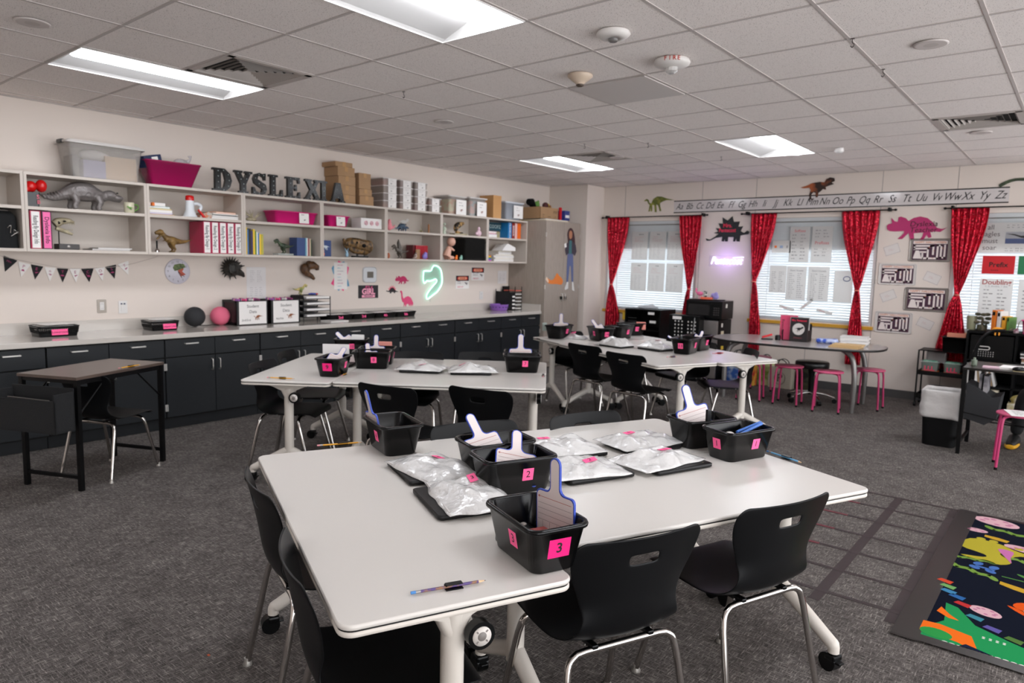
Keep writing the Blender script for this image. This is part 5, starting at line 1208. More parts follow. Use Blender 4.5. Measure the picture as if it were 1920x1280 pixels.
curtain(-4.66, -4.31, -4.46, 1.215, -4.55, -4.44, .66, 'red sequined curtain at the right side of the left window, above the microwave', 2)
curtain(-3.62, -3.27, -3.52, 1.355, -3.55, -3.40, .42, 'red sequined curtain at the left side of the middle window', 3)
curtain(-2.47, -2.03, -2.22, 1.29, -2.30, -2.12, .36, 'red sequined curtain at the right side of the middle window', 4)
curtain(-1.29, -.92, -1.16, 1.285, -1.32, -1.02, .40, 'red sequined curtain at the left side of the right window', 5)
for k, (a, b_, lab) in enumerate([(-5.97, -4.24, 'left'), (-3.74, -1.86, 'middle'), (-1.35, .55, 'right')]):
    t = thing('curtain_rod', 'thin black curtain rod over the %s window' % lab, 'curtain rod', (0, 0, 0), 0, 'black curtain rods')
    MB(ROD).cyl((a, YB-.075, ZR+.005), (b_, YB-.075, ZR+.005), .008, n=10).build('rod', t)
    for x in (a, b_): MB(ROD).ell((x, YB-.075, ZR+.005), (.018, .015, .015)).build('finial', t)
    for x in (a+.07, b_-.07): MB(ROD).b2(x-.015, x+.015, YB-.09, YB-.001, ZR-.01, ZR+.035, bev=.004).build('bracket', t)
# alphabet strip
q = MB(mat('laminated_strip', 'cfc9c8', .12, spec=.6)).box((-2.78, YW-.001, 2.405), (4.03, .002, .165))
q.use(mat('strip_black', '0c0c0c', .25)).box((-2.78, YW-.0035, 2.487), (4.03, .003, .013)).box((-2.78, YW-.0035, 2.323), (4.03, .003, .013))
for i in range(26):
    ch = 'ABCDEFGHIJKLMNOPQRSTUVWXYZ'[i]
    q.use(INK).text(ch+ch.lower(), .125, frame((-4.71+i*.1545, YW-.0035, 2.405), (1, 0, 0), (0, 0, 1)), shear=.45, sx=.78)
for z in (2.365, 2.445): q.use(mat('guide_line', 'a8a4a4', .5)).box((-2.78, YW-.003, z), (3.98, .001, .0015))
tag(q.build('alphabet_strip'), 'long white strip with the cursive alphabet above the windows', 'alphabet strip')
T = BW(-5.04, 2.455, YW)
decal('dinosaur_cutout', 'olive green long-tailed dinosaur cutout left of the alphabet strip', IGU, .50, T, mat('olive_cut', '5c6424', .6, nz=(12, '8c8c3c', .1)))
decal('dinosaur_cutout', 'brown and orange tyrannosaur cutout standing on the alphabet strip', REX, .48, BW(-2.83, 2.57, YW-.004), mat('rust_cut', '2c1c14', .6, nz=(9, 'a4562c', .08)))
decal('dinosaur_cutout', 'dark green dinosaur tail cutout at the right end of the alphabet strip', smooth2([(0, 30), (30, 12), (70, 0), (140, 2), (200, 20), (200, 45), (140, 22), (80, 14), (40, 26), (10, 44)], 2), .42, BW(-.66, 2.535, YW-.004), mat('green_cut', '2c3826', .6, nz=(12, '4c5c3c', .1)))
def stelt(b_, T):
    b_.use(mat('sign_red', 'e0284c', .5)); b_.text('Mrs.', .075, T @ Matrix.Translation((.0, .045, 0)), bold=.02); b_.text('Pentecost', .075, T @ Matrix.Translation((0, -.02, 0)), bold=.02, sx=.82)
decal('dinosaur_sign', 'black stegosaurus sign reading Mrs. Pentecost in red', STE, .63, BW(-3.96, 2.075, YW), mat('sign_black2', '14181c', .5), .008, 'sign', extra=stelt)
def trit(b_, T):
    b_.use(INK); b_.text('Dyslexia', .085, T @ Matrix.Translation((.075, .045, 0)), shear=.1); b_.text('Teacher', .085, T @ Matrix.Translation((.075, -.025, 0)), shear=.1)
decal('dinosaur_sign', 'magenta triceratops sign reading Dyslexia Teacher', TRI, .63, BW(-1.64, 2.055, YW), mat('sign_magenta', 'b02464', .5), .008, 'sign', extra=trit)
# violet neon name
t = thing('neon_sign', 'white-violet neon script sign reading Pentecost', 'neon sign', (-3.95, YW, 1.63), 0)
cu = text_mesh('Pentecost', .35, .012)
q = MB(mat('neon_violet', 'ffffff', .4, emit='dccfff', es=1.2)); q.text('Pentecost', .145, frame((0, -.022, 0), (1, 0, 0), (0, 0, 1)), shear=.35, sx=.78)
q.cyl((.10, -.022, .045), (.25, -.022, .055), .004, n=6); q.build('neon_lettering', t)
MB(mat('acrylic', 'e8e4f0', .1, alpha=.1)).box((0, -.012, 0), (.50, .004, .15)).build('backing', t)
L = bpy.data.lights.new('neon_glow', 'POINT'); L.energy = .8; L.color = (.48, .30, 1); L.shadow_soft_size = .12
o = bpy.data.objects.new('neon_glow', L); COL.objects.link(o); o.parent = t; o.location = (0, -.16, .02)
# halloween maze boards and dotted cards
def maze(x, z, w_, h, metal, lab):
    t = thing('maze_board', lab, 'maze board', (x, YW, z), 0, 'Happy Halloween maze sheets')
    T = frame((0, 0, 0), (1, 0, 0), (0, 0, 1))
    s = MB(mat('tray_metal', '8d8782', .3, metal=.7) if metal else mat('white_tray', 'c9c4c0', .4))
    s.loft([[(px, py_, zz) for px, py_ in rr(ww, hh, .02, 4)] for ww, hh, zz in ((w_, h, 0), (w_, h, .008), (w_-.012, h-.012, .008), (w_-.02, h-.02, .004))], T); s.build('tray', t)
    T = T @ Matrix.Translation((0, 0, .0046)); W, H = w_*.84, h*.84
    q = MB(mat('maze_plum', '401c34', .6)).quad(W, H, T)
    q.use(mat('maze_cream', 'e3d8d4', .7))
    T = T @ Matrix.Translation((0, 0, .0006))
    q.quad(W*.97, H*.16, T, 0, 0, H*.40)
    q.use(mat('maze_orange', 'c47c50', .7)); q.text('HAPPY HALLOWEEN', H*.15, T @ Matrix.Translation((0, H*.40, .0006)), bold=.02, sx=W*.93/(H*.15*9.6))
    q.use(mat('maze_cream'))
    P = .085*H
    def seg(x0, y0, x1, y1): 
        q.quad(abs(x1-x0)*W+P, abs(y1-y0)*H+P, T, 0, (x0+x1)/2*W, (y0+y1)/2*H)
    for a in [(-.44, .22, .1, .22), (-.44, .05, -.44, .22), (-.44, .08, -.05, .08), (-.05, -.42, -.05, .08), (-.18, -.42, .22, -.42), (.1, -.2, .1, .22), (.02, .22, .1, .22), (-.2, -.15, -.2, -.42), (-.25, -.1, -.12, -.1),
              (.22, -.42, .22, .24), (.22, .24, .32, .24), (.32, -.38, .32, .24), (.32, -.38, .42, -.38), (.42, -.38, .42, .24)]: seg(*a)
    q.prism(ccw([(-.47*W, -.44*H), (-.22*W, -.44*H), (-.28*W, -.12*H), (-.30*W, -.02*H), (-.40*W, -.02*H), (-.42*W, -.12*H)]), .0003, T)
    q.use(mat('maze_orange')); q.ell((0, 0, 0), .0001) if 0 else None
    for a, b_ in ((.12, -.02), (.36, .1), (.1, -.4), (-.02, .15)): q.quad(P*.5, P*.5, T, .0006, a*W, b_*H)
    q.build('maze_sheet', t)
maze(-1.48, 1.795, .43, .27, True, 'metal tray with Happy Halloween maze, topmost on the right')
maze(-1.80, 1.505, .41, .26, False, 'white tray with Happy Halloween maze, second from the top on the left')
maze(-1.475, 1.215, .46, .28, True, 'metal tray with Happy Halloween maze, third from the top on the right')
maze(-1.80, .92, .41, .26, False, 'white tray with Happy Halloween maze, lowest on the left')
for x, z, a, lab in ((-1.88, 1.80, 20, 'topmost card, left of the top maze'), (-1.43, 1.47, -22, 'second card, between two mazes on the right'), (-1.88, 1.24, 24, 'third card, left of the third maze'), (-1.46, .93, -22, 'lowest card, right of the bottom maze')):
    q = MB(mat('card_white', 'd6d0cc', .7)).box((0, 0, .001), (.17, .115, .0015), T=BW(x, z, YW) @ Matrix.Rotation(R(a), 4, 'Z'))
    T = BW(x, z, YW) @ Matrix.Rotation(R(a), 4, 'Z') @ Matrix.Translation((0, 0, .0024))
    q.use(mat('card_dots', '6c4a50', .7))
    for i in range(18):
        q.quad(.004, .004, T, 0, -.078+.0092*i, .053); q.quad(.004, .004, T, 0, -.078+.0092*i, -.053)
    for i in range(12): q.quad(.004, .004, T, 0, -.08, -.05+.009*i); q.quad(.004, .004, T, 0, .08, -.05+.009*i)
    lines(q, T, .09, .03, 2, 1, mat('faint_red', 'c8a8a8', .7), 3, .3)
    tag(q.build('dotted_card'), 'tilted white card with dotted border, ' + lab, 'card', 'tilted dotted cards')
# charts hung on the blinds
YP = YB-.012
CHART = slat_mat('chart_paper', 'e6e4e2', 'e6e4e2', .6)
PG = mat('chart_grey_print', '9a9798', .8); PR = mat('chart_red_print', 'c87478', .8)
def chart(x, z, w_, h, lab, title=None, tm=PG, rows=10, cols=2, seed=0, m=CHART, ink=PG, tilt=0, fn=None, group='charts hung on the blinds'):
    T = BW(x, z, YP) @ Matrix.Rotation(R(tilt), 4, 'Z')
    q = MB(m).box((0, 0, 0), (w_, h, .0012), T=T); T = T @ Matrix.Translation((0, 0, .001))
    if title: q.use(tm).text(title, min(.075, w_/len(title)*1.5), T @ Matrix.Translation((0, h/2-.055, 0)), bold=.01)
    if fn: fn(q, T)
    else: lines(q, T @ Matrix.Translation((0, -.03, 0)), w_*.86, h*.76, rows, cols, ink, seed)
    tag(q.build('wall_chart'), lab, 'chart', group)
for i in range(3):
    for j in range(2):
        chart(-5.33+.30*i, 1.84-.47*j, .27, .42, 'faint syllable chart on the left window, %s row, %s' % (['upper', 'lower'][j], ['left', 'middle', 'right'][i]), None, rows=13, cols=2, seed=i*3+j, ink=mat('chart_pinkish', 'b8a4a8', .8) if (i+j) % 2 else PG, tilt=rnd.uniform(-1, 1), fn=lambda q, T, s=i*3+j: (lines(q, T @ Matrix.Translation((.03, .17, 0)), .12, .03, 1, 1, PG, s, .5), lines(q, T @ Matrix.Translation((0, .10, 0)), .22, .09, 4, 1, PR, s, .12), lines(q, T @ Matrix.Translation((-.04, -.08, 0)), .2, .22, 9, 3, PG, s, .15)))
chart(-3.20, 1.83, .24, .16, 'small picture card with orange, blue and grey dots on the middle window', fn=lambda q, T: (q.use(ORANGE).quad(.03, .03, T, .0004, -.075), q.use(mat('soft_blue', '94a8c8', .7)).quad(.04, .034, T, .0004), q.use(PG).quad(.016, .036, T, .0004, .075)))
chart(-3.22, 1.40, .22, .36, 'chart of scripted rings on the left of the middle window', None, seed=5, rows=11)
chart(-2.97, 1.86, .25, .46, 'chart headed Suffixes in red on the middle window', 'Suffixes', PR, 8, 2, 11)
chart(-2.69, 1.86, .25, .46, 'chart headed Prefixes in red on the middle window', None, fn=lambda q, T: (q.use(PR).text('Prefixes', .055, T @ Matrix.Translation((0, .02, 0)), bold=.01), lines(q, T @ Matrix.Translation((0, .14, 0)), .2, .12, 3, 2, PG, 2), lines(q, T @ Matrix.Translation((0, -.1, 0)), .2, .12, 3, 2, PG, 3)))
chart(-2.98, 1.355, .25, .44, 'left chart headed Short Vowels on the middle window', 'Short Vowels', PG, 13, 2, 21)
chart(-2.70, 1.355, .26, .44, 'right chart headed Short Vowels on the middle window', 'Short Vowels', PG, 13, 2, 22)
chart(-2.40, 1.33, .22, .40, 'translucent sheet with a dark blue ring beside the right curtain of the middle window', None, fn=lambda q, T: q.use(mat('ring_blue', '4c5488', .6)).tube([(.04+.04*cos(a*PI/6), .1+.03*sin(a*PI/6), .001) for a in range(12)], .005, 5, closed=True, T=T))
for x, z, a, l in ((-3.08, 1.02, -14, 'left'), (-2.83, 1.08, 42, 'middle, steepest'), (-2.60, 1.00, -12, 'right')):
    chart(x, z, .20, .04, 'narrow tilted word strip low on the middle window, ' + l, None, fn=lambda q, T: lines(q, T, .16, .02, 1, 1, PR, 4, .5), tilt=a, group='word strips on the middle window')
SER = INK
def eag(q, T):
    for i, wd in enumerate(['all', 'eagles', 'must', 'soar']):
        q.use(mat('dark_print', '54484a', .7)).text(wd, .075, T @ Matrix.Translation((-.18+.0*i, .115-.075*i, 0)))
    lines(q, T @ Matrix.Translation((.10, .125, 0)), .28, .05, 2, 6, PG, 3, .3); lines(q, T @ Matrix.Translation((.10, -.13, 0)), .28, .05, 2, 6, PG, 4, .3)
    q.use(mat('photo_sky', '8c8c90', .6)).quad(.34, .13, T, 0, .13, 0); q.use(mat('photo_blue', '3c486c', .6)).quad(.34, .055, T, .0006, .13, -.037); q.use(INK).prism(ccw([(-.04, .045), (.04, .04), (.10, .02), (.2, .03), (.3, .0), (.2, -.02), (.10, 0), (.04, .025)]), .0006, T @ Matrix.Translation((0, 0, .0008)))
chart(-.72, 1.935, .56, .33, 'chart reading all eagles must soar beside an eagle photo', fn=eag)
q = MB(mat('prefix_red', 'c0101c', .6)).box((0, 0, 0), (.30, .20, .002), T=BW(-.80, 1.635, YP)).use(INK); T = BW(-.80, 1.635, YP-.0018); q.text('Prefix', .075, T, bold=.02); lines(q, T @ Matrix.Translation((0, -.06, 0)), .16, .02, 1, 1, mat('dk_red', '6c0c14', .7), 3, .5)
tag(q.build('word_card'), 'red card reading Prefix on the right window', 'card')
q = MB(mat('base_green', '1c7448', .6)).box((0, 0, 0), (.30, .20, .002), T=BW(-.47, 1.635, YP)).use(INK); q.text('Base', .075, BW(-.47, 1.635, YP-.0018), bold=.02)
tag(q.build('word_card'), 'green card partly cut off by the right edge of the photo', 'card')
DRK = mat('brown_red_title', 'a03c34', .7)
def dbl(q, T, title, s):
    q.use(DRK).text(title, .075, T @ Matrix.Translation((0, .21, 0)), bold=.02); q.use(PG).text('1, 2, double, 1 dot', .028, T @ Matrix.Translation((0, .165, 0)))
    lines(q, T @ Matrix.Translation((.0, .02, 0)), .26, .25, 6, 2, mat('grey_words', '807c7c', .8), s, .22); lines(q, T @ Matrix.Translation((.03, -.17, 0)), .2, .06, 2, 1, PR, s+1, .3)
chart(-.80, 1.23, .31, .50, 'chart headed Doubling on the right window', fn=lambda q, T: dbl(q, T, 'Doubling', 4))
chart(-.44, 1.23, .31, .50, 'chart headed Drop on the right window, cut by the photo edge', fn=lambda q, T: dbl(q, T, 'Drop', 8))
# ---------------------------------------------------------- black storage, fridge, microwave
t = thing('storage_cabinet', 'wide black storage cabinet with open front under the left window', 'cabinet', (-4.93, 9.15, 0), 0)
q = MB(BLACKM).b2(-.29, .29, -.22, .24, .895, .915, bev=.003).b2(-.29, -.27, -.22, .24, 0, .9).b2(.27, .29, -.22, .24, 0, .9).b2(-.29, .29, .22, .24, 0, .9); q.build('cabinet_body', t)
for z in (.05, .33, .60): MB(BLACKM).b2(-.27, .27, -.21, .22, z, z+.015).build('shelf', t)
q = MB(MATTE).b2(-.25, .24, -.215, .1, .36, .50); q.build('drawer', t)
for x, z in ((.17, .86), (.20, .74)): MB(PAPER).box((x-.03, -.222, z), (.10, .004, .035), bev=.01).build('label_tag', t)
q = MB(mat('slot_grey', '3c3c3c', .6))
for i in range(10): q.box((-.18+.035*i, -.222, .30), (.006, .004, .06))
for i in range(7): q.box((-.22+.02*i, -.222, .78), (.008, .004, .010)).box((-.22+.02*i, -.222, .74), (.008, .004, .010))
q.build('slots', t)
t = thing('folding_crate', 'black perforated crate cupboard with rows of white holes in front of the left window', 'crate', (-4.18, 8.86, 0), 0)
MB(BLACKP).b2(-.22, .22, -.14, .02, 0, .885, bev=.01).build('crate_body', t)
q = MB(mat('hole_white', 'cfccc8', .6))
for g_ in (-.125, .065):
    for i in range(3):
        for j in range(6): q.ell((g_+i*.05, -.1405, .80-.048*j), (.010, .003, .012), n=8, m=5)
q.build('perforations', t)
MB(PAPER).box((-.10, -.143, .845), (.13, .004, .04), bev=.01).build('label_tag', t)
MB(mat('grey_cord', '8c8c8c', .5)).tube(cr([(.16, -.15, .86), (.155, -.152, .75), (.14, -.152, .62), (.10, -.152, .55)], 4), .006, 6).build('cord', t)
t = thing('mini_fridge', 'small fridge with grey door and black side under the microwave', 'fridge', (-4.0, 9.15, 0), 0)
MB(BLACKM).b2(-.22, .22, -.205, .22, .02, .83, bev=.008).build('cabinet_body', t)
MB(mat('fridge_door', '8c8684', .35, metal=.5)).b2(-.215, .215, -.245, -.205, .04, .82, bev=.008).build('door', t)
MB(mat('sticker_white', 'dcd8d0', .6)).box((.222, -.10, .76), (.003, .05, .05)).build('sticker', t); MB(mat('sticker_cream', 'd8ccb0', .6)).box((.222, -.08, .62), (.003, .09, .12)).build('sticker', t); MB(YEL).box((.222, -.06, .45), (.003, .08, .05)).build('sticker', t)
t = thing('microwave', 'black microwave oven on top of the small fridge', 'microwave', (-4.0, 9.12, .832), 0)
MB(BLACKP).b2(-.26, .26, -.19, .19, .01, .255, bev=.008).build('oven_body', t)
MB(mat('dark_glass', '2c2a2a', .08)).b2(-.22, .08, -.196, -.191, .06, .20).build('door_window', t)
q = MB(mat('keypad', '3c3838', .4))
for i in range(3):
    for j in range(4): q.box((.15+.03*i, -.193, .16-.03*j), (.018, .004, .016))
q.build('keypad', t); MB(mat('sticker_white')).box((.262, -.05, .19), (.003, .05, .05)).build('sticker', t)
for sx in (-1, 1):
    for sy in (-1, 1): MB(MATTE).cyl((sx*.2, sy*.14, -.002), (sx*.2, sy*.14, .012), .012).build('foot', t)
ZMW = 1.088
tag(MB(BLACKP).rlo([(.44, .22, .02, 0), (.46, .24, .02, .012)]).build('serving_tray', loc=(-4.03, 9.08, ZMW)), 'thin black tray under the toys on the microwave', 'tray')
ZMW = 1.1005
toy('toy_flamingo', 'pink flamingo figure on the microwave', (-4.14, 9.05, ZMW), 0, mat('flamingo', 'f070a0', .5), lambda b_: b_.ell((.02, 0, .075), (.05, .025, .028)).tube(cr([(-.02, 0, .08), (-.04, 0, .11), (-.03, 0, .14), (-.045, 0, .135)], 3), .012, 7).tube([(.01, 0, .06), (.01, 0, 0)], .006, 5).tube([(.04, 0, .06), (.04, 0, 0)], .006, 5), 'toy', .003)
toy('toy_bear', 'small white and black panda figure on the microwave', (-4.03, 9.03, ZMW+.03), 0, mat('panda', 'd0ccc4', .5, nz=(45, '18181a', .04)), lambda b_: b_.ell((0, 0, .025), (.028, .022, .028)).ell((0, 0, .06), .022).ell((-.018, 0, .08), .009).ell((.018, 0, .08), .009), 'toy', .003)
tag(MB(mat('coral_block', 'ec6c4c', .5)).b2(-.09, .07, -.03, .03, 0, .03, bev=.006).build('coral_block', loc=(-4.00, 9.03, ZMW)), 'coral red block under the panda figure', 'toy block')
toy('toy_elephant', 'lilac elephant figure at the right on the microwave', (-3.89, 9.05, ZMW), 0, mat('lilac_fig', '9a90d0', .5), lambda b_: b_.ell((0, 0, .04), (.045, .03, .038)).ell((-.04, 0, .06), (.028, .028, .028)).ell((.01, -.02, .075), (.03, .01, .03)).tube([(-.055, 0, .05), (-.07, 0, .015)], [.012, .007], 6), 'toy', .003)
toy('plastic_bag', 'crumpled clear plastic bag on the black storage cabinet', (-4.95, 9.12, .917), 0, mat('crumple', 'b8b8bc', .25, alpha=.5), lambda b_: b_.ell((0, 0, .02), (.17, .08, .03)).ell((.06, 0, .035), (.06, .04, .03)), 'bag', .01, part='bag')
# orange box and yellow poster behind the tables
t = thing('poster', 'orange and yellow printed poster leaning under the left window', 'poster', (-5.35, 9.40, .42), 0)
MB(mat('poster_orange', 'e8701c', .5, nz=(8, 'e8a83c', .1))).box((0, 0, .11), (.40, .02, .22)).build('sheet', t)
tag(MB(YEL).box((0, 0, 0), (.5, .004, .11), T=TR(-5.32, YB-.033, .755)).build('yellow_border'), 'yellow paper border under the left window sill', 'paper border')
# ============================================================ TABLES
TZ = .72
def table(name_lab, o, u, L, W, along_u=True, group='white flip-top tables', inset=.07, knob=(-1, 1)):
    """o: world corner, u: unit direction of the long side; table spans L along u and W along v=u rotated +90"""
    ang = math.degrees(math.atan2(u[1], u[0]))
    ux, uy = cos(R(ang)), sin(R(ang)); vx, vy = -uy, ux
    cx, cy = o[0]+ux*L/2+vx*W/2, o[1]+uy*L/2+vy*W/2
    t = thing('folding_table', name_lab, 'table', (cx, cy, 0), ang, group)
    q = MB(WHITE); e = .003
    q.rlo([(L-.006, W-.006, .035, TZ-.013), (L, W, .038, TZ-.010), (L, W, .038, TZ-.004), (L-.004, W-.004, .036, TZ-.001), (L-.008, W-.008, .034, TZ)], n=6)
    q.use(EDGEB).rlo([(L-.008, W-.008, .034, TZ-.018), (L-.008, W-.008, .034, TZ-.0125)], n=6)
    q.use(LEGM).rlo([(L-.006, W-.006, .035, TZ-.030), (L-.002, W-.002, .037, TZ-.027), (L-.002, W-.002, .037, TZ-.021), (L-.008, W-.008, .034, TZ-.0175)], n=6)
    q.build('tabletop', t)
    for s in (-1, 1):
        x = s*(L/2-inset-.02)
        g = MB(LEGM).cyl((x, 0, .20), (x, 0, TZ-.06), .030, n=18)
        g.loft([[(x+a, b_, z) for a, b_ in rr(*q_)] for q_, z in (((.058, .058, .028), TZ-.12), ((.05, .10, .02), TZ-.075), ((.04, .22, .015), TZ-.05), ((.035, .36, .01), TZ-.032))])
        lg = g.build('leg_column', t)
        f = MB(LEGM)
        for sy in (-1, 1):
            f.tube(cr([(x, 0, .235), (x, sy*.06, .21), (x, sy*(W/2-.07), .115), (x, sy*(W/2-.045), .10), (x, sy*(W/2-.042), .075)], 3), [.030, .030, .029, .028, .027, .026, .025, .025, .024, .023, .022, .022, .022], 10)
        f.build('foot', lg)
        for sy in (-1, 1):
            c = MB(BLACKP); yc = sy*(W/2-.042)
            c.cyl((x, yc, .085), (x, yc, .06), .016)
            c.cyl((x-.022, yc+.012, .036), (x+.022, yc+.012, .036), .036, n=18).box((x, yc, .058), (.05, .045, .026), bev=.008).box((x+.0, yc-.025, .045), (.03, .03, .008), bev=.003)
            c.build('caster', t)
        k = MB(BLACKP).cyl((x+s*.03, -.055, TZ-.115), (x+s*.058, -.055, TZ-.115), .036, n=24)
        k.build('tilt_knob', t)
        d = MB(mat('dial_white', 'd8d2cc', .4)); T = frame((x+s*.0585, -.055, TZ-.115), (0, s, 0), (0, 0, 1))
        d.lathe([(.025, 0), (.025, .002), (.0, .0022)], 24, T=T).use(mat('dial_grey', '7c7672', .5)).lathe([(.012, .0024), (.011, .004), (0, .0042)], 16, T=T)
        for a in range(4): d.quad(.004, .007, T @ Matrix.Rotation(R(45+90*a), 4, 'Z'), .003, .0, .018)
        d.build('dial', t)
    MB(BLACKM).box((0, 0, TZ-.045), (L-.3, .03, .02)).build('under_rail', t)
    return t
class Grp:
    def __init__(s, o, ang): s.o = o; s.a = ang; s.u = (cos(R(ang)), sin(R(ang))); s.v = (-s.u[1], s.u[0])
    def p(s, u, v): return (s.o[0]+u*s.u[0]+v*s.v[0], s.o[1]+u*s.u[1]+v*s.v[1])
G1 = Grp((-1.195, .88), 66.2); G2 = Grp((-4.255, 2.345), 36.6); G3 = Grp((-2.68, 5.11), -24.5)
def cross(G, u0, w_, v0, v1, lab):      # table whose long side runs along v
    o = G.p(u0+w_, v0); table(lab, o, G.v, v1-v0, w_)
def along(G, u0, u1, v0, w_, lab): table(lab, G.p(u0, v0), G.u, u1-u0, w_)
cross(G1, 0, .605, 0, 1.485, 'nearest white table, crosswise at the front left, under the bin marked 3')
along(G1, .61, 2.02, .19, .635, 'white table at the right front, facing the two near right chairs')
along(G1, .61, 2.02, .828, .635, 'white table joined behind the right front table, under the rear bins and bags')
cross(G2, 0, .60, .0, 1.40, 'white table crosswise at the left of the middle group, under bin 9')
along(G2, .605, 2.02, .03, .62, 'white table in the middle group facing the camera, under bins 8 and 7')
along(G2, .605, 2.02, .653, .62, 'white table joined behind the middle group\'s front table')
cross(G3, -2.25, .62, .03, 1.42, 'white table crosswise at the left of the far group, under the bin marked 15')
along(G3, -1.62, .02, -.0, .66, 'white table along the front of the far group, under the bin marked 13')
along(G3, -1.62, .06, .663, .66, 'white table at the rear of the far group, under the bin marked 16')

# ============================================================ CHAIRS
def chair_mesh():
    prof = [(.232, .418, .150, 0), (.222, .436, .185, .0), (.19, .447, .203, .002), (.10, .444, .213, .006), (.0, .436, .217, .010), (-.09, .432, .212, .014), (-.15, .442, .196, .02), (-.188, .474, .176, .028), (-.207, .53, .166, .034), (-.219, .60, .182, .040), (-.230, .66, .208, .042), (-.240, .71, .222, .040), (-.250, .750, .222, .036), (-.256, .772, .205, .032), (-.2585, .779, .185, .03)]
    P = cr([(a, b_, c) for a, b_, c, d in prof], 3); Dp = cr([(d, 0, 0) for a, b_, c, d in prof], 3)
    nx = 18; vs = []; fs = []; n = len(P)
    for i, (p, d) in enumerate(zip(P, Dp)):
        for j in range(nx+1):
            s = 2*j/nx-1; x = p.z*s
            back = max(0, min(1, (p.y-.45)/.12))
            y = p.x + d.x*s*s*back; z = p.y + (1-back)*d.x*1.2*s*s
            vs.append((x, y, z))
    for i in range(n-1):
        for j in range(nx):
            a = i*(nx+1)+j
            zc = (P[i].y+P[i+1].y)/2; xc = P[i].z*(2*(j+.5)/nx-1)
            if P[i].x < -.21 and .70 < zc < .73 and abs(xc) < .052: continue
            fs.append((a, a+1, a+nx+2, a+nx+1))
    return vs, fs
def make_chair():
    t = thing('classroom_chair', '', 'chair', (0, 0, 0), 0)
    vs, fs = chair_mesh()
    o = MB(BLACKS).add(vs, fs, True).build('shell', t)
    mod(o, 'SOLIDIFY', thickness=.006, offset=0); mod(o, 'SUBSURF', levels=1, render_levels=2)
    for sx in (-1, 1):
        for nm, yb, yf, zf in (('rear', -.15, -.235, .0), ('front', .12, .225, .0)):
            pts = cr([(0.0, yb, .415), (sx*.13, yb, .415)], 2)+cr([(sx*.158, yb, .412), (sx*.185, yb+(yf-yb)*.06, .392), (sx*.196, yb+(yf-yb)*.18, .345)], 4)+[Vector((sx*.222, yf, .012))]
            l = MB(CHROME).tube(pts, .0115, 10).build('leg', t)
            MB(mat('chair_glide', 'a8a49e', .3, metal=.6)).lathe([(.017, 0), (.018, .006), (.012, .016), (.012, .03)], 14, c=(sx*.222, yf, 0)).build('glide', l)
        MB(BLACKP).box((sx*.10, -.01, .424), (.022, .30, .016), bev=.004).build('seat_support', t)
    q = MB(SILV)
    for sx in (-1, 1):
        for y in (-.13, -.06, .09): q.ell((sx*.118, y, .422), .005, n=8, m=5)
    q.build('rivets', t)
    return t
ch0 = make_chair(); first = [True]
def chair(x, y, rz, lab, group='black classroom chairs', scale=None):
    lab = 'black classroom chair, ' + lab
    if first[0]:
        first[0] = False; ch0.location = (x, y, 0); ch0.rotation_euler = (0, 0, R(rz)); ch0['label'] = lab; ch0['group'] = group
        if scale: ch0.scale = (scale,)*3
        return
    dup(ch0, (x, y, 0), rz, lab, group, scale)
def gchair(G, u, v, face, lab, dr=0):      # face: angle of facing relative to u
    x, y = G.p(u, v); chair(x, y, G.a+face-90+dr, lab)
gchair(G1, .865, .29, 90, 'the left of the two facing the right front table')
gchair(G1, 1.47, .33, 90, 'the right of the two facing the right front table', 3)
gchair(G1, .18, .30, 0, 'nearest the camera at the front left, pushed under the crosswise table', -3)
gchair(G1, .17, .98, 0, 'second at the front left, beyond the nearest one', 4)
gchair(G1, .96, 1.25, 270, 'just a curved back top showing behind the bin marked 2')
gchair(G1, 1.58, 1.24, 270, 'its curved back top showing behind the front group\'s rear bags', 4)
chair(-3.26, 2.93, 12, 'with a long slot showing, left of the two before the middle group')
chair(-2.80, 3.26, 12, 'with a narrow slot glint, right of the two before the middle group')
gchair(G2, .19, .44, 0, 'the near one at the left side of the middle group', -3)
gchair(G2, .15, 1.03, 0, 'the far one at the left side of the middle group', 3)
gchair(G2, .95, 1.02, 270, 'seat showing under the middle group, its back hidden by bags')
gchair(G2, 1.50, 1.12, 270, 'faint grey back behind the middle group beside the bin marked 7')
gchair(G3, -1.08, .16, 90, 'the left of the two before the far group', 14)
gchair(G3, -.42, .16, 90, 'the right of the two before the far group', 16)
gchair(G3, -1.95, .42, 0, 'near one at the left end of the far group')
gchair(G3, -1.95, 1.05, 0, 'far one at the left end of the far group')
gchair(G3, -.95, 1.10, 270, 'left one on the far side of the far group')
gchair(G3, -.35, 1.10, 270, 'right one on the far side of the far group', -28)
chair(-5.20, 1.90, DA-90, 'tucked under the small black desk at the left', scale=.93)

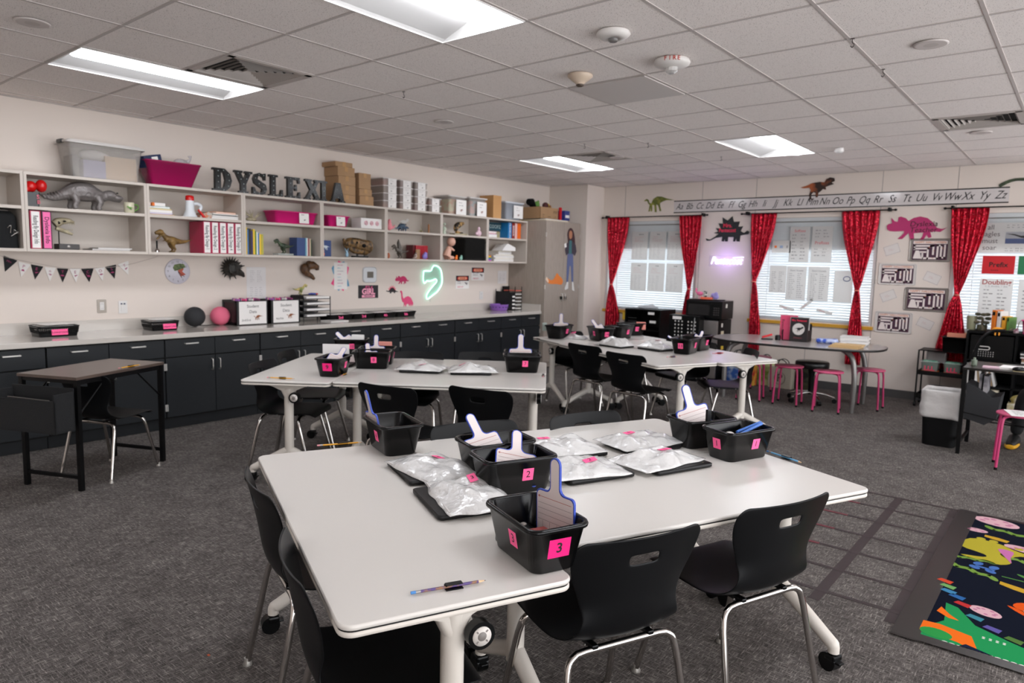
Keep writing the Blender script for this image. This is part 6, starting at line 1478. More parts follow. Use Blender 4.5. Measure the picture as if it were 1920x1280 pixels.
# ============================================================ BINS, PADDLES, LAPTOPS, BAGS
BIN = mat('bin_black', '050506', .17, spec=.28, bump=(300, .03))
BW_, BL_, BH_ = .19, .285, .13
def make_bin(x, y, rz, lab, num, faces='lr', z=TZ, alt=None):
    """bin with its long side along local x.  faces: stickers on long-front 'f', long-back 'b', short left 'l', short right 'r'"""
    t = thing('plastic_bin', lab, 'bin', (x, y, z+.0005), rz, 'black numbered bins on the tables')
    if y > 5.9: t.scale = (1.13,)*3
    o = tote(MB(BIN), BL_, BW_, BH_, taper=.045, r=.028, rim=.009, lip=.012).build('tub', t)
    for f in faces:
        d, h_ = {'f': ((0, -1), BW_), 'b': ((0, 1), BW_), 'l': ((-1, 0), BL_), 'r': ((1, 0), BL_)}[f.lower()]
        off = h_/2-.009-.0090+.0015; big = f.isupper()
        n_ = Vector((d[0], d[1], 0)); rt = Vector((-d[1], d[0], 0))
        slope = .095
        up = (Vector((0, 0, 1))+n_*slope*2).normalized()
        c = n_*(off+.0012)+Vector((0, 0, .070))
        T = frame(tuple(c), rt, up); w_, hh = (.066, .055) if big else (.042, .046)
        q = MB(HOT if big else PINK).quad(w_, hh, T, 0, .0 if f.lower() in 'lr' else (.02 if not big else .01)); 
        q.use(INK).text(str(num), .040 if big else .036, T @ Matrix.Translation((.0 if f.lower() in 'lr' else (.02 if not big else .01), 0, .0005)), bold=.02 if big else 0)
        q.build('number_label', t)
    return t
def paddle(loc, rz, tilt, lab, roll=0, lines_=True, s=1):
    """white board with a handle, blue rim; board stands in local xz plane, bottom at loc"""
    t = thing('whiteboard_paddle', lab, 'whiteboard', loc, 0, 'handheld whiteboard paddles')
    t.rotation_euler = (Matrix.Rotation(R(rz), 4, 'Z') @ Matrix.Rotation(R(tilt), 4, 'X') @ Matrix.Rotation(R(roll), 4, 'Y')).to_euler()
    t.scale = (s,)*3
    def outl(e):
        w_, h, hw, hh = .078-e, .140-e, .020-e, .240-e
        p = []
        for i in range(5): a = R(180+90*i/4); p.append((-w_+.014+.014*cos(a), e+.014+.014*sin(a)))
        for i in range(5): a = R(270+90*i/4); p.append((w_-.014+.014*cos(a), e+.014+.014*sin(a)))
        for i in range(5): a = R(90*i/4); p.append((w_-.014+.014*cos(a), h-.014+.014*sin(a)))
        for i in range(5): a = R(270-90*i/4); p.append((hw+.02+.02*cos(a), h+.02+.02*sin(a)))
        for i in range(9): a = R(180*i/8); p.append((hw*cos(a), hh-hw+hw*sin(a)))
        for i in range(5): a = R(0-90*i/4); p.append((-hw-.02+.02*cos(a), h+.02+.02*sin(a)))
        for i in range(5): a = R(90+90*i/4); p.append((-w_+.014+.014*cos(a), h-.014+.014*sin(a)))
        return ccw(p)
    F = frame((0, 0, 0), (1, 0, 0), (0, 0, 1))
    MB(BLUEE).prism(outl(0), .007, F, z0=-.0035).build('foam_rim', t)
    q = MB(mat('paddle_white', 'd9cdca', .3)).prism(outl(.0035), .0078, F, z0=-.0039)
    if lines_:
        T = F @ Matrix.Translation((0, 0, .0044)); q.use(mat('line_red', 'a84838', .6)).quad(.135, .0014, T, 0, 0, .120).prism([(-.07, .120), (-.063, .124), (-.063, .116)], .0002, T)
        q.use(mat('line_grey', '8c7c7c', .6))
        for k in range(4): q.quad(.14, .0011, T, 0, 0, .102-.016*k)
        for k in range(4): q.quad(.0011, .036, T, 0, -.05+.03*k, .034)
    q.build('board_face', t)
    return t
uA = G1.a
b3 = (-1.118, 1.475)
make_bin(b3[0], b3[1], 158, 'black bin with pink labels marked 3 at the corner of the nearest table', 3, 'bL')
make_bin(-1.535, 1.885, 66, 'black bin with pink label marked 2, centre of the front group', 2, 'f')
make_bin(-1.72, 2.00, 68, 'black bin without a visible label, touching the bin marked 2 from behind', 2, 'b')
make_bin(-2.24, 1.93, 159, 'black bin with angled pink label at the far left of the front tables', 4, 'b')
make_bin(-1.105, 2.885, 70, 'black bin with two pink labels marked 1 at the right end of the front tables', 1, 'lf')
make_bin(-1.31, 2.965, 64, 'black bin without a visible label, touching the bin marked 1 from behind', 1, 'b')
a2 = G2.a
make_bin(-4.03, 2.93, 124, 'black bin with pink label marked 9 on the middle group\'s left table', 9, 'Lf')
make_bin(-4.10, 3.33, 43, 'black bin with pink label marked 8 on the middle group', 8, 'fr')
make_bin(-4.245, 3.50, 43, 'black bin touching the bin marked 8 from behind', 8, 'r')
make_bin(-4.86, 3.72, 40, 'black bin with pink label marked 10, farthest of the middle group', 10, 'fr')
make_bin(-3.22, 4.03, 42, 'black bin with pink label marked 7 at the right end of the middle group', 7, 'f')
make_bin(-3.36, 4.205, 40, 'black bin half hidden behind the bin marked 7', 7, 'b')
make_bin(-4.455, 6.22, 95, 'black bin with pink label marked 15 at the left end of the far group', 15, 'f')
make_bin(-4.02, 6.38, 150, 'black bin with pink labels marked 14 in the far group', 14, 'bl')
make_bin(-3.98, 6.72, 90, 'black bin with pink label marked 17 behind the one marked 14', 17, 'f')
make_bin(-2.89, 6.09, 97, 'black bin with pink labels marked 13, nearest of the far group', 13, 'lf')
make_bin(-2.92, 6.42, 90, 'black bin with pink label marked 16 behind the one marked 13', 16, 'f')
make_bin(-4.10, 7.17, 65, 'black bin with pink label marked 18, farthest of the far group', 18, 'f')
# paddles
paddle((-1.09, 1.535, TZ+.028), -12, 0, 'white paddle with blue edge standing in the bin marked 3, nearest of all', roll=-2)
paddle((-1.495, 1.852, TZ+.032), 64, -50, 'white paddle with blue edge leaning in the bin marked 2', roll=20)
paddle((-1.68, 1.955, TZ+.03), 66, -40, 'white paddle with blue edge leaning in the bin behind the one marked 2', roll=-12)
paddle((-2.293, 1.895, TZ+.02), -21, 12, 'white paddle seen nearly edge-on in the far left front bin', roll=-5)
paddle((-1.31, 2.955, TZ+.028), 56, -12, 'white paddle with blue edge standing in the bin behind the one marked 1', roll=-14, s=1.06)
paddle((-4.04, 2.92, TZ+.04), 60, -45, 'white paddle leaning out of the bin marked 9', roll=30, s=.9)
paddle((-4.10, 3.30, TZ+.03), 43, -50, 'white paddle in the bin marked 8, tip rounded', roll=-10, s=.9)
paddle((-4.245, 3.48, TZ+.012), 43, -10, 'white paddle standing behind the bin marked 8', roll=0, s=.9)
paddle((-4.86, 3.72, TZ+.045), 40, -35, 'white paddle leaning left from the bin marked 10', roll=-45, s=.9)
paddle((-3.30, 4.11, TZ+.004), 40, 0, 'white paddle standing behind the bin marked 7', s=1.12)
paddle((-4.455, 6.25, TZ+.02), 40, 0, 'white paddle standing in the bin marked 15', s=1.05)
paddle((-4.00, 6.40, TZ+.045), 60, -20, 'paddle with dark blue edge leaning in the bin marked 14', roll=-30, s=.9)
paddle((-2.88, 6.06, TZ+.06), 70, -55, 'paddle with blue edge lying low in the bin marked 13', roll=-30, s=.8)
paddle((-2.92, 6.40, TZ+.045), 66, -25, 'white paddle leaning right in the bin marked 16', roll=40, s=.8)
# things inside bins
t = thing('black_case', 'small black case with three round white studs inside the bin marked 3', 'case', (-1.205, 1.500, TZ+.007), 158)
MB(BLACKP).box((0, 0, .022), (.07, .10, .044), bev=.006).build('case', t)
q = MB(mat('stud_white', 'cfc9c4', .3))
for k in range(3): q.ell((.01, -.03+.028*k, .045), (.010, .010, .005), n=10, m=6)
q.build('studs', t)
tag(MB(mat('red_card', 'a84a48', .6)).box((0, 0, 0), (.12, .10, .05), bev=.003).build('red_notebook', loc=(-1.10, 1.475, TZ+.036), rz=158), 'red notebook lying on the bottom of the bin marked 3', 'notebook')
for k, (dx, dy, r_) in enumerate([(.02, .03, 8), (.04, .01, 14)]):
    tag(MB(mat('marker_blue', '4a78c8', .35)).tube([(-.07, 0, 0), (.07, 0, .03)], .0065, 8).build('blue_pen', loc=(-1.105+dx, 2.92+dy, TZ+.105), rz=60+r_), '%s blue pen resting across the bin marked 1' % ['left', 'right'][k], 'pen', 'blue pens in the bin marked 1')
tag(MB(mat('stud_white')).ell((0, 0, .02), (.025, .025, .02)).build('white_ball', loc=(-1.12, 2.83, TZ+.075)), 'small white round lid inside the bin marked 1', 'lid')
tag(MB(BLACKP).box((0, 0, 0), (.022, .016, .06), bev=.004).build('eraser', loc=(-1.25, 2.90, TZ+.15), rz=64), 'small black eraser clipped against the paddle behind the bin marked 1', 'eraser')
for k, (x, y, m, l) in enumerate([(-4.85, 3.78, PAPER, 'white card sticking out of the bin marked 10'), (-4.30, 3.62, mat('peach_card', 'd88c80', .6), 'peach patterned card standing in the bin behind the one marked 8'), (-4.62, 6.17, mat('glass_green', 'a8b4ac', .3), 'pale bottle cap sticking out of the bin marked 15'), (-4.00, 7.22, mat('coral_pack', 'd88478', .5), 'coral and white packet heaped in the bin marked 18')]):
    tag(MB(m).box((0, 0, 0), (.11 if k != 2 else .05, .03, .09), bev=.008).build('packet' if k != 1 else 'card', loc=(x, y, TZ+.115), rz=36), l, 'packet' if k > 1 else 'card')
# laptops
LAP = mat('laptop_black', '161516', .42, spec=.3, bump=(200, .04))
def laptop(x, y, rz, lab, w_=.295, d=.205):
    t = thing('laptop', lab, 'laptop', (x, y, TZ+.0008), rz, 'closed black laptops on the tables')
    MB(LAP).rlo([(w_-.012, d-.012, .012, .001), (w_, d, .014, .005), (w_, d, .014, .009)], n=4).build('base', t)
    MB(LAP).rlo([(w_, d, .014, .0100), (w_, d, .014, .016), (w_-.008, d-.008, .012, .0185)], n=4).build('lid', t)
    MB(MATTE).box((0, d/2-.004, .0095), (w_*.6, .008, .010)).build('hinge', t)
    MB(mat('logo_dot', '8c7c60', .4)).ell((w_*.38, -d*.38, .0187), (.004, .004, .0006), n=8, m=4).build('badge', t)
BAGM = bpy.data.materials.new('zip_bag'); BAGM.use_nodes = True
nt = BAGM.node_tree; b = nt.nodes['Principled BSDF']
b.inputs['Base Color'].default_value = lin('e8e6e4'); b.inputs['Roughness'].default_value = .18; b.inputs['Alpha'].default_value = .80; b.inputs['Specular IOR Level'].default_value = 1.0; b.inputs['Coat Weight'].default_value = .6; b.inputs['Coat Roughness'].default_value = .08
tc = nt.nodes.new('ShaderNodeTexCoord'); n = nt.nodes.new('ShaderNodeTexNoise'); n.inputs['Scale'].default_value = 16; n.inputs['Detail'].default_value = 4
nt.links.new(tc.outputs['Object'], n.inputs['Vector']); bp = nt.nodes.new('ShaderNodeBump'); bp.inputs['Strength'].default_value = .8; bp.inputs['Distance'].default_value = .02
n2 = nt.nodes.new('ShaderNodeTexVoronoi'); n2.inputs['Scale'].default_value = 9; n2.feature = 'DISTANCE_TO_EDGE'; nt.links.new(tc.outputs['Object'], n2.inputs['Vector'])
ad = nt.nodes.new('ShaderNodeMath'); ad.operation = 'ADD'; nt.links.new(n.outputs[0], ad.inputs[0]); nt.links.new(n2.outputs[0], ad.inputs[1])
nt.links.new(ad.outputs[0], bp.inputs['Height']); nt.links.new(bp.outputs[0], b.inputs['Normal'])
def bag(x, y, z, rz, lab, num, w_=.30, d=.22, h=.05, lx=-.06, ly=.03, seed=0, lrot=0):
    w_ *= 1.1; d *= 1.12
    t = thing('zip_bag', lab, 'plastic bag', (x, y, z), rz, 'translucent zip bags on the laptops')
    nx, ny = 26, 20; vs = []; fs = []
    def H(u, v):
        e = (1-abs(u)**3)*(1-abs(v)**3)
        n_ = noise.noise(Vector((u*1.6+seed*3.1, v*1.6, seed)))
        n2_ = noise.noise(Vector((u*4+seed, v*4, seed*2.)))
        return .004+h*max(0, e)*(.62+.55*n_+.22*n2_)
    for s in (1, 0):
        for j in range(ny+1):
            for i in range(nx+1):
                u, v = 2*i/nx-1, 2*j/ny-1
                ox = .012*noise.noise(Vector((v*2, seed*2, 1))); oy = .012*noise.noise(Vector((u*2, seed*2, 5)))
                droop = -.010*max(0, abs(u)-.72)/.28
                vs.append((u*w_/2+ox, v*d/2*(1-.06*abs(u)**4)+oy, (H(u, v) if s else .0015)+(0)))
        k = 0 if s else (nx+1)*(ny+1)
        for j in range(ny):
            for i in range(nx):
                a = k+j*(nx+1)+i; f = (a, a+1, a+nx+2, a+nx+1); fs.append(f if s else f[::-1])
    N = (nx+1)*(ny+1)
    rim = [i for i in range(nx+1)]+[(j+1)*(nx+1)-1 for j in range(1, ny+1)]+[ny*(nx+1)+i for i in range(nx-1, -1, -1)]+[j*(nx+1) for j in range(ny-1, 0, -1)]
    for q in range(len(rim)): a, b_ = rim[q], rim[(q+1) % len(rim)]; fs.append((a, a+N, b_+N, b_))
    MB(BAGM).add(vs, fs, True).build('pouch', t)
    hz = H(2*lx/w_, 2*ly/d)+.004
    e_ = .02; gx = (H(2*(lx+e_)/w_, 2*ly/d)-H(2*(lx-e_)/w_, 2*ly/d))/(2*e_); gy = (H(2*lx/w_, 2*(ly+e_)/d)-H(2*lx/w_, 2*(ly-e_)/d))/(2*e_)
    T = frame((lx, ly, hz), Vector((cos(R(lrot)), sin(R(lrot)), gx*cos(R(lrot))+gy*sin(R(lrot)))), Vector((-sin(R(lrot)), cos(R(lrot)), -gx*sin(R(lrot))+gy*cos(R(lrot)))))
    q = MB(PINK).box((0, 0, 0), (.052, .030, .0012), T=T).use(INK).text(str(num), .028, T @ Matrix.Translation((0, 0, .0012)) @ Matrix.Rotation(R(90 if num == 3 else 0), 4, 'Z')); q.build('number_label', t)
    MB(mat('mesh_grey', 'a09c98', .7)).tube([(.045*cos(a*PI/8)+.03, .04*sin(a*PI/8)-.01, .018) for a in range(16)], .009, 6, closed=True).build('headphone_coil', t)
    MB(mat('zip_strip', 'c9c5c2', .4)).box((w_*.0, d/2-.012, .007), (w_*.86, .006, .003)).build('zip', t)
LT = TZ+.0195
laptop(-1.90, 1.79, 156, 'closed black laptop under a bag, left rear of the front crosswise table')
laptop(-1.575, 1.625, 154, 'closed black laptop under the bag marked 3 beside the front bins')
laptop(-1.425, 2.215, 67, 'closed black laptop under the bag marked 2')
laptop(-1.255, 2.545, 70, 'closed black laptop under the bag marked 1 at the right')
laptop(-1.66, 2.40, 66, 'closed black laptop under the left rear bag of the front group')
laptop(-1.48, 2.73, 68, 'closed black laptop under the right rear bag of the front group')
laptop(-3.72, 3.48, 35, 'closed black laptop under the bag in the middle group beside the bin marked 8')
laptop(-3.42, 3.69, 41, 'closed black laptop under the right bag of the middle group')
laptop(-3.60, 6.02, -10, 'closed black laptop in the far group under the left bag')
laptop(-3.20, 6.08, -14, 'closed black laptop in the far group left of the bin marked 13')
laptop(-4.36, 3.20, 36, 'closed black laptop standing papers against it, right of the bin marked 9', .25, .18)
bag(-1.87, 1.81, LT, 168, 'clear bag on the left rear laptop of the front crosswise table', 4, .31, .22, .05, .04, -.05, 1, 180)
bag(-1.55, 1.675, LT, 150, 'clear bag with sideways pink label 3 beside the front bins', 3, .32, .22, .055, .07, -.03, 2, 180)
bag(-1.46, 2.19, LT, 60, 'clear bag with pink label marked 2', 2, .31, .23, .05, .04, -.02, 3, 0)
bag(-1.30, 2.52, LT, 78, 'clear bag with pink label marked 1', 1, .33, .21, .05, .05, .0, 4, -10)
bag(-1.69, 2.39, LT, 62, 'left rear clear bag of the front group', 5, .31, .23, .055, -.06, .04, 5, 0)
bag(-1.50, 2.74, LT, 72, 'right rear clear bag of the front group', 6, .32, .22, .05, -.03, .04, 6, 0)
bag(-3.74, 3.50, LT, 28, 'clear bag with pink label beside the bin marked 8', 8, .32, .23, .06, .02, -.05, 7)
bag(-3.42, 3.71, LT, 46, 'slanting clear bag left of the bin marked 7', 7, .33, .22, .06, -.08, .0, 8)
bag(-3.62, 6.03, LT, -14, 'large shiny clear bag in the far group', 12, .34, .24, .085, -.08, -.03, 9)
bag(-3.22, 6.12, LT, -8, 'crumpled clear bag left of the bin marked 13', 13, .30, .22, .075, .0, .04, 10)
bag(-4.30, 6.32, TZ+.001, 20, 'small crumpled clear bag between the bins marked 15 and 14', 15, .22, .16, .07, -.02, -.02, 11)
t = thing('worksheet', 'grey printed sheet leaning by the bin marked 9', 'paper', (-4.33, 3.17, TZ+.02), 40); MB(mat('white_sheet', 'dad7d6', .7)).box((0, .0, .075), (.2, .003, .15)).build('sheet', t)
# pencils in clips
def pencil(x, y, rz, lab, col='pencil_yellow', L=.17, clip=True, dec=False, z=TZ+.007, group=None):
    t = thing('pencil', lab+' pencil', 'pencil', (x, y, z), rz, 'pencils in table clips')
    m = MATS[col]; T = Matrix.Rotation(R(90), 4, 'Y')
    MB(m).cyl((-L/2, 0, 0), (L/2-.02, 0, 0), .0036, n=6).build('shaft', t)
    MB(mat('pencil_wood', 'd8b48c', .7)).cyl((L/2-.02, 0, 0), (L/2-.004, 0, 0), .0036, .0012, n=8).use(INK).cyl((L/2-.004, 0, 0), (L/2, 0, 0), .0012, .0004, n=6).build('tip', t)
    MB(SILV).cyl((-L/2-.012, 0, 0), (-L/2, 0, 0), .0038, n=10).build('ferrule', t)
    MB(mat('eraser_pink', 'd88c94', .6) if not dec else SKYB).cyl((-L/2-.024, 0, 0), (-L/2-.012, 0, 0), .0038, n=10).build('eraser', t)
    if clip:
        c = thing('pencil_clip', 'black clip holding the '+lab+' pencil', 'clip', (x, y, TZ+.0003), rz, 'black pencil clips on the tables')
        MB(BLACKP).box((0, 0, .0012), (.045, .020, .0024)).tube([(-.021, .008, .002), (-.021, .009, .010), (-.021, 0, .0145), (-.021, -.007, .010)], .0016, 5).box((0, .008, .007), (.042, .002, .012)).box((0, -.001, .0135), (.042, .016, .002)).build('clip', c)
mat('pencil_fancy', '8c6448', .4, nz=(45, '503c78', .05)); mat('pencil_aqua', '6cb0dc', .4)
pencil(-1.145, 1.185, 63, 'patterned blue-tipped, at the nearest table corner,', 'pencil_fancy', dec=True)
pencil(-2.44, 1.82, 62, 'yellow, at the far edge of the nearest table,')
pencil(-.93, 2.99, -25, 'light blue, beside the bin marked 1,', 'pencil_aqua', dec=True)
pencil(-4.10, 2.57, 32, 'yellow, at the near edge of the middle group,')
pencil(-3.97, 2.98, 126, 'yellow, by the joint of the middle tables,', L=.10)
pencil(-4.78, 3.52, 36, 'yellow, behind the bin marked 9,', L=.12)
pencil(-2.98, 3.98, 126, 'dark, at the right edge of the middle group,', 'pencil_fancy', L=.08)
pencil(-2.82, 5.70, 66, 'dark, at the right front corner of the far group,', 'pencil_fancy', L=.09)
pencil(-2.64, 6.30, 66, 'red, at the right rear corner of the far group,', 'red_paper', L=.12)
pencil(-4.50, 5.90, -24, 'dark, at the left end of the far group,', 'pencil_fancy', L=.06)
pencil(-5.09, 2.01, 114, 'yellow, on the small black desk,', z=.752)
for o in bpy.data.objects:
    if o.name.startswith('pencil_clip') and abs(o.location.x+5.09) < .01: o.location.z = .7455
tag(MB(mat('tape_tag', 'b8542c', .7)).box((0, 0, .001), (.012, .008, .002)).build('paper_scrap', loc=(-2.48, 1.22, 0)), 'tiny orange scrap on the carpet at the lower left', 'scrap')
# ============================================================ RIGHT HALF OF THE ROOM
# rounded activity table
t = thing('activity_table', 'long rounded grey-topped activity table with silver legs under the middle window', 'table', (-2.58, 8.34, 0), 4)
def sup(a, b_, n=36, e=2.6): return [(a*math.copysign(abs(cos(2*PI*i/n))**(2/e), cos(2*PI*i/n)), b_*math.copysign(abs(sin(2*PI*i/n))**(2/e), sin(2*PI*i/n))) for i in range(n)]
MB(mat('table_grey_top', 'a39c99', .2, spec=.5)).loft([[(x, y, z) for x, y in sup(a, b_)] for a, b_, z in ((.93, .54, .674), (.945, .55, .678), (.945, .55, .697), (.94, .545, .7))]).build('tabletop', t)
MB(mat('table_edge', '161312', .4)).loft([[(x, y, z) for x, y in sup(a, b_)] for a, b_, z in ((.946, .552, .674), (.952, .557, .678), (.952, .557, .696), (.946, .552, .699))], cap0=False, cap1=False).build('edge_band', t)
for sx, sy in ((-1, -1), (1, -1), (1, 1), (-1, 1)):
    MB(mat('leg_silver', '8c8a88', .3, metal=.6)).tube(cr([(sx*.56, sy*.28, .675), (sx*.66, sy*.31, .60), (sx*.70, sy*.33, .42), (sx*.705, sy*.335, .2), (sx*.70, sy*.34, .0)], 4), [.028]*12+[.026, .025, .024, .022, .02], 12).build('leg', t)
# pink stools
t0 = None
def stool(x, y, rz, lab):
    global t0
    if t0 is None:
        t0 = thing('stool', lab, 'stool', (x, y, 0), rz, 'pink metal stools')
        PM = mat('pink_metal', 'c0386c', .35, spec=.5)
        MB(mat('stool_seat', 'd0587e', .45)).lathe([(.13, .425), (.152, .43), (.155, .44), (.150, .446), (0, .444)], 26).build('seat', t0)
        for k in range(4):
            a = R(45+90*k); c, s_ = cos(a), sin(a)
            MB(PM).tube(cr([(c*.05, s_*.05, .424), (c*.125, s_*.125, .42), (c*.158, s_*.158, .385), (c*.172, s_*.172, .2), (c*.182, s_*.182, .012)], 4), .0105, 8).build('leg', t0)
            MB(MATTE).cyl((c*.182, s_*.182, 0), (c*.182, s_*.182, .02), .0125).build('foot_cap', t0)
    else: dup(t0, (x, y, 0), rz, lab, 'pink metal stools')
stool(-2.97, 8.05, 10, 'pink metal stool at the left front of the activity table')
stool(-2.55, 8.08, 5, 'pink metal stool, second from the left in front of the activity table')
stool(-2.10, 7.98, 12, 'pink metal stool in front of the black rolling stool')
stool(-1.80, 8.50, 0, 'pink metal stool at the right end of the activity table')
stool(-3.10, 8.62, 0, 'pink metal stool farthest back at the left of the activity table')
stool(-.33, 6.70, 8, 'pink metal stool with papers on it at the right edge of the photo')
t = thing('rolling_stool', 'black round rolling stool with chrome star base', 'stool', (-2.40, 8.42, 0), 0)
MB(mat('stool_vinyl', '121214', .35)).lathe([(.17, .40), (.185, .41), (.185, .465), (.175, .475), (0, .478)], 30).build('seat', t)
MB(BLACKP).lathe([(.03, .09), (.03, .3), (.05, .40)], 16).build('column', t)
for k in range(5):
    a = R(20+72*k); c, s_ = cos(a), sin(a)
    b_ = MB(CHROME).tube(cr([(c*.02, s_*.02, .115), (c*.15, s_*.15, .10), (c*.26, s_*.26, .065)], 3), [.026, .024, .022, .02, .018, .016, .014], 8, flat=.6).build('base_arm', t)
    MB(BLACKP).cyl((c*.26-s_*.018, s_*.26+c*.018, .028), (c*.26+s_*.018, s_*.26-c*.018, .028), .028).build('caster', b_)
# things on the activity table
TT = .7005
t = thing('book_stand', 'black wire stand holding books on the activity table', 'book stand', (-2.60, 8.42, TT), 4)
MB(WIRE).b2(-.14, .14, -.10, .12, 0, .005).b2(-.14, -.136, -.10, .12, 0, .13).b2(.136, .14, -.10, .12, 0, .13).b2(-.14, .14, .116, .12, 0, .2).build('stand', t)
t = thing('book', 'black book titled Mrs. Pentecost with a round white skeleton picture in the stand', 'book', (-2.545, 8.30, TT+.006), 2)
MB(mat('book_cover_black', '1c1618', .35), Matrix.Rotation(R(-6), 4, 'X')).b2(-.10, .10, 0, .022, 0, .275, bev=.002).build('cover', t)
T = frame((0, -.0015, .14), (1, 0, 0), (0, .1, 1))
q = MB(mat('cover_white', 'c4beba', .6)).lathe([(.068, 0), (.068, .001)], 30, T=T); q.use(INK).prism(ccw(norm(REX, .11)), .0008, T @ Matrix.Translation((0, 0, .0012)))
q.use(mat('sign_red')).text('Mrs. Pentecost', .032, T @ Matrix.Translation((0, .10, .001)), bold=.02, sx=.85); q.use(mat('dull_red', '8c3c44', .6)).text('Dinosaur', .025, T @ Matrix.Translation((0, -.10, .001))); q.build('cover_print', t)
t = thing('folder', 'pink folder with dark lettering left of the black book in the stand', 'folder', (-2.70, 8.36, TT+.006), 10)
MB(mat('folder_pink', 'cc4468', .5)).b2(-.075, .12, 0, .01, 0, .29, bev=.002).use(INK).text('Pentecost', .045, frame((-.045, -.001, .15), (0, 0, -1), (1, 0, 0))).build('folder', t)
for k in range(3): MB(PAPER2).box((0, 0, 0), (.2, .003, .27)).build('sheet', thing('worksheet', 'pale sheet filed behind the black book, %s' % ['front', 'middle', 'back'][k], 'paper', (-2.56, 8.36+.03*k, TT+.145), 3, 'sheets in the book stand'))
t = thing('stapler', 'black and red stapler at the left on the activity table', 'stapler', (-2.88, 8.24, TT), 35)
MB(BLACKP).box((0, 0, .008), (.13, .03, .016), bev=.004).build('base', t); MB(REDP).box((0, 0, 0), (.12, .026, .022), bev=.005, T=TR(0, 0, .045, ry=-18)).build('arm', t)
MB(BLACKP).lathe([(.03, 0), (.032, .05), (.02, .06), (0, .06)], 16).build('tape_roll', thing('tape_dispenser', 'small black rounded tape holder by the book stand', 'tape dispenser', (-2.775, 8.30, TT), 0))
toy('wipes_pack', 'blue and white soft wipes pack on the activity table', (-2.25, 8.40, TT+.012), 4, mat('wipes', '2c54c0', .3, nz=(16, 'b8c4e4', .06)), lambda b_: b_.rlo([(.20, .10, .03, -.01), (.24, .13, .04, .012), (.22, .11, .04, .04)]).tube([(-.1, 0, .01), (.11, 0, .02)], .03, 8), 'wipes pack', .005, part='pack')
tag(MB(mat('crumple_w', 'd8d4d0', .6, bump=(40, 1))).ell((0, 0, .02), (.05, .04, .022)).build('tissue', loc=(-2.05, 8.26, TT+.002)), 'crumpled white tissue beside the wipes pack', 'tissue')
for k in range(3):
    flat(-1.86+.01*k, TT+.012*k, .34, .25, .0115, mat('manila', 'c8a878', .7), 'manila folder on the activity table, %s of the pile' % ['lowest', 'middle', 'top'][k], xf=8.0) if 0 else None
    t = thing('folder', 'manila folder on the right of the activity table, %s of the pile' % ['lowest', 'middle', 'topmost'][k], 'folder', (-1.98+.01*k, 8.12+.01*k, TT+.0005+.012*k), -3+3*k, 'manila folders'); MB(mat('manila', 'c8a878', .7)).b2(-.15, .15, -.11, .11, 0, .0105, bev=.001).build('cover', t)
for k in range(5):
    t = thing('binder', 'white binder in the pile on the activity table, %s from the bottom' % ['first', 'second', 'third', 'fourth', 'fifth'][k], 'binder', (-2.0+.01*(k % 2), 8.55, TT+.0005+.0185*k), 5+3*(k % 3), 'white binders on the activity table')
    MB(PAPER if k % 2 else PAPER2).b2(-.14, .14, -.12, .12, 0, .0175, bev=.002).build('cover', t)
# bags under the activity table
def tote_bag(x, y, m, lab, w_=.26, h=.32, z0=0):
    t = thing('shopping_bag', lab, 'bag', (x, y, z0), rnd.uniform(-8, 8))
    MB(m).rlo([(w_, .14, .02, 0), (w_+.02, .15, .03, h*.5), (w_-.01, .10, .02, h)]).build('bag', t)
    for s in (-1, 1): MB(BLACKP).tube(cr([(-w_*.25, s*.045, h-.01), (-w_*.2, s*.05, h+.07), (0, s*.05, h+.10), (w_*.2, s*.05, h+.07), (w_*.25, s*.045, h-.01)], 4), .006, 6).build('handle', t)
    return t
tote_bag(-3.55, 9.16, mat('bag_blue', '2c5aa8', .5, nz=(9, 'c0ccd8', .08)), 'blue and white printed shopping bag on the floor by the fridge', .30, .34)
tote_bag(-3.22, 9.22, mat('bag_green', '7c9c3c', .5, nz=(8, 'c8cc98', .08)), 'green printed shopping bag on the floor behind the stools', .24, .30)
t = tote_bag(-2.98, 9.16, mat('bag_cream', 'b8b0a0', .7), 'cream tote bag with a black letter P on the floor by the wall', .30, .27)
MB(INK).text('P', .15, frame((.0, -.078, .13), (1, 0, 0), (0, 0, 1))).tube([(.07*cos(a*PI/10), -.0775, .13+.08*sin(a*PI/10)) for a in range(20)], .0025, 5, closed=True).build('emblem', t)
toy('backpack', 'black and olive backpack leaning on the wall behind the stools', (-2.72, 9.25, .0), 0, mat('olive_black', '17170f', .8, nz=(7, '4c4c38', .06)), lambda b_: b_.rlo([(.22, .13, .04, .0), (.26, .16, .06, .15), (.2, .12, .05, .30)]).ell((0, -.07, .12), (.08, .03, .08)), 'backpack', .008, part='pack')
toy('toy_bin_box', 'red and orange printed packet box standing behind the rearmost pink stool', (-3.36, 9.05, 0), 0, mat('red_orange_pack', 'cc4028', .5, nz=(9, 'e8b040', .06)), lambda b_: b_.b2(-.08, .08, -.05, .05, 0, .42), 'box', .006, part='box', sm=0)
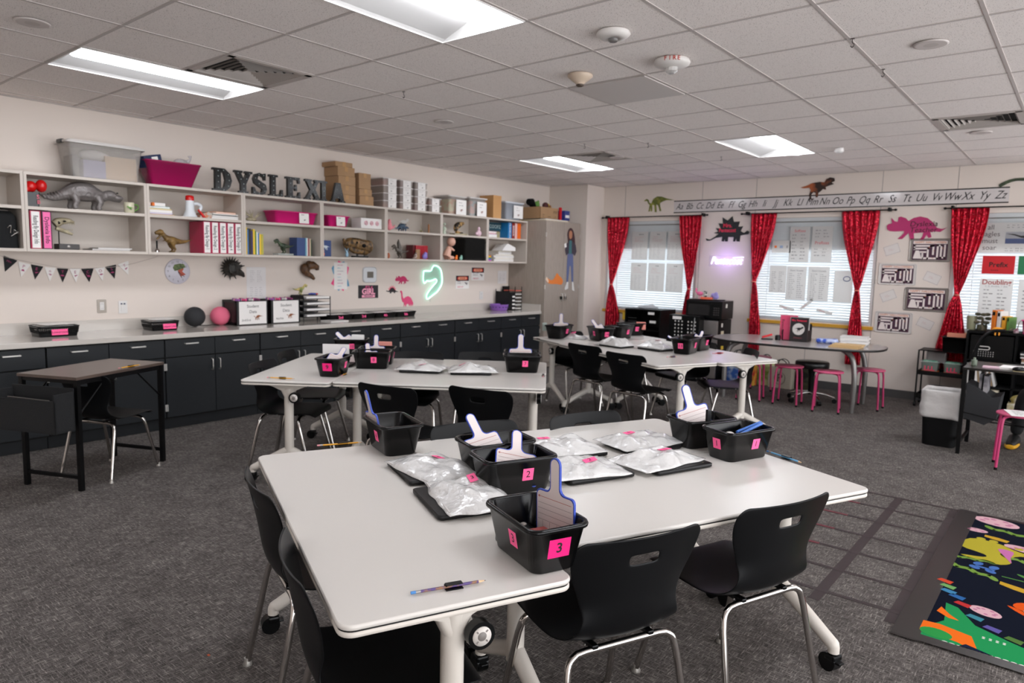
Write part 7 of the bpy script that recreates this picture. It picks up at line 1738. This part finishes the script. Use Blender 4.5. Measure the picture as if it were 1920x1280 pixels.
# rolling cart
t = thing('utility_cart', 'black three-tier rolling cart beside the right curtain', 'cart', (-1.21, 9.22, 0), 0)
for z in (.10, .37, .645):
    q = MB(BLACKM).b2(-.22, .22, -.15, .15, z, z+.006)
    for a in ((-.22, .22, -.15, -.146), (-.22, .22, .146, .15), (-.22, -.216, -.15, .15), (.216, .22, -.15, .15)): q.b2(a[0], a[1], a[2], a[3], z, z+(.05 if z < .6 else .012))
    q.build('tray', t)
for sx in (-1, 1):
    for sy in (-1, 1):
        MB(BLACKM).cyl((sx*.222, sy*.152, .05), (sx*.222, sy*.152, .655), .009, n=10).build('post', t)
        MB(BLACKP).cyl((sx*.222-.012, sy*.152, .026), (sx*.222+.012, sy*.152, .026), .026).build('wheel', t)
for k, x in enumerate((-.11, .11)):
    c = thing('caddy', '%s clear caddy of green packs with pink lettering on the cart\'s middle tier' % ['left', 'right'][k], 'caddy', (-1.21+x, 9.18, .377), 0, 'caddies on the cart')
    tote(MB(mat('clear_caddy', 'c8d0cc', .15, alpha=.4)), .20, .18, .15, taper=.03, r=.015).build('tub', c)
    MB(mat('mint_packs', '8cb49c', .6, nz=(20, '4c8c74', .1))).b2(-.075, .075, -.06, .06, .05, .16, bev=.02).build('contents', c)
    MB(ORANGE).b2(-.08, .08, -.07, .07, .008, .04).build('orange_base', c)
    MB(mat('letter_pink', 'e03c60', .5)).text('LLL', .07, frame((0, -.095, .07), (1, 0, 0), (0, 0, 1)), bold=.04).build('lettering', c)
tag(MB(mat('foil_pack', '8c8888', .3, alpha=.7, bump=(20, 1))).b2(-.10, .10, -.05, .05, 0, .13, bev=.02).build('packet', loc=(-1.27, 9.20, .51)), 'grey plastic packet on the cart behind the left caddy', 'packet')
tag(MB(mat('foil_pack')).b2(-.10, .10, -.05, .05, 0, .14, bev=.02).build('packet', loc=(-1.24, 9.20, .11)), 'grey plastic packet on the bottom tier of the cart', 'packet')
t = thing('black_bin', 'black square bin with coral papers on top of the cart', 'bin', (-1.10, 9.15, .655), 0)
tote(MB(BLACKP), .26, .2, .17, taper=.03, r=.02).build('tub', t)
tag(MB(mat('coral_papers', 'd88a70', .6)).b2(-.09, .09, -.03, .03, 0, .20, bev=.004).build('paper_stack', loc=(-1.09, 9.15, .665)), 'coral papers standing in the black bin on the cart', 'papers')
# waste bin
t = thing('waste_bin', 'black waste bin lined with a white bag overhanging the rim', 'waste bin', (-.915, 7.20, 0), 0)
MB(MATTE).rlo([(.25, .25, .05, 0), (.29, .29, .05, .40), (.29, .29, .05, .44)]).build('tub', t)
LIN = mat('bin_liner', 'c9c6c4', .45, bump=(14, 1.0), trans=.0)
q = MB(LIN); loops = []
for k, z in enumerate([.25, .265, .29, .32, .345, .37, .40, .43, .46, .485, .50, .495, .47, .40]):
    r_ = [.305, .318, .322, .315, .325, .318, .312, .316, .312, .318, .306, .28, .265, .25][k]
    L_ = rr(r_, r_, .06, 8); lp = []
    for i, (x, y) in enumerate(L_):
        n_ = 1+.035*noise.noise(Vector((x*14, y*14, z*16))); lp.append((x*n_, y*n_, z+.014*noise.noise(Vector((x*11, y*11, 3+k*.1)))))
    loops.append(lp)
q.loft(loops, None, True, False, False); o = q.build('liner', t); mod(o, 'SOLIDIFY', thickness=.002)
# teacher desk
t = thing('teacher_desk', 'black metal-framed teacher desk at the right edge of the photo', 'desk', (-.18, 7.20, 0), 0)
MB(mat('desk_black_top', '16130f', .3)).b2(-.58, .60, -.30, .30, .725, .745, bev=.002).build('desk_top', t)
for sx in (-.56, .58):
    for sy in (-.28, .28): MB(BLACKM).box((sx, sy, .3625), (.03, .03, .725)).build('leg', t)
    MB(BLACKM).box((sx, 0, .10), (.022, .54, .022)).build('side_rail', t)
MB(BLACKM).tube(cr([(-.55, -.27, .36), (-.1, -.27, .30), (.56, -.27, .22)], 3), .005, 5).build('cord', t); MB(BLACKM).tube([(-.55, .0, .26), (.56, .0, .24)], .006, 5).build('rear_bar', t)
t = thing('hanging_organizer', 'dark grey fabric pouch hanging from the left side of the teacher desk', 'organizer', (-.70, 7.16, 0), 0)
MB(mat('pouch_grey', '2a2b2e', .8)).prism([(-.03, .30), (.12, .26), (.20, .32), (.22, .52), (.16, .50), (.02, .58), (-.03, .60)], .32, frame((0, .16, 0), (1, 0, 0), (0, 0, 1))).build('pouch', t)
MB(mat('magazines', '5c5c64', .4, nz=(10, 'a8a4a8', .1))).box((.10, 0, .57), (.03, .22, .2)).box((.06, .02, .58), (.02, .2, .2)).build('magazines', t)
flat_ = lambda *a, **k: None
for k, (x, y, w_, d, h, m, l) in enumerate([(-.38, 7.08, .26, .2, .02, PAPER, 'white notebook lying open on the teacher desk'), (-.57, 7.02, .12, .08, .015, mat('pale_pink'), 'pale pink notepad at the left of the teacher desk'), (-.30, 6.99, .24, .09, .004, mat('cream_pad', 'c8b890', .6), 'cream sheet at the front edge of the teacher desk')]):
    t = thing('notebook', l, 'notebook', (x, y, .7455), -4+6*k, None); MB(m).b2(-w_/2, w_/2, -d/2, d/2, 0, h, bev=.002).build('cover', t)
t = thing('computer_mouse', 'black computer mouse on the teacher desk', 'mouse', (-.405+.03, 6.965, .7505), 20); MB(BLACKP).ell((0, 0, .012), (.052, .032, .022)).build('mouse_shell', t); MB(SILV).ell((.02, 0, .03), (.006, .003, .004)).build('wheel', t)
toy('sanitizer_bottle', 'tiny grey-green bottle at the left corner of the teacher desk', (-.70, 7.10, .7455), 0, mat('grey_green', '707c6c', .3), lambda b_: b_.cyl((0, 0, 0), (0, 0, .05), .022).cyl((0, 0, .05), (0, 0, .07), .01), 'bottle', .003)
# shelf unit behind the desk
t = thing('bookcase', 'black low bookcase behind the teacher desk under the right window', 'bookcase', (-.35, 9.12, 0), 0)
q = MB(MATTE).b2(-.62, .75, -.22, .24, .90, .92).b2(-.62, -.60, -.22, .24, 0, .9).b2(.73, .75, -.22, .24, 0, .9).b2(-.60, .74, .225, .24, 0, .9); q.build('bookcase_body', t)
for x in (-.18,): MB(MATTE).b2(x-.01, x+.01, -.21, .225, 0, .9).build('divider', t)
for z in (.03, .32, .60): MB(MATTE).b2(-.60, .74, -.21, .225, z, z+.015).build('shelf', t)
q = MB(BLACKP).b2(-.58, -.20, -.215, .0, .62, .88); q.build('drawer', t)
q = MB(mat('hole_white', 'cfccc8', .6))
q.tube([(-.46+x, -.222, .745+z) for x, z in rr(.11, .034, .017, 4)], .006, 6, closed=True)
for i in range(9):
    for j in range(3): q.box((-.545+.022*i, -.217, .705-.022*j), (.006, .003, .010))
q.build('handle_plate', t)
xx = -.93
for k in range(11):
    th = [.016, .02, .012, .03, .014, .02, .012, .024, .016, .014, .02][k]; m = [PAPER2, MATTE, mat('brown_f', '5c4438', .7), PAPER, mat('tan_f', '9c8468', .7)][k % 5]
    t = thing('folder', 'upright folder leaning in the bookcase behind the pouch, %s' % ['leftmost', 'second', 'third', 'fourth', 'fifth', 'sixth', 'seventh', 'eighth', 'ninth', 'tenth', 'rightmost'][k], 'folder', (xx+th/2, 8.93, .34), 0, 'folders in the bookcase')
    MB(m, Matrix.Rotation(R(-4-1.0*k), 4, 'Y')).b2(-th/2, th/2, 0, .2, 0, .23).build('cover', t); xx += th+.006
for k in range(7):
    t = thing('paper_stack', 'grey and cream paper bundle in the bookcase beside the desk chair, %s from the bottom' % ['first', 'second', 'third', 'fourth', 'fifth', 'sixth', 'seventh'][k], 'papers', (-.32, 9.0, .616+.017*k), rnd.uniform(-6, 6), 'paper bundles in the bookcase')
    MB([PAPER2, mat('tan_f'), mat('brown_r', '7c4c40', .7), PAPER2, MATTE, PAPER2, mat('dark_cable', '242426', .5)][k]).b2(-.16, .16, -.11, .11, 0, .016).build('sheets', t)
toy('cable_coil', 'black coiled cable on top of the paper bundles in the bookcase', (-.33, 8.98, .74), 0, mat('dark_cable', '242426', .5), lambda b_: b_.tube([(.09*cos(a*PI/6), .06*sin(a*PI/6), .012+.004*(a % 3)) for a in range(12)], .012, 6, closed=True), 'cable', .004)
t = thing('binder_pair', 'cream box file with black squares low in the bookcase', 'box file', (-.70, 8.86, .045), 0); MB(mat('cream_file', 'c8c0a8', .6)).b2(-.06, .06, 0, .2, 0, .26).use(INK).b2(-.03, .03, -.001, 0, .04, .08).b2(-.03, .03, -.001, 0, .17, .21).build('file', t)
toy('paper_pile', 'crumpled white papers and yellow carton low in the bookcase', (-.40, 8.92, .05), 0, mat('crumple_y', 'c8c2b4', .7, nz=(7, '9c8c4c', .08)), lambda b_: b_.b2(-.15, .15, -.1, .1, 0, .14).ell((0, 0, .18), (.14, .09, .06)), 'papers', .01)
# on top of the bookcase
ZK = .9205
toy('potted_plant', 'small dark trailing plant on the bookcase left of the orange books', (-.86, 9.10, ZK), 0, mat('dark_leaf', '26301c', .6, nz=(30, '5c5440', .1)), lambda b_: [b_.ell((.05*cos(a)+.0, .04*sin(a), .13+.05*sin(a*3)), (.032, .025, .018)) for a in [i*.7 for i in range(9)]] and b_.cyl((0, 0, 0), (0, 0, .13), .012).cyl((0, 0, 0), (0, 0, .06), .05), 'plant', .005, part='foliage')
tag(MB(mat('grey_vase', '8c8c70', .4)).lathe([(.04, 0), (.045, .03), (.05, .14), (.048, .15)], 18).build('vase', loc=(-1.02-.0+.06, 9.12, ZK)), 'pale green-grey cup at the left end of the bookcase top', 'cup')
for k, (x, h, th, m, l) in enumerate([(-.755, .23, .035, mat('orange_cover', 'd8741c', .4), 'tall orange book with dark band standing on the bookcase'), (-.71, .22, .03, PAPER2, 'white book behind the orange one on the bookcase'), (-.665, .17, .03, mat('orange_yellow', 'dc9c2c', .4), 'shorter yellow-orange book on the bookcase'), (-.625, .16, .02, GREEN, 'dark green book right of the yellow-orange one')]):
    t = thing('book', l, 'book', (x, 9.0, ZK), -22, 'books on the bookcase top'); MB(m).b2(-th/2, th/2, 0, .15, 0, h, bev=.001).use(MATTE).b2(-th/2+.004, th/2-.004, -.001, 0, h*.75, h*.92).build('cover', t)
toy('toy_duck', 'orange-yellow duck-footed toy hanging over the bookcase edge', (-.70, 8.89, ZK+.0), 0, mat('duck_orange', 'f0a01c', .5), lambda b_: b_.ell((0, 0, .03), (.05, .03, .028)).tube([(-.015, -.02, .02), (-.015, -.03, -.03)], .008, 6).tube([(.018, -.02, .02), (.018, -.03, -.03)], .008, 6), 'toy', .003)
toy('toy_dinosaur', 'small grey-green toy dinosaur right of the books on the bookcase', (-.57, 9.0, ZK), 0, mat('ggreen', '4c5444', .5, nz=(30, '8c7c64', .1)), lambda b_: quadr(b_, .07, neck=[(.4, 0, .4), (.5, 0, 1.0), (.6, 0, 1.6), (.8, 0, 1.9)]), vox=.003)
toy('toy_figure', 'tiny plum figurine beside the pink label box', (-.545, 8.92, ZK), 0, mat('plum_fig', '7c4c5c', .5, nz=(30, 'c8b4b8', .1)), lambda b_: b_.ell((0, 0, .02), (.03, .02, .022)).ell((.01, 0, .045), .014), 'toy', .003)
t = thing('plastic_tub', 'hot pink tub with a white dinosaur label on the bookcase', 'plastic tub', (-.36, 8.98, ZK), 0)
tote(MB(PTUB), .30, .2, .145, taper=.03, r=.02).build('tub', t)
T = frame((-.02, -.098, .068), (1, 0, 0), (0, 0, 1)); q = MB(PAPER2).quad(.19, .095, T).use(INK); q.text('Task', .022, T @ Matrix.Translation((0, .03, .0005))); q.prism(ccw(norm(IGU, .06)), .0005, T @ Matrix.Translation((.02, -.012, .0005))); q.build('label', t)
t = thing('desk_lamp', 'black arched desk lamp curving over the bookcase end', 'lamp', (-.88, 8.72, 0), 0)
MB(BLACKM).lathe([(.09, 0), (.09, .015), (.015, .025)], 20).build('base', t)
MB(BLACKP).tube(cr([(0, 0, .02), (0, 0, .55), (.02, 0, .72), (.07, 0, .86), (.15, 0, .94), (.26, 0, .955)], 5), .018, 8).build('arm', t)
MB(BLACKP).box((.25, 0, .952), (.16, .05, .02), bev=.008).build('lamp_head', t)
t = thing('worksheet', 'white sheet with printed lines on the right pink stool', 'paper', (-.30, 6.68, .449), 15); q = MB(PAPER).box((0, 0, 0), (.22, .28, .001)); lines(q, TR(0, 0, .001), .18, .2, 8, 1, GREYINK, 5); q.build('sheet', t)
# ============================================================ RUG AND TAPE GRID
t = thing('rug', 'colourful dinosaur rug on the floor at the right edge', 'rug', (-.43, 3.25, 0), 0)
RW, RL = 1.5, 1.95
q = MB(mat('rug_navy', '0c111f', .95, spec=.05)).b2(0, RW, 0, RL, .001, .008)
def rp_(pts, c, z=0, sm=True, nm=None):
    m = mat('rug_'+c, c, .95, spec=.05); p = smooth2(pts, 3) if sm else pts
    q.use(m).prism(ccw([(x, y) for x, y in p]), .0004, TR(0, 0, .0083+z))
E_ = lambda cx, cy, a, b_, r_=0, n=18: [(cx+a*cos(2*PI*i/n)*cos(R(r_))-b_*sin(2*PI*i/n)*sin(R(r_)), cy+a*cos(2*PI*i/n)*sin(R(r_))+b_*sin(2*PI*i/n)*cos(R(r_))) for i in range(n)]
def leaf(cx, cy, s, r_, c='6c8c3c'):
    for k in range(5):
        a = R(r_)+(k-2)*.1; x = cx+s*(k-2)*.42*cos(R(r_)); y = cy+s*(k-2)*.42*sin(R(r_))
        rp_(E_(x, y, s*.34, s*.16, r_+(35 if k % 2 else -35)), c, 0, False)
    rp_(E_(cx, cy, s, s*.10, r_), c, .0001, False)
def egg(cx, cy, a, b_, r_):
    rp_(E_(cx, cy, a, b_, r_), 'c9a0a8', 0, False)
    for k in range(7): rp_(E_(cx+a*.6*cos(k*2.4), cy+b_*.6*sin(k*2.4), a*.14, b_*.16, r_, 8), 'b0708c', .0004, False)
egg(.12, 1.86, .12, .075, -12); egg(.30, 1.43, .115, .055, -18); egg(.20, .44, .065, .045, -20) ; egg(.04, 1.62, .06, .035, 0)
leaf(.20, 1.70, .12, -12); leaf(.29, 1.24, .10, -18); leaf(.10, .92, .11, -20); leaf(.08, 1.10, .09, 10); leaf(.26, 1.95, .04, 0)
rp_([(.0, 1.28), (.03, 1.44), (.14, 1.46), (.27, 1.40), (.45, 1.36), (.44, 1.32), (.30, 1.33), (.24, 1.26), (.24, 1.16), (.17, 1.10), (.02, 1.13), (.12, 1.17), (.12, 1.22)], 'a89c30')
rp_([(.17, 1.36), (.24, 1.36), (.235, 1.25), (.245, 1.17), (.215, 1.24)], 'b8689c', .0004)
for x in (.08, .14, .26): rp_(E_(x, 1.475-.04*(x > .2), .022, .022), 'a89c30', .0002, False)
rp_([(.30, 1.88), (.42, 1.84), (.50, 1.72), (.62, 1.66), (.60, 1.80), (.48, 1.92)], 'd8922c')
rp_([(.42, 1.62), (.52, 1.56), (.60, 1.58), (.50, 1.63)], 'd8922c')
for dx, dy in ((0, 0), (.07, -.01)): rp_(E_(.11+dx, 1.05+dy, .028, .02, 60), '4468a8', 0, False); rp_(E_(.10+dx, .985+dy, .028, .02, -40), '4468a8', 0, False)
rp_([(.10, 1.02), (.19, 1.01), (.18, .99), (.10, 1.0)], '4468a8', 0, False)
rp_([(.09, 1.53), (.09, 1.565), (.15, 1.56), (.21, 1.54), (.20, 1.50), (.14, 1.51)], 'b8922c', 0, False); rp_([(.22, .83), (.22, .87), (.30, .85), (.36, .83), (.36, .78), (.28, .80)], 'b8922c', 0, False)
rp_([(.44, 1.18), (.52, 1.10), (.62, 1.06), (.62, .86), (.52, .90), (.46, 1.04)], '8c8c34')
for k in range(4): rp_(E_(.42+.06*k, 1.13+.06*k, .09, .022, -20), '1c4c6c', .0002, False)
rp_([(.22, .95), (.36, .95), (.36, .94), (.22, .94)], '4c7c3c', 0, False); rp_(E_(.38, .96, .05, .02, 15), '4c7c3c', 0, False); rp_(E_(.42, .90, .07, .018, -25), '4c7c3c', 0, False); rp_(E_(.33, 1.0, .06, .015, -30), '4c7c3c', 0, False)
rp_([(.29, .60), (.32, .66), (.42, .68), (.56, .64), (.64, .52), (.64, .30), (.52, .28), (.40, .36), (.46, .44), (.52, .46), (.42, .50), (.34, .55)], 'd05018')
rp_([(.27, .585), (.34, .56), (.44, .50), (.42, .485), (.33, .52)], 'd05018')
for k in range(6): rp_([(.33+.018*k, .57-.012*k), (.34+.018*k, .548-.012*k), (.345+.018*k, .566-.012*k)], 'd8d0c4', .0006, False)
rp_(E_(.46, .62, .014, .008), '101010', .0006, False)
rp_([(.38, .44), (.42, .46), (.46, .40), (.56, .34), (.54, .26), (.46, .28), (.40, .34)], 'd0b094', .0006)
rp_([(0, .0), (0, .10), (.04, .16), (.07, .22), (.05, .42), (.10, .40), (.18, .26), (.30, .20), (.45, .14), (.66, .06), (.66, .0), (.3, .01)], '20864c', 0, False)
rp_([(.0, .06), (.0, .16), (.06, .17), (.18, .14), (.22, .0), (.14, .045)], 'e0681c', .0004, False)
rp_([(.03, .30), (.04, .36), (.08, .30), (.12, .26), (.08, .26)], 'e0681c', .0004, False)
rp_(E_(.06, .07, .06, .045), '2c8c44', .0006, False); rp_([(.14, .0), (.17, .05), (.26, .02), (.28, .0)], '141c34', .0006, False)
for k, c in enumerate(['c0442c', '6c9c5c', '3c78a0', '2c5c94', 'b03030', '3c7c8c', '585090', '4c6c34', 'c04c24', '9c3464']):
    x, y = [(.01, .68), (.03, .62), (.04, .56), (.08, .52), (.11, .45), (.17, .34), (.24, .27), (.32, .22), (.41, .16), (.50, .11)][k]
    rp_([(x-.035, y), (x-.02, y+.03), (x+.035, y+.015), (x+.025, y-.025)], c, .0004, False)
for x in (.44, .50, .58): rp_(E_(x, .07-.04*(x-.44)*5, .02, .014), '101010', .0006, False); rp_(E_(x+.002, .07-.04*(x-.44)*5, .007, .005), 'd8d8d8', .001, False)
for k in range(22): rp_(E_(.10+.026*k, .012, .012, .009, 0, 8), 'd8d8d0', .0006, False)
for k in range(8): rp_(E_(.22+.03*(k % 4)*.8, .155+.012*(k // 4), .006, .004, 0, 8), 'd8d8d0', .0006, False)
# right part of the rug
for k in range(7): egg(.85+.1*k, .4+.21*k, .09, .06, 20*k); leaf(1.25-.06*k, .25+.24*k, .11, 30*k)
q.build('rug_pile', t)
TAPE = mat('clear_tape', '8a8680', .25, alpha=.55)
MB(mat('tape_dark', '2c2827', .3, alpha=.82)).b2(-.09, .012, -.06, RL+.04, .0082, .009).b2(-.09, RW, -.05, .014, .0088, .0096).b2(-.06, RW, RL-.01, RL+.03, .0088, .0096).build('edge_tape', t)
t = thing('tape_ladder', 'faint maroon tape grid stuck to the carpet beside the rug', 'tape grid', (0, 0, 0), 0)
TM = mat('tape_maroon', '3a2c2e', .55, alpha=.72); TM2 = mat('tape_red', '6c2430', .6, alpha=.8)
for x, w_ in ((-.86, .05), (-.53, .07)): MB(TM).b2(x-w_/2, x+w_/2, 3.30, 5.20, .0006, .0012).build('rail_tape', t)
for k in range(7):
    y = 3.42+.30*k; MB(TM).b2(-1.22, -.50, y-.014, y+.014, .0014, .002).build('rung_tape', t)
    if 1 < k < 6: MB(TM2).b2(-1.24, -1.04, y-.013, y+.013, .0021, .0025).build('red_tape', t)
# ============================================================ PERSON (mostly outside the frame at the right edge)
t = thing('person', 'seated person at the right edge: bare elbow, black trousers, black and yellow shoe', 'person', (0, 0, 0), 0)
SKIN = mat('skin', 'b8805c', .5); TROU = mat('black_trousers', '0b0b0d', .85); SHIRT = mat('dark_shirt', '1c1c20', .8)
def skin_chain(name, m, chains, root, parent=None, lv=2):
    """chains: list of polylines of (x,y,z,r); shared points are welded"""
    idx = {}; vs = []; rs = []; es = []
    for ch in chains:
        prev = None
        for p in ch:
            k = tuple(round(c, 4) for c in p[:3])
            if k not in idx: idx[k] = len(vs); vs.append(p[:3]); rs.append(p[3])
            if prev is not None: es.append((prev, idx[k]))
            prev = idx[k]
    me = bpy.data.meshes.new(name); me.from_pydata(vs, es, []); me.materials.append(m)
    o = bpy.data.objects.new(name, me); COL.objects.link(o); o.parent = parent
    md = o.modifiers.new('skin', 'SKIN'); md.use_smooth_shade = True
    for i, r_ in enumerate(rs): me.skin_vertices[0].data[i].radius = (r_, r_)
    me.skin_vertices[0].data[root].use_root = True
    s_ = o.modifiers.new('sub', 'SUBSURF'); s_.levels = lv; s_.render_levels = lv
    return o
PX, PY = .02, 7.98
hp = (PX, PY, .52, .13); ch_ = (PX, PY-.02, .92, .13); nk = (PX, PY-.03, 1.08, .055)
body = skin_chain('body', SKIN, [[hp, (PX, PY, .70, .12), ch_, (PX, PY-.02, 1.0, .10), nk, (PX, PY-.05, 1.14, .05), (PX, PY-.07, 1.22, .085), (PX, PY-.07, 1.30, .09), (PX, PY-.06, 1.36, .06)],
    [(PX, PY-.02, 1.0, .10), (PX-.17, PY-.02, 1.01, .055), (PX-.26, PY-.14, .86, .042), (PX-.37, PY-.36, .88, .038), (PX-.30, PY-.50, .82, .030), (PX-.24, PY-.62, .775, .022)],
    [(PX, PY-.02, 1.0, .10), (PX+.17, PY-.02, 1.01, .055), (PX+.25, PY-.12, .84, .042), (PX+.22, PY-.38, .79, .036), (PX+.16, PY-.58, .775, .022)]], 0, t)
for sx, wx, wy in ((-1, PX-.24, PY-.62), (1, PX+.16, PY-.58)):
    for k in range(4):
        a = R(-80+k*9*sx+(20 if sx < 0 else 100-100)); dx, dy = .018*(k-1.5), 0
        L_ = [.06, .07, .066, .052][k]
        skin_chain('finger', SKIN, [[(wx+dx*.7, wy-.03, .775, .010), (wx+dx, wy-.06, .778, .009), (wx+dx*1.1, wy-.06-L_*.6, .772, .008), (wx+dx*1.1, wy-.06-L_, .762, .007)]], 0, body, 1)
    skin_chain('thumb', SKIN, [[(wx+.015*sx*-1, wy-.02, .772, .011), (wx-.035*sx, wy-.045, .768, .010), (wx-.042*sx, wy-.075, .764, .008)]], 0, body, 1)
skin_chain('trousers', TROU, [[(PX, PY, .53, .14), (PX-.10, PY-.05, .52, .10), (PX-.22, PY-.26, .50, .085), (PX-.36, PY-.40, .48, .075), (PX-.39, PY-.40, .28, .058), (PX-.41, PY-.38, .10, .05)],
    [(PX, PY, .53, .14), (PX+.11, PY-.05, .52, .10), (PX+.13, PY-.42, .50, .08), (PX+.13, PY-.40, .28, .058), (PX+.13, PY-.38, .10, .05)]], 0, body)
skin_chain('shirt', SHIRT, [[(PX, PY, .56, .145), (PX, PY, .72, .135), (PX, PY-.02, .92, .145), (PX, PY-.02, 1.0, .12), (PX-.16, PY-.02, 1.01, .068), (PX-.215, PY-.08, .935, .06)], [(PX, PY-.02, 1.0, .12), (PX+.16, PY-.02, 1.01, .068), (PX+.21, PY-.07, .93, .06)]], 0, body)
for sx, fx in ((-1, PX-.415), (1, PX+.13)):
    s_ = MB(mat('shoe_black', '0e0e0e', .5)); s_.tube(cr([(fx, PY-.33, .06), (fx, PY-.40, .06), (fx-.01, PY-.50, .045), (fx-.015, PY-.58, .035)], 3), [.045, .048, .05, .05, .048, .046, .044, .042, .038, .03][:10], 10)
    blobify(s_.build('shoe', body), .006, 3)
    y_ = MB(mat('shoe_yellow', 'd8a01c', .5)).tube(cr([(fx, PY-.42, .030), (fx-.01, PY-.52, .028), (fx-.015, PY-.60, .026)], 3), [.05, .053, .054, .053, .05, .045, .035], 10, flat=.5); blobify(y_.build('shoe_toe', body), .006, 2)
h_ = MB(mat('brown_hair', '3c281c', .7)).ell((PX, PY-.045, 1.32), (.10, .115, .11)).ell((PX, PY+.03, 1.22), (.09, .06, .15)); blobify(h_.build('hair', body), .01, 3)
q = MB(mat('eye_white', 'e0dcd8', .3))
for sx in (-1, 1): q.use(MATS['eye_white']).ell((PX+.032*sx, PY-.150, 1.27), (.014, .008, .009)); q.use(MATTE).ell((PX+.032*sx, PY-.157, 1.27), (.006, .004, .006))
q.build('eyes', body)
q = MB(SKIN).tube([(PX, PY-.15, 1.275), (PX, PY-.175, 1.245), (PX, PY-.155, 1.235)], [.008, .014, .01], 8)
for sx in (-1, 1): q.ell((PX+.088*sx, PY-.07, 1.26), (.012, .02, .028))
q.build('nose_and_ears', body)
MB(mat('lips', 'a05048', .5)).ell((PX, PY-.150, 1.21), (.024, .008, .007)).build('mouth', body)
t = thing('desk_chair', 'black office chair under the seated person', 'chair', (PX+.02, PY+.04, 0), 0)
MB(MATTE).rlo([(.46, .44, .10, .39), (.48, .46, .12, .42), (.44, .42, .1, .455)]).build('seat', t)
MB(MATTE).box((0, .25, .75), (.40, .05, .45), bev=.02).build('backrest', t); MB(BLACKP).cyl((0, 0, .08), (0, 0, .40), .025).build('column', t)
for k in range(5):
    a = R(18+72*k); a_ = MB(BLACKP).tube([(0, 0, .10), (.27*cos(a), .27*sin(a), .07)], [.025, .016], 8).build('base_arm', t); MB(BLACKP).ell((.27*cos(a), .27*sin(a), .028), .028).build('caster', a_)
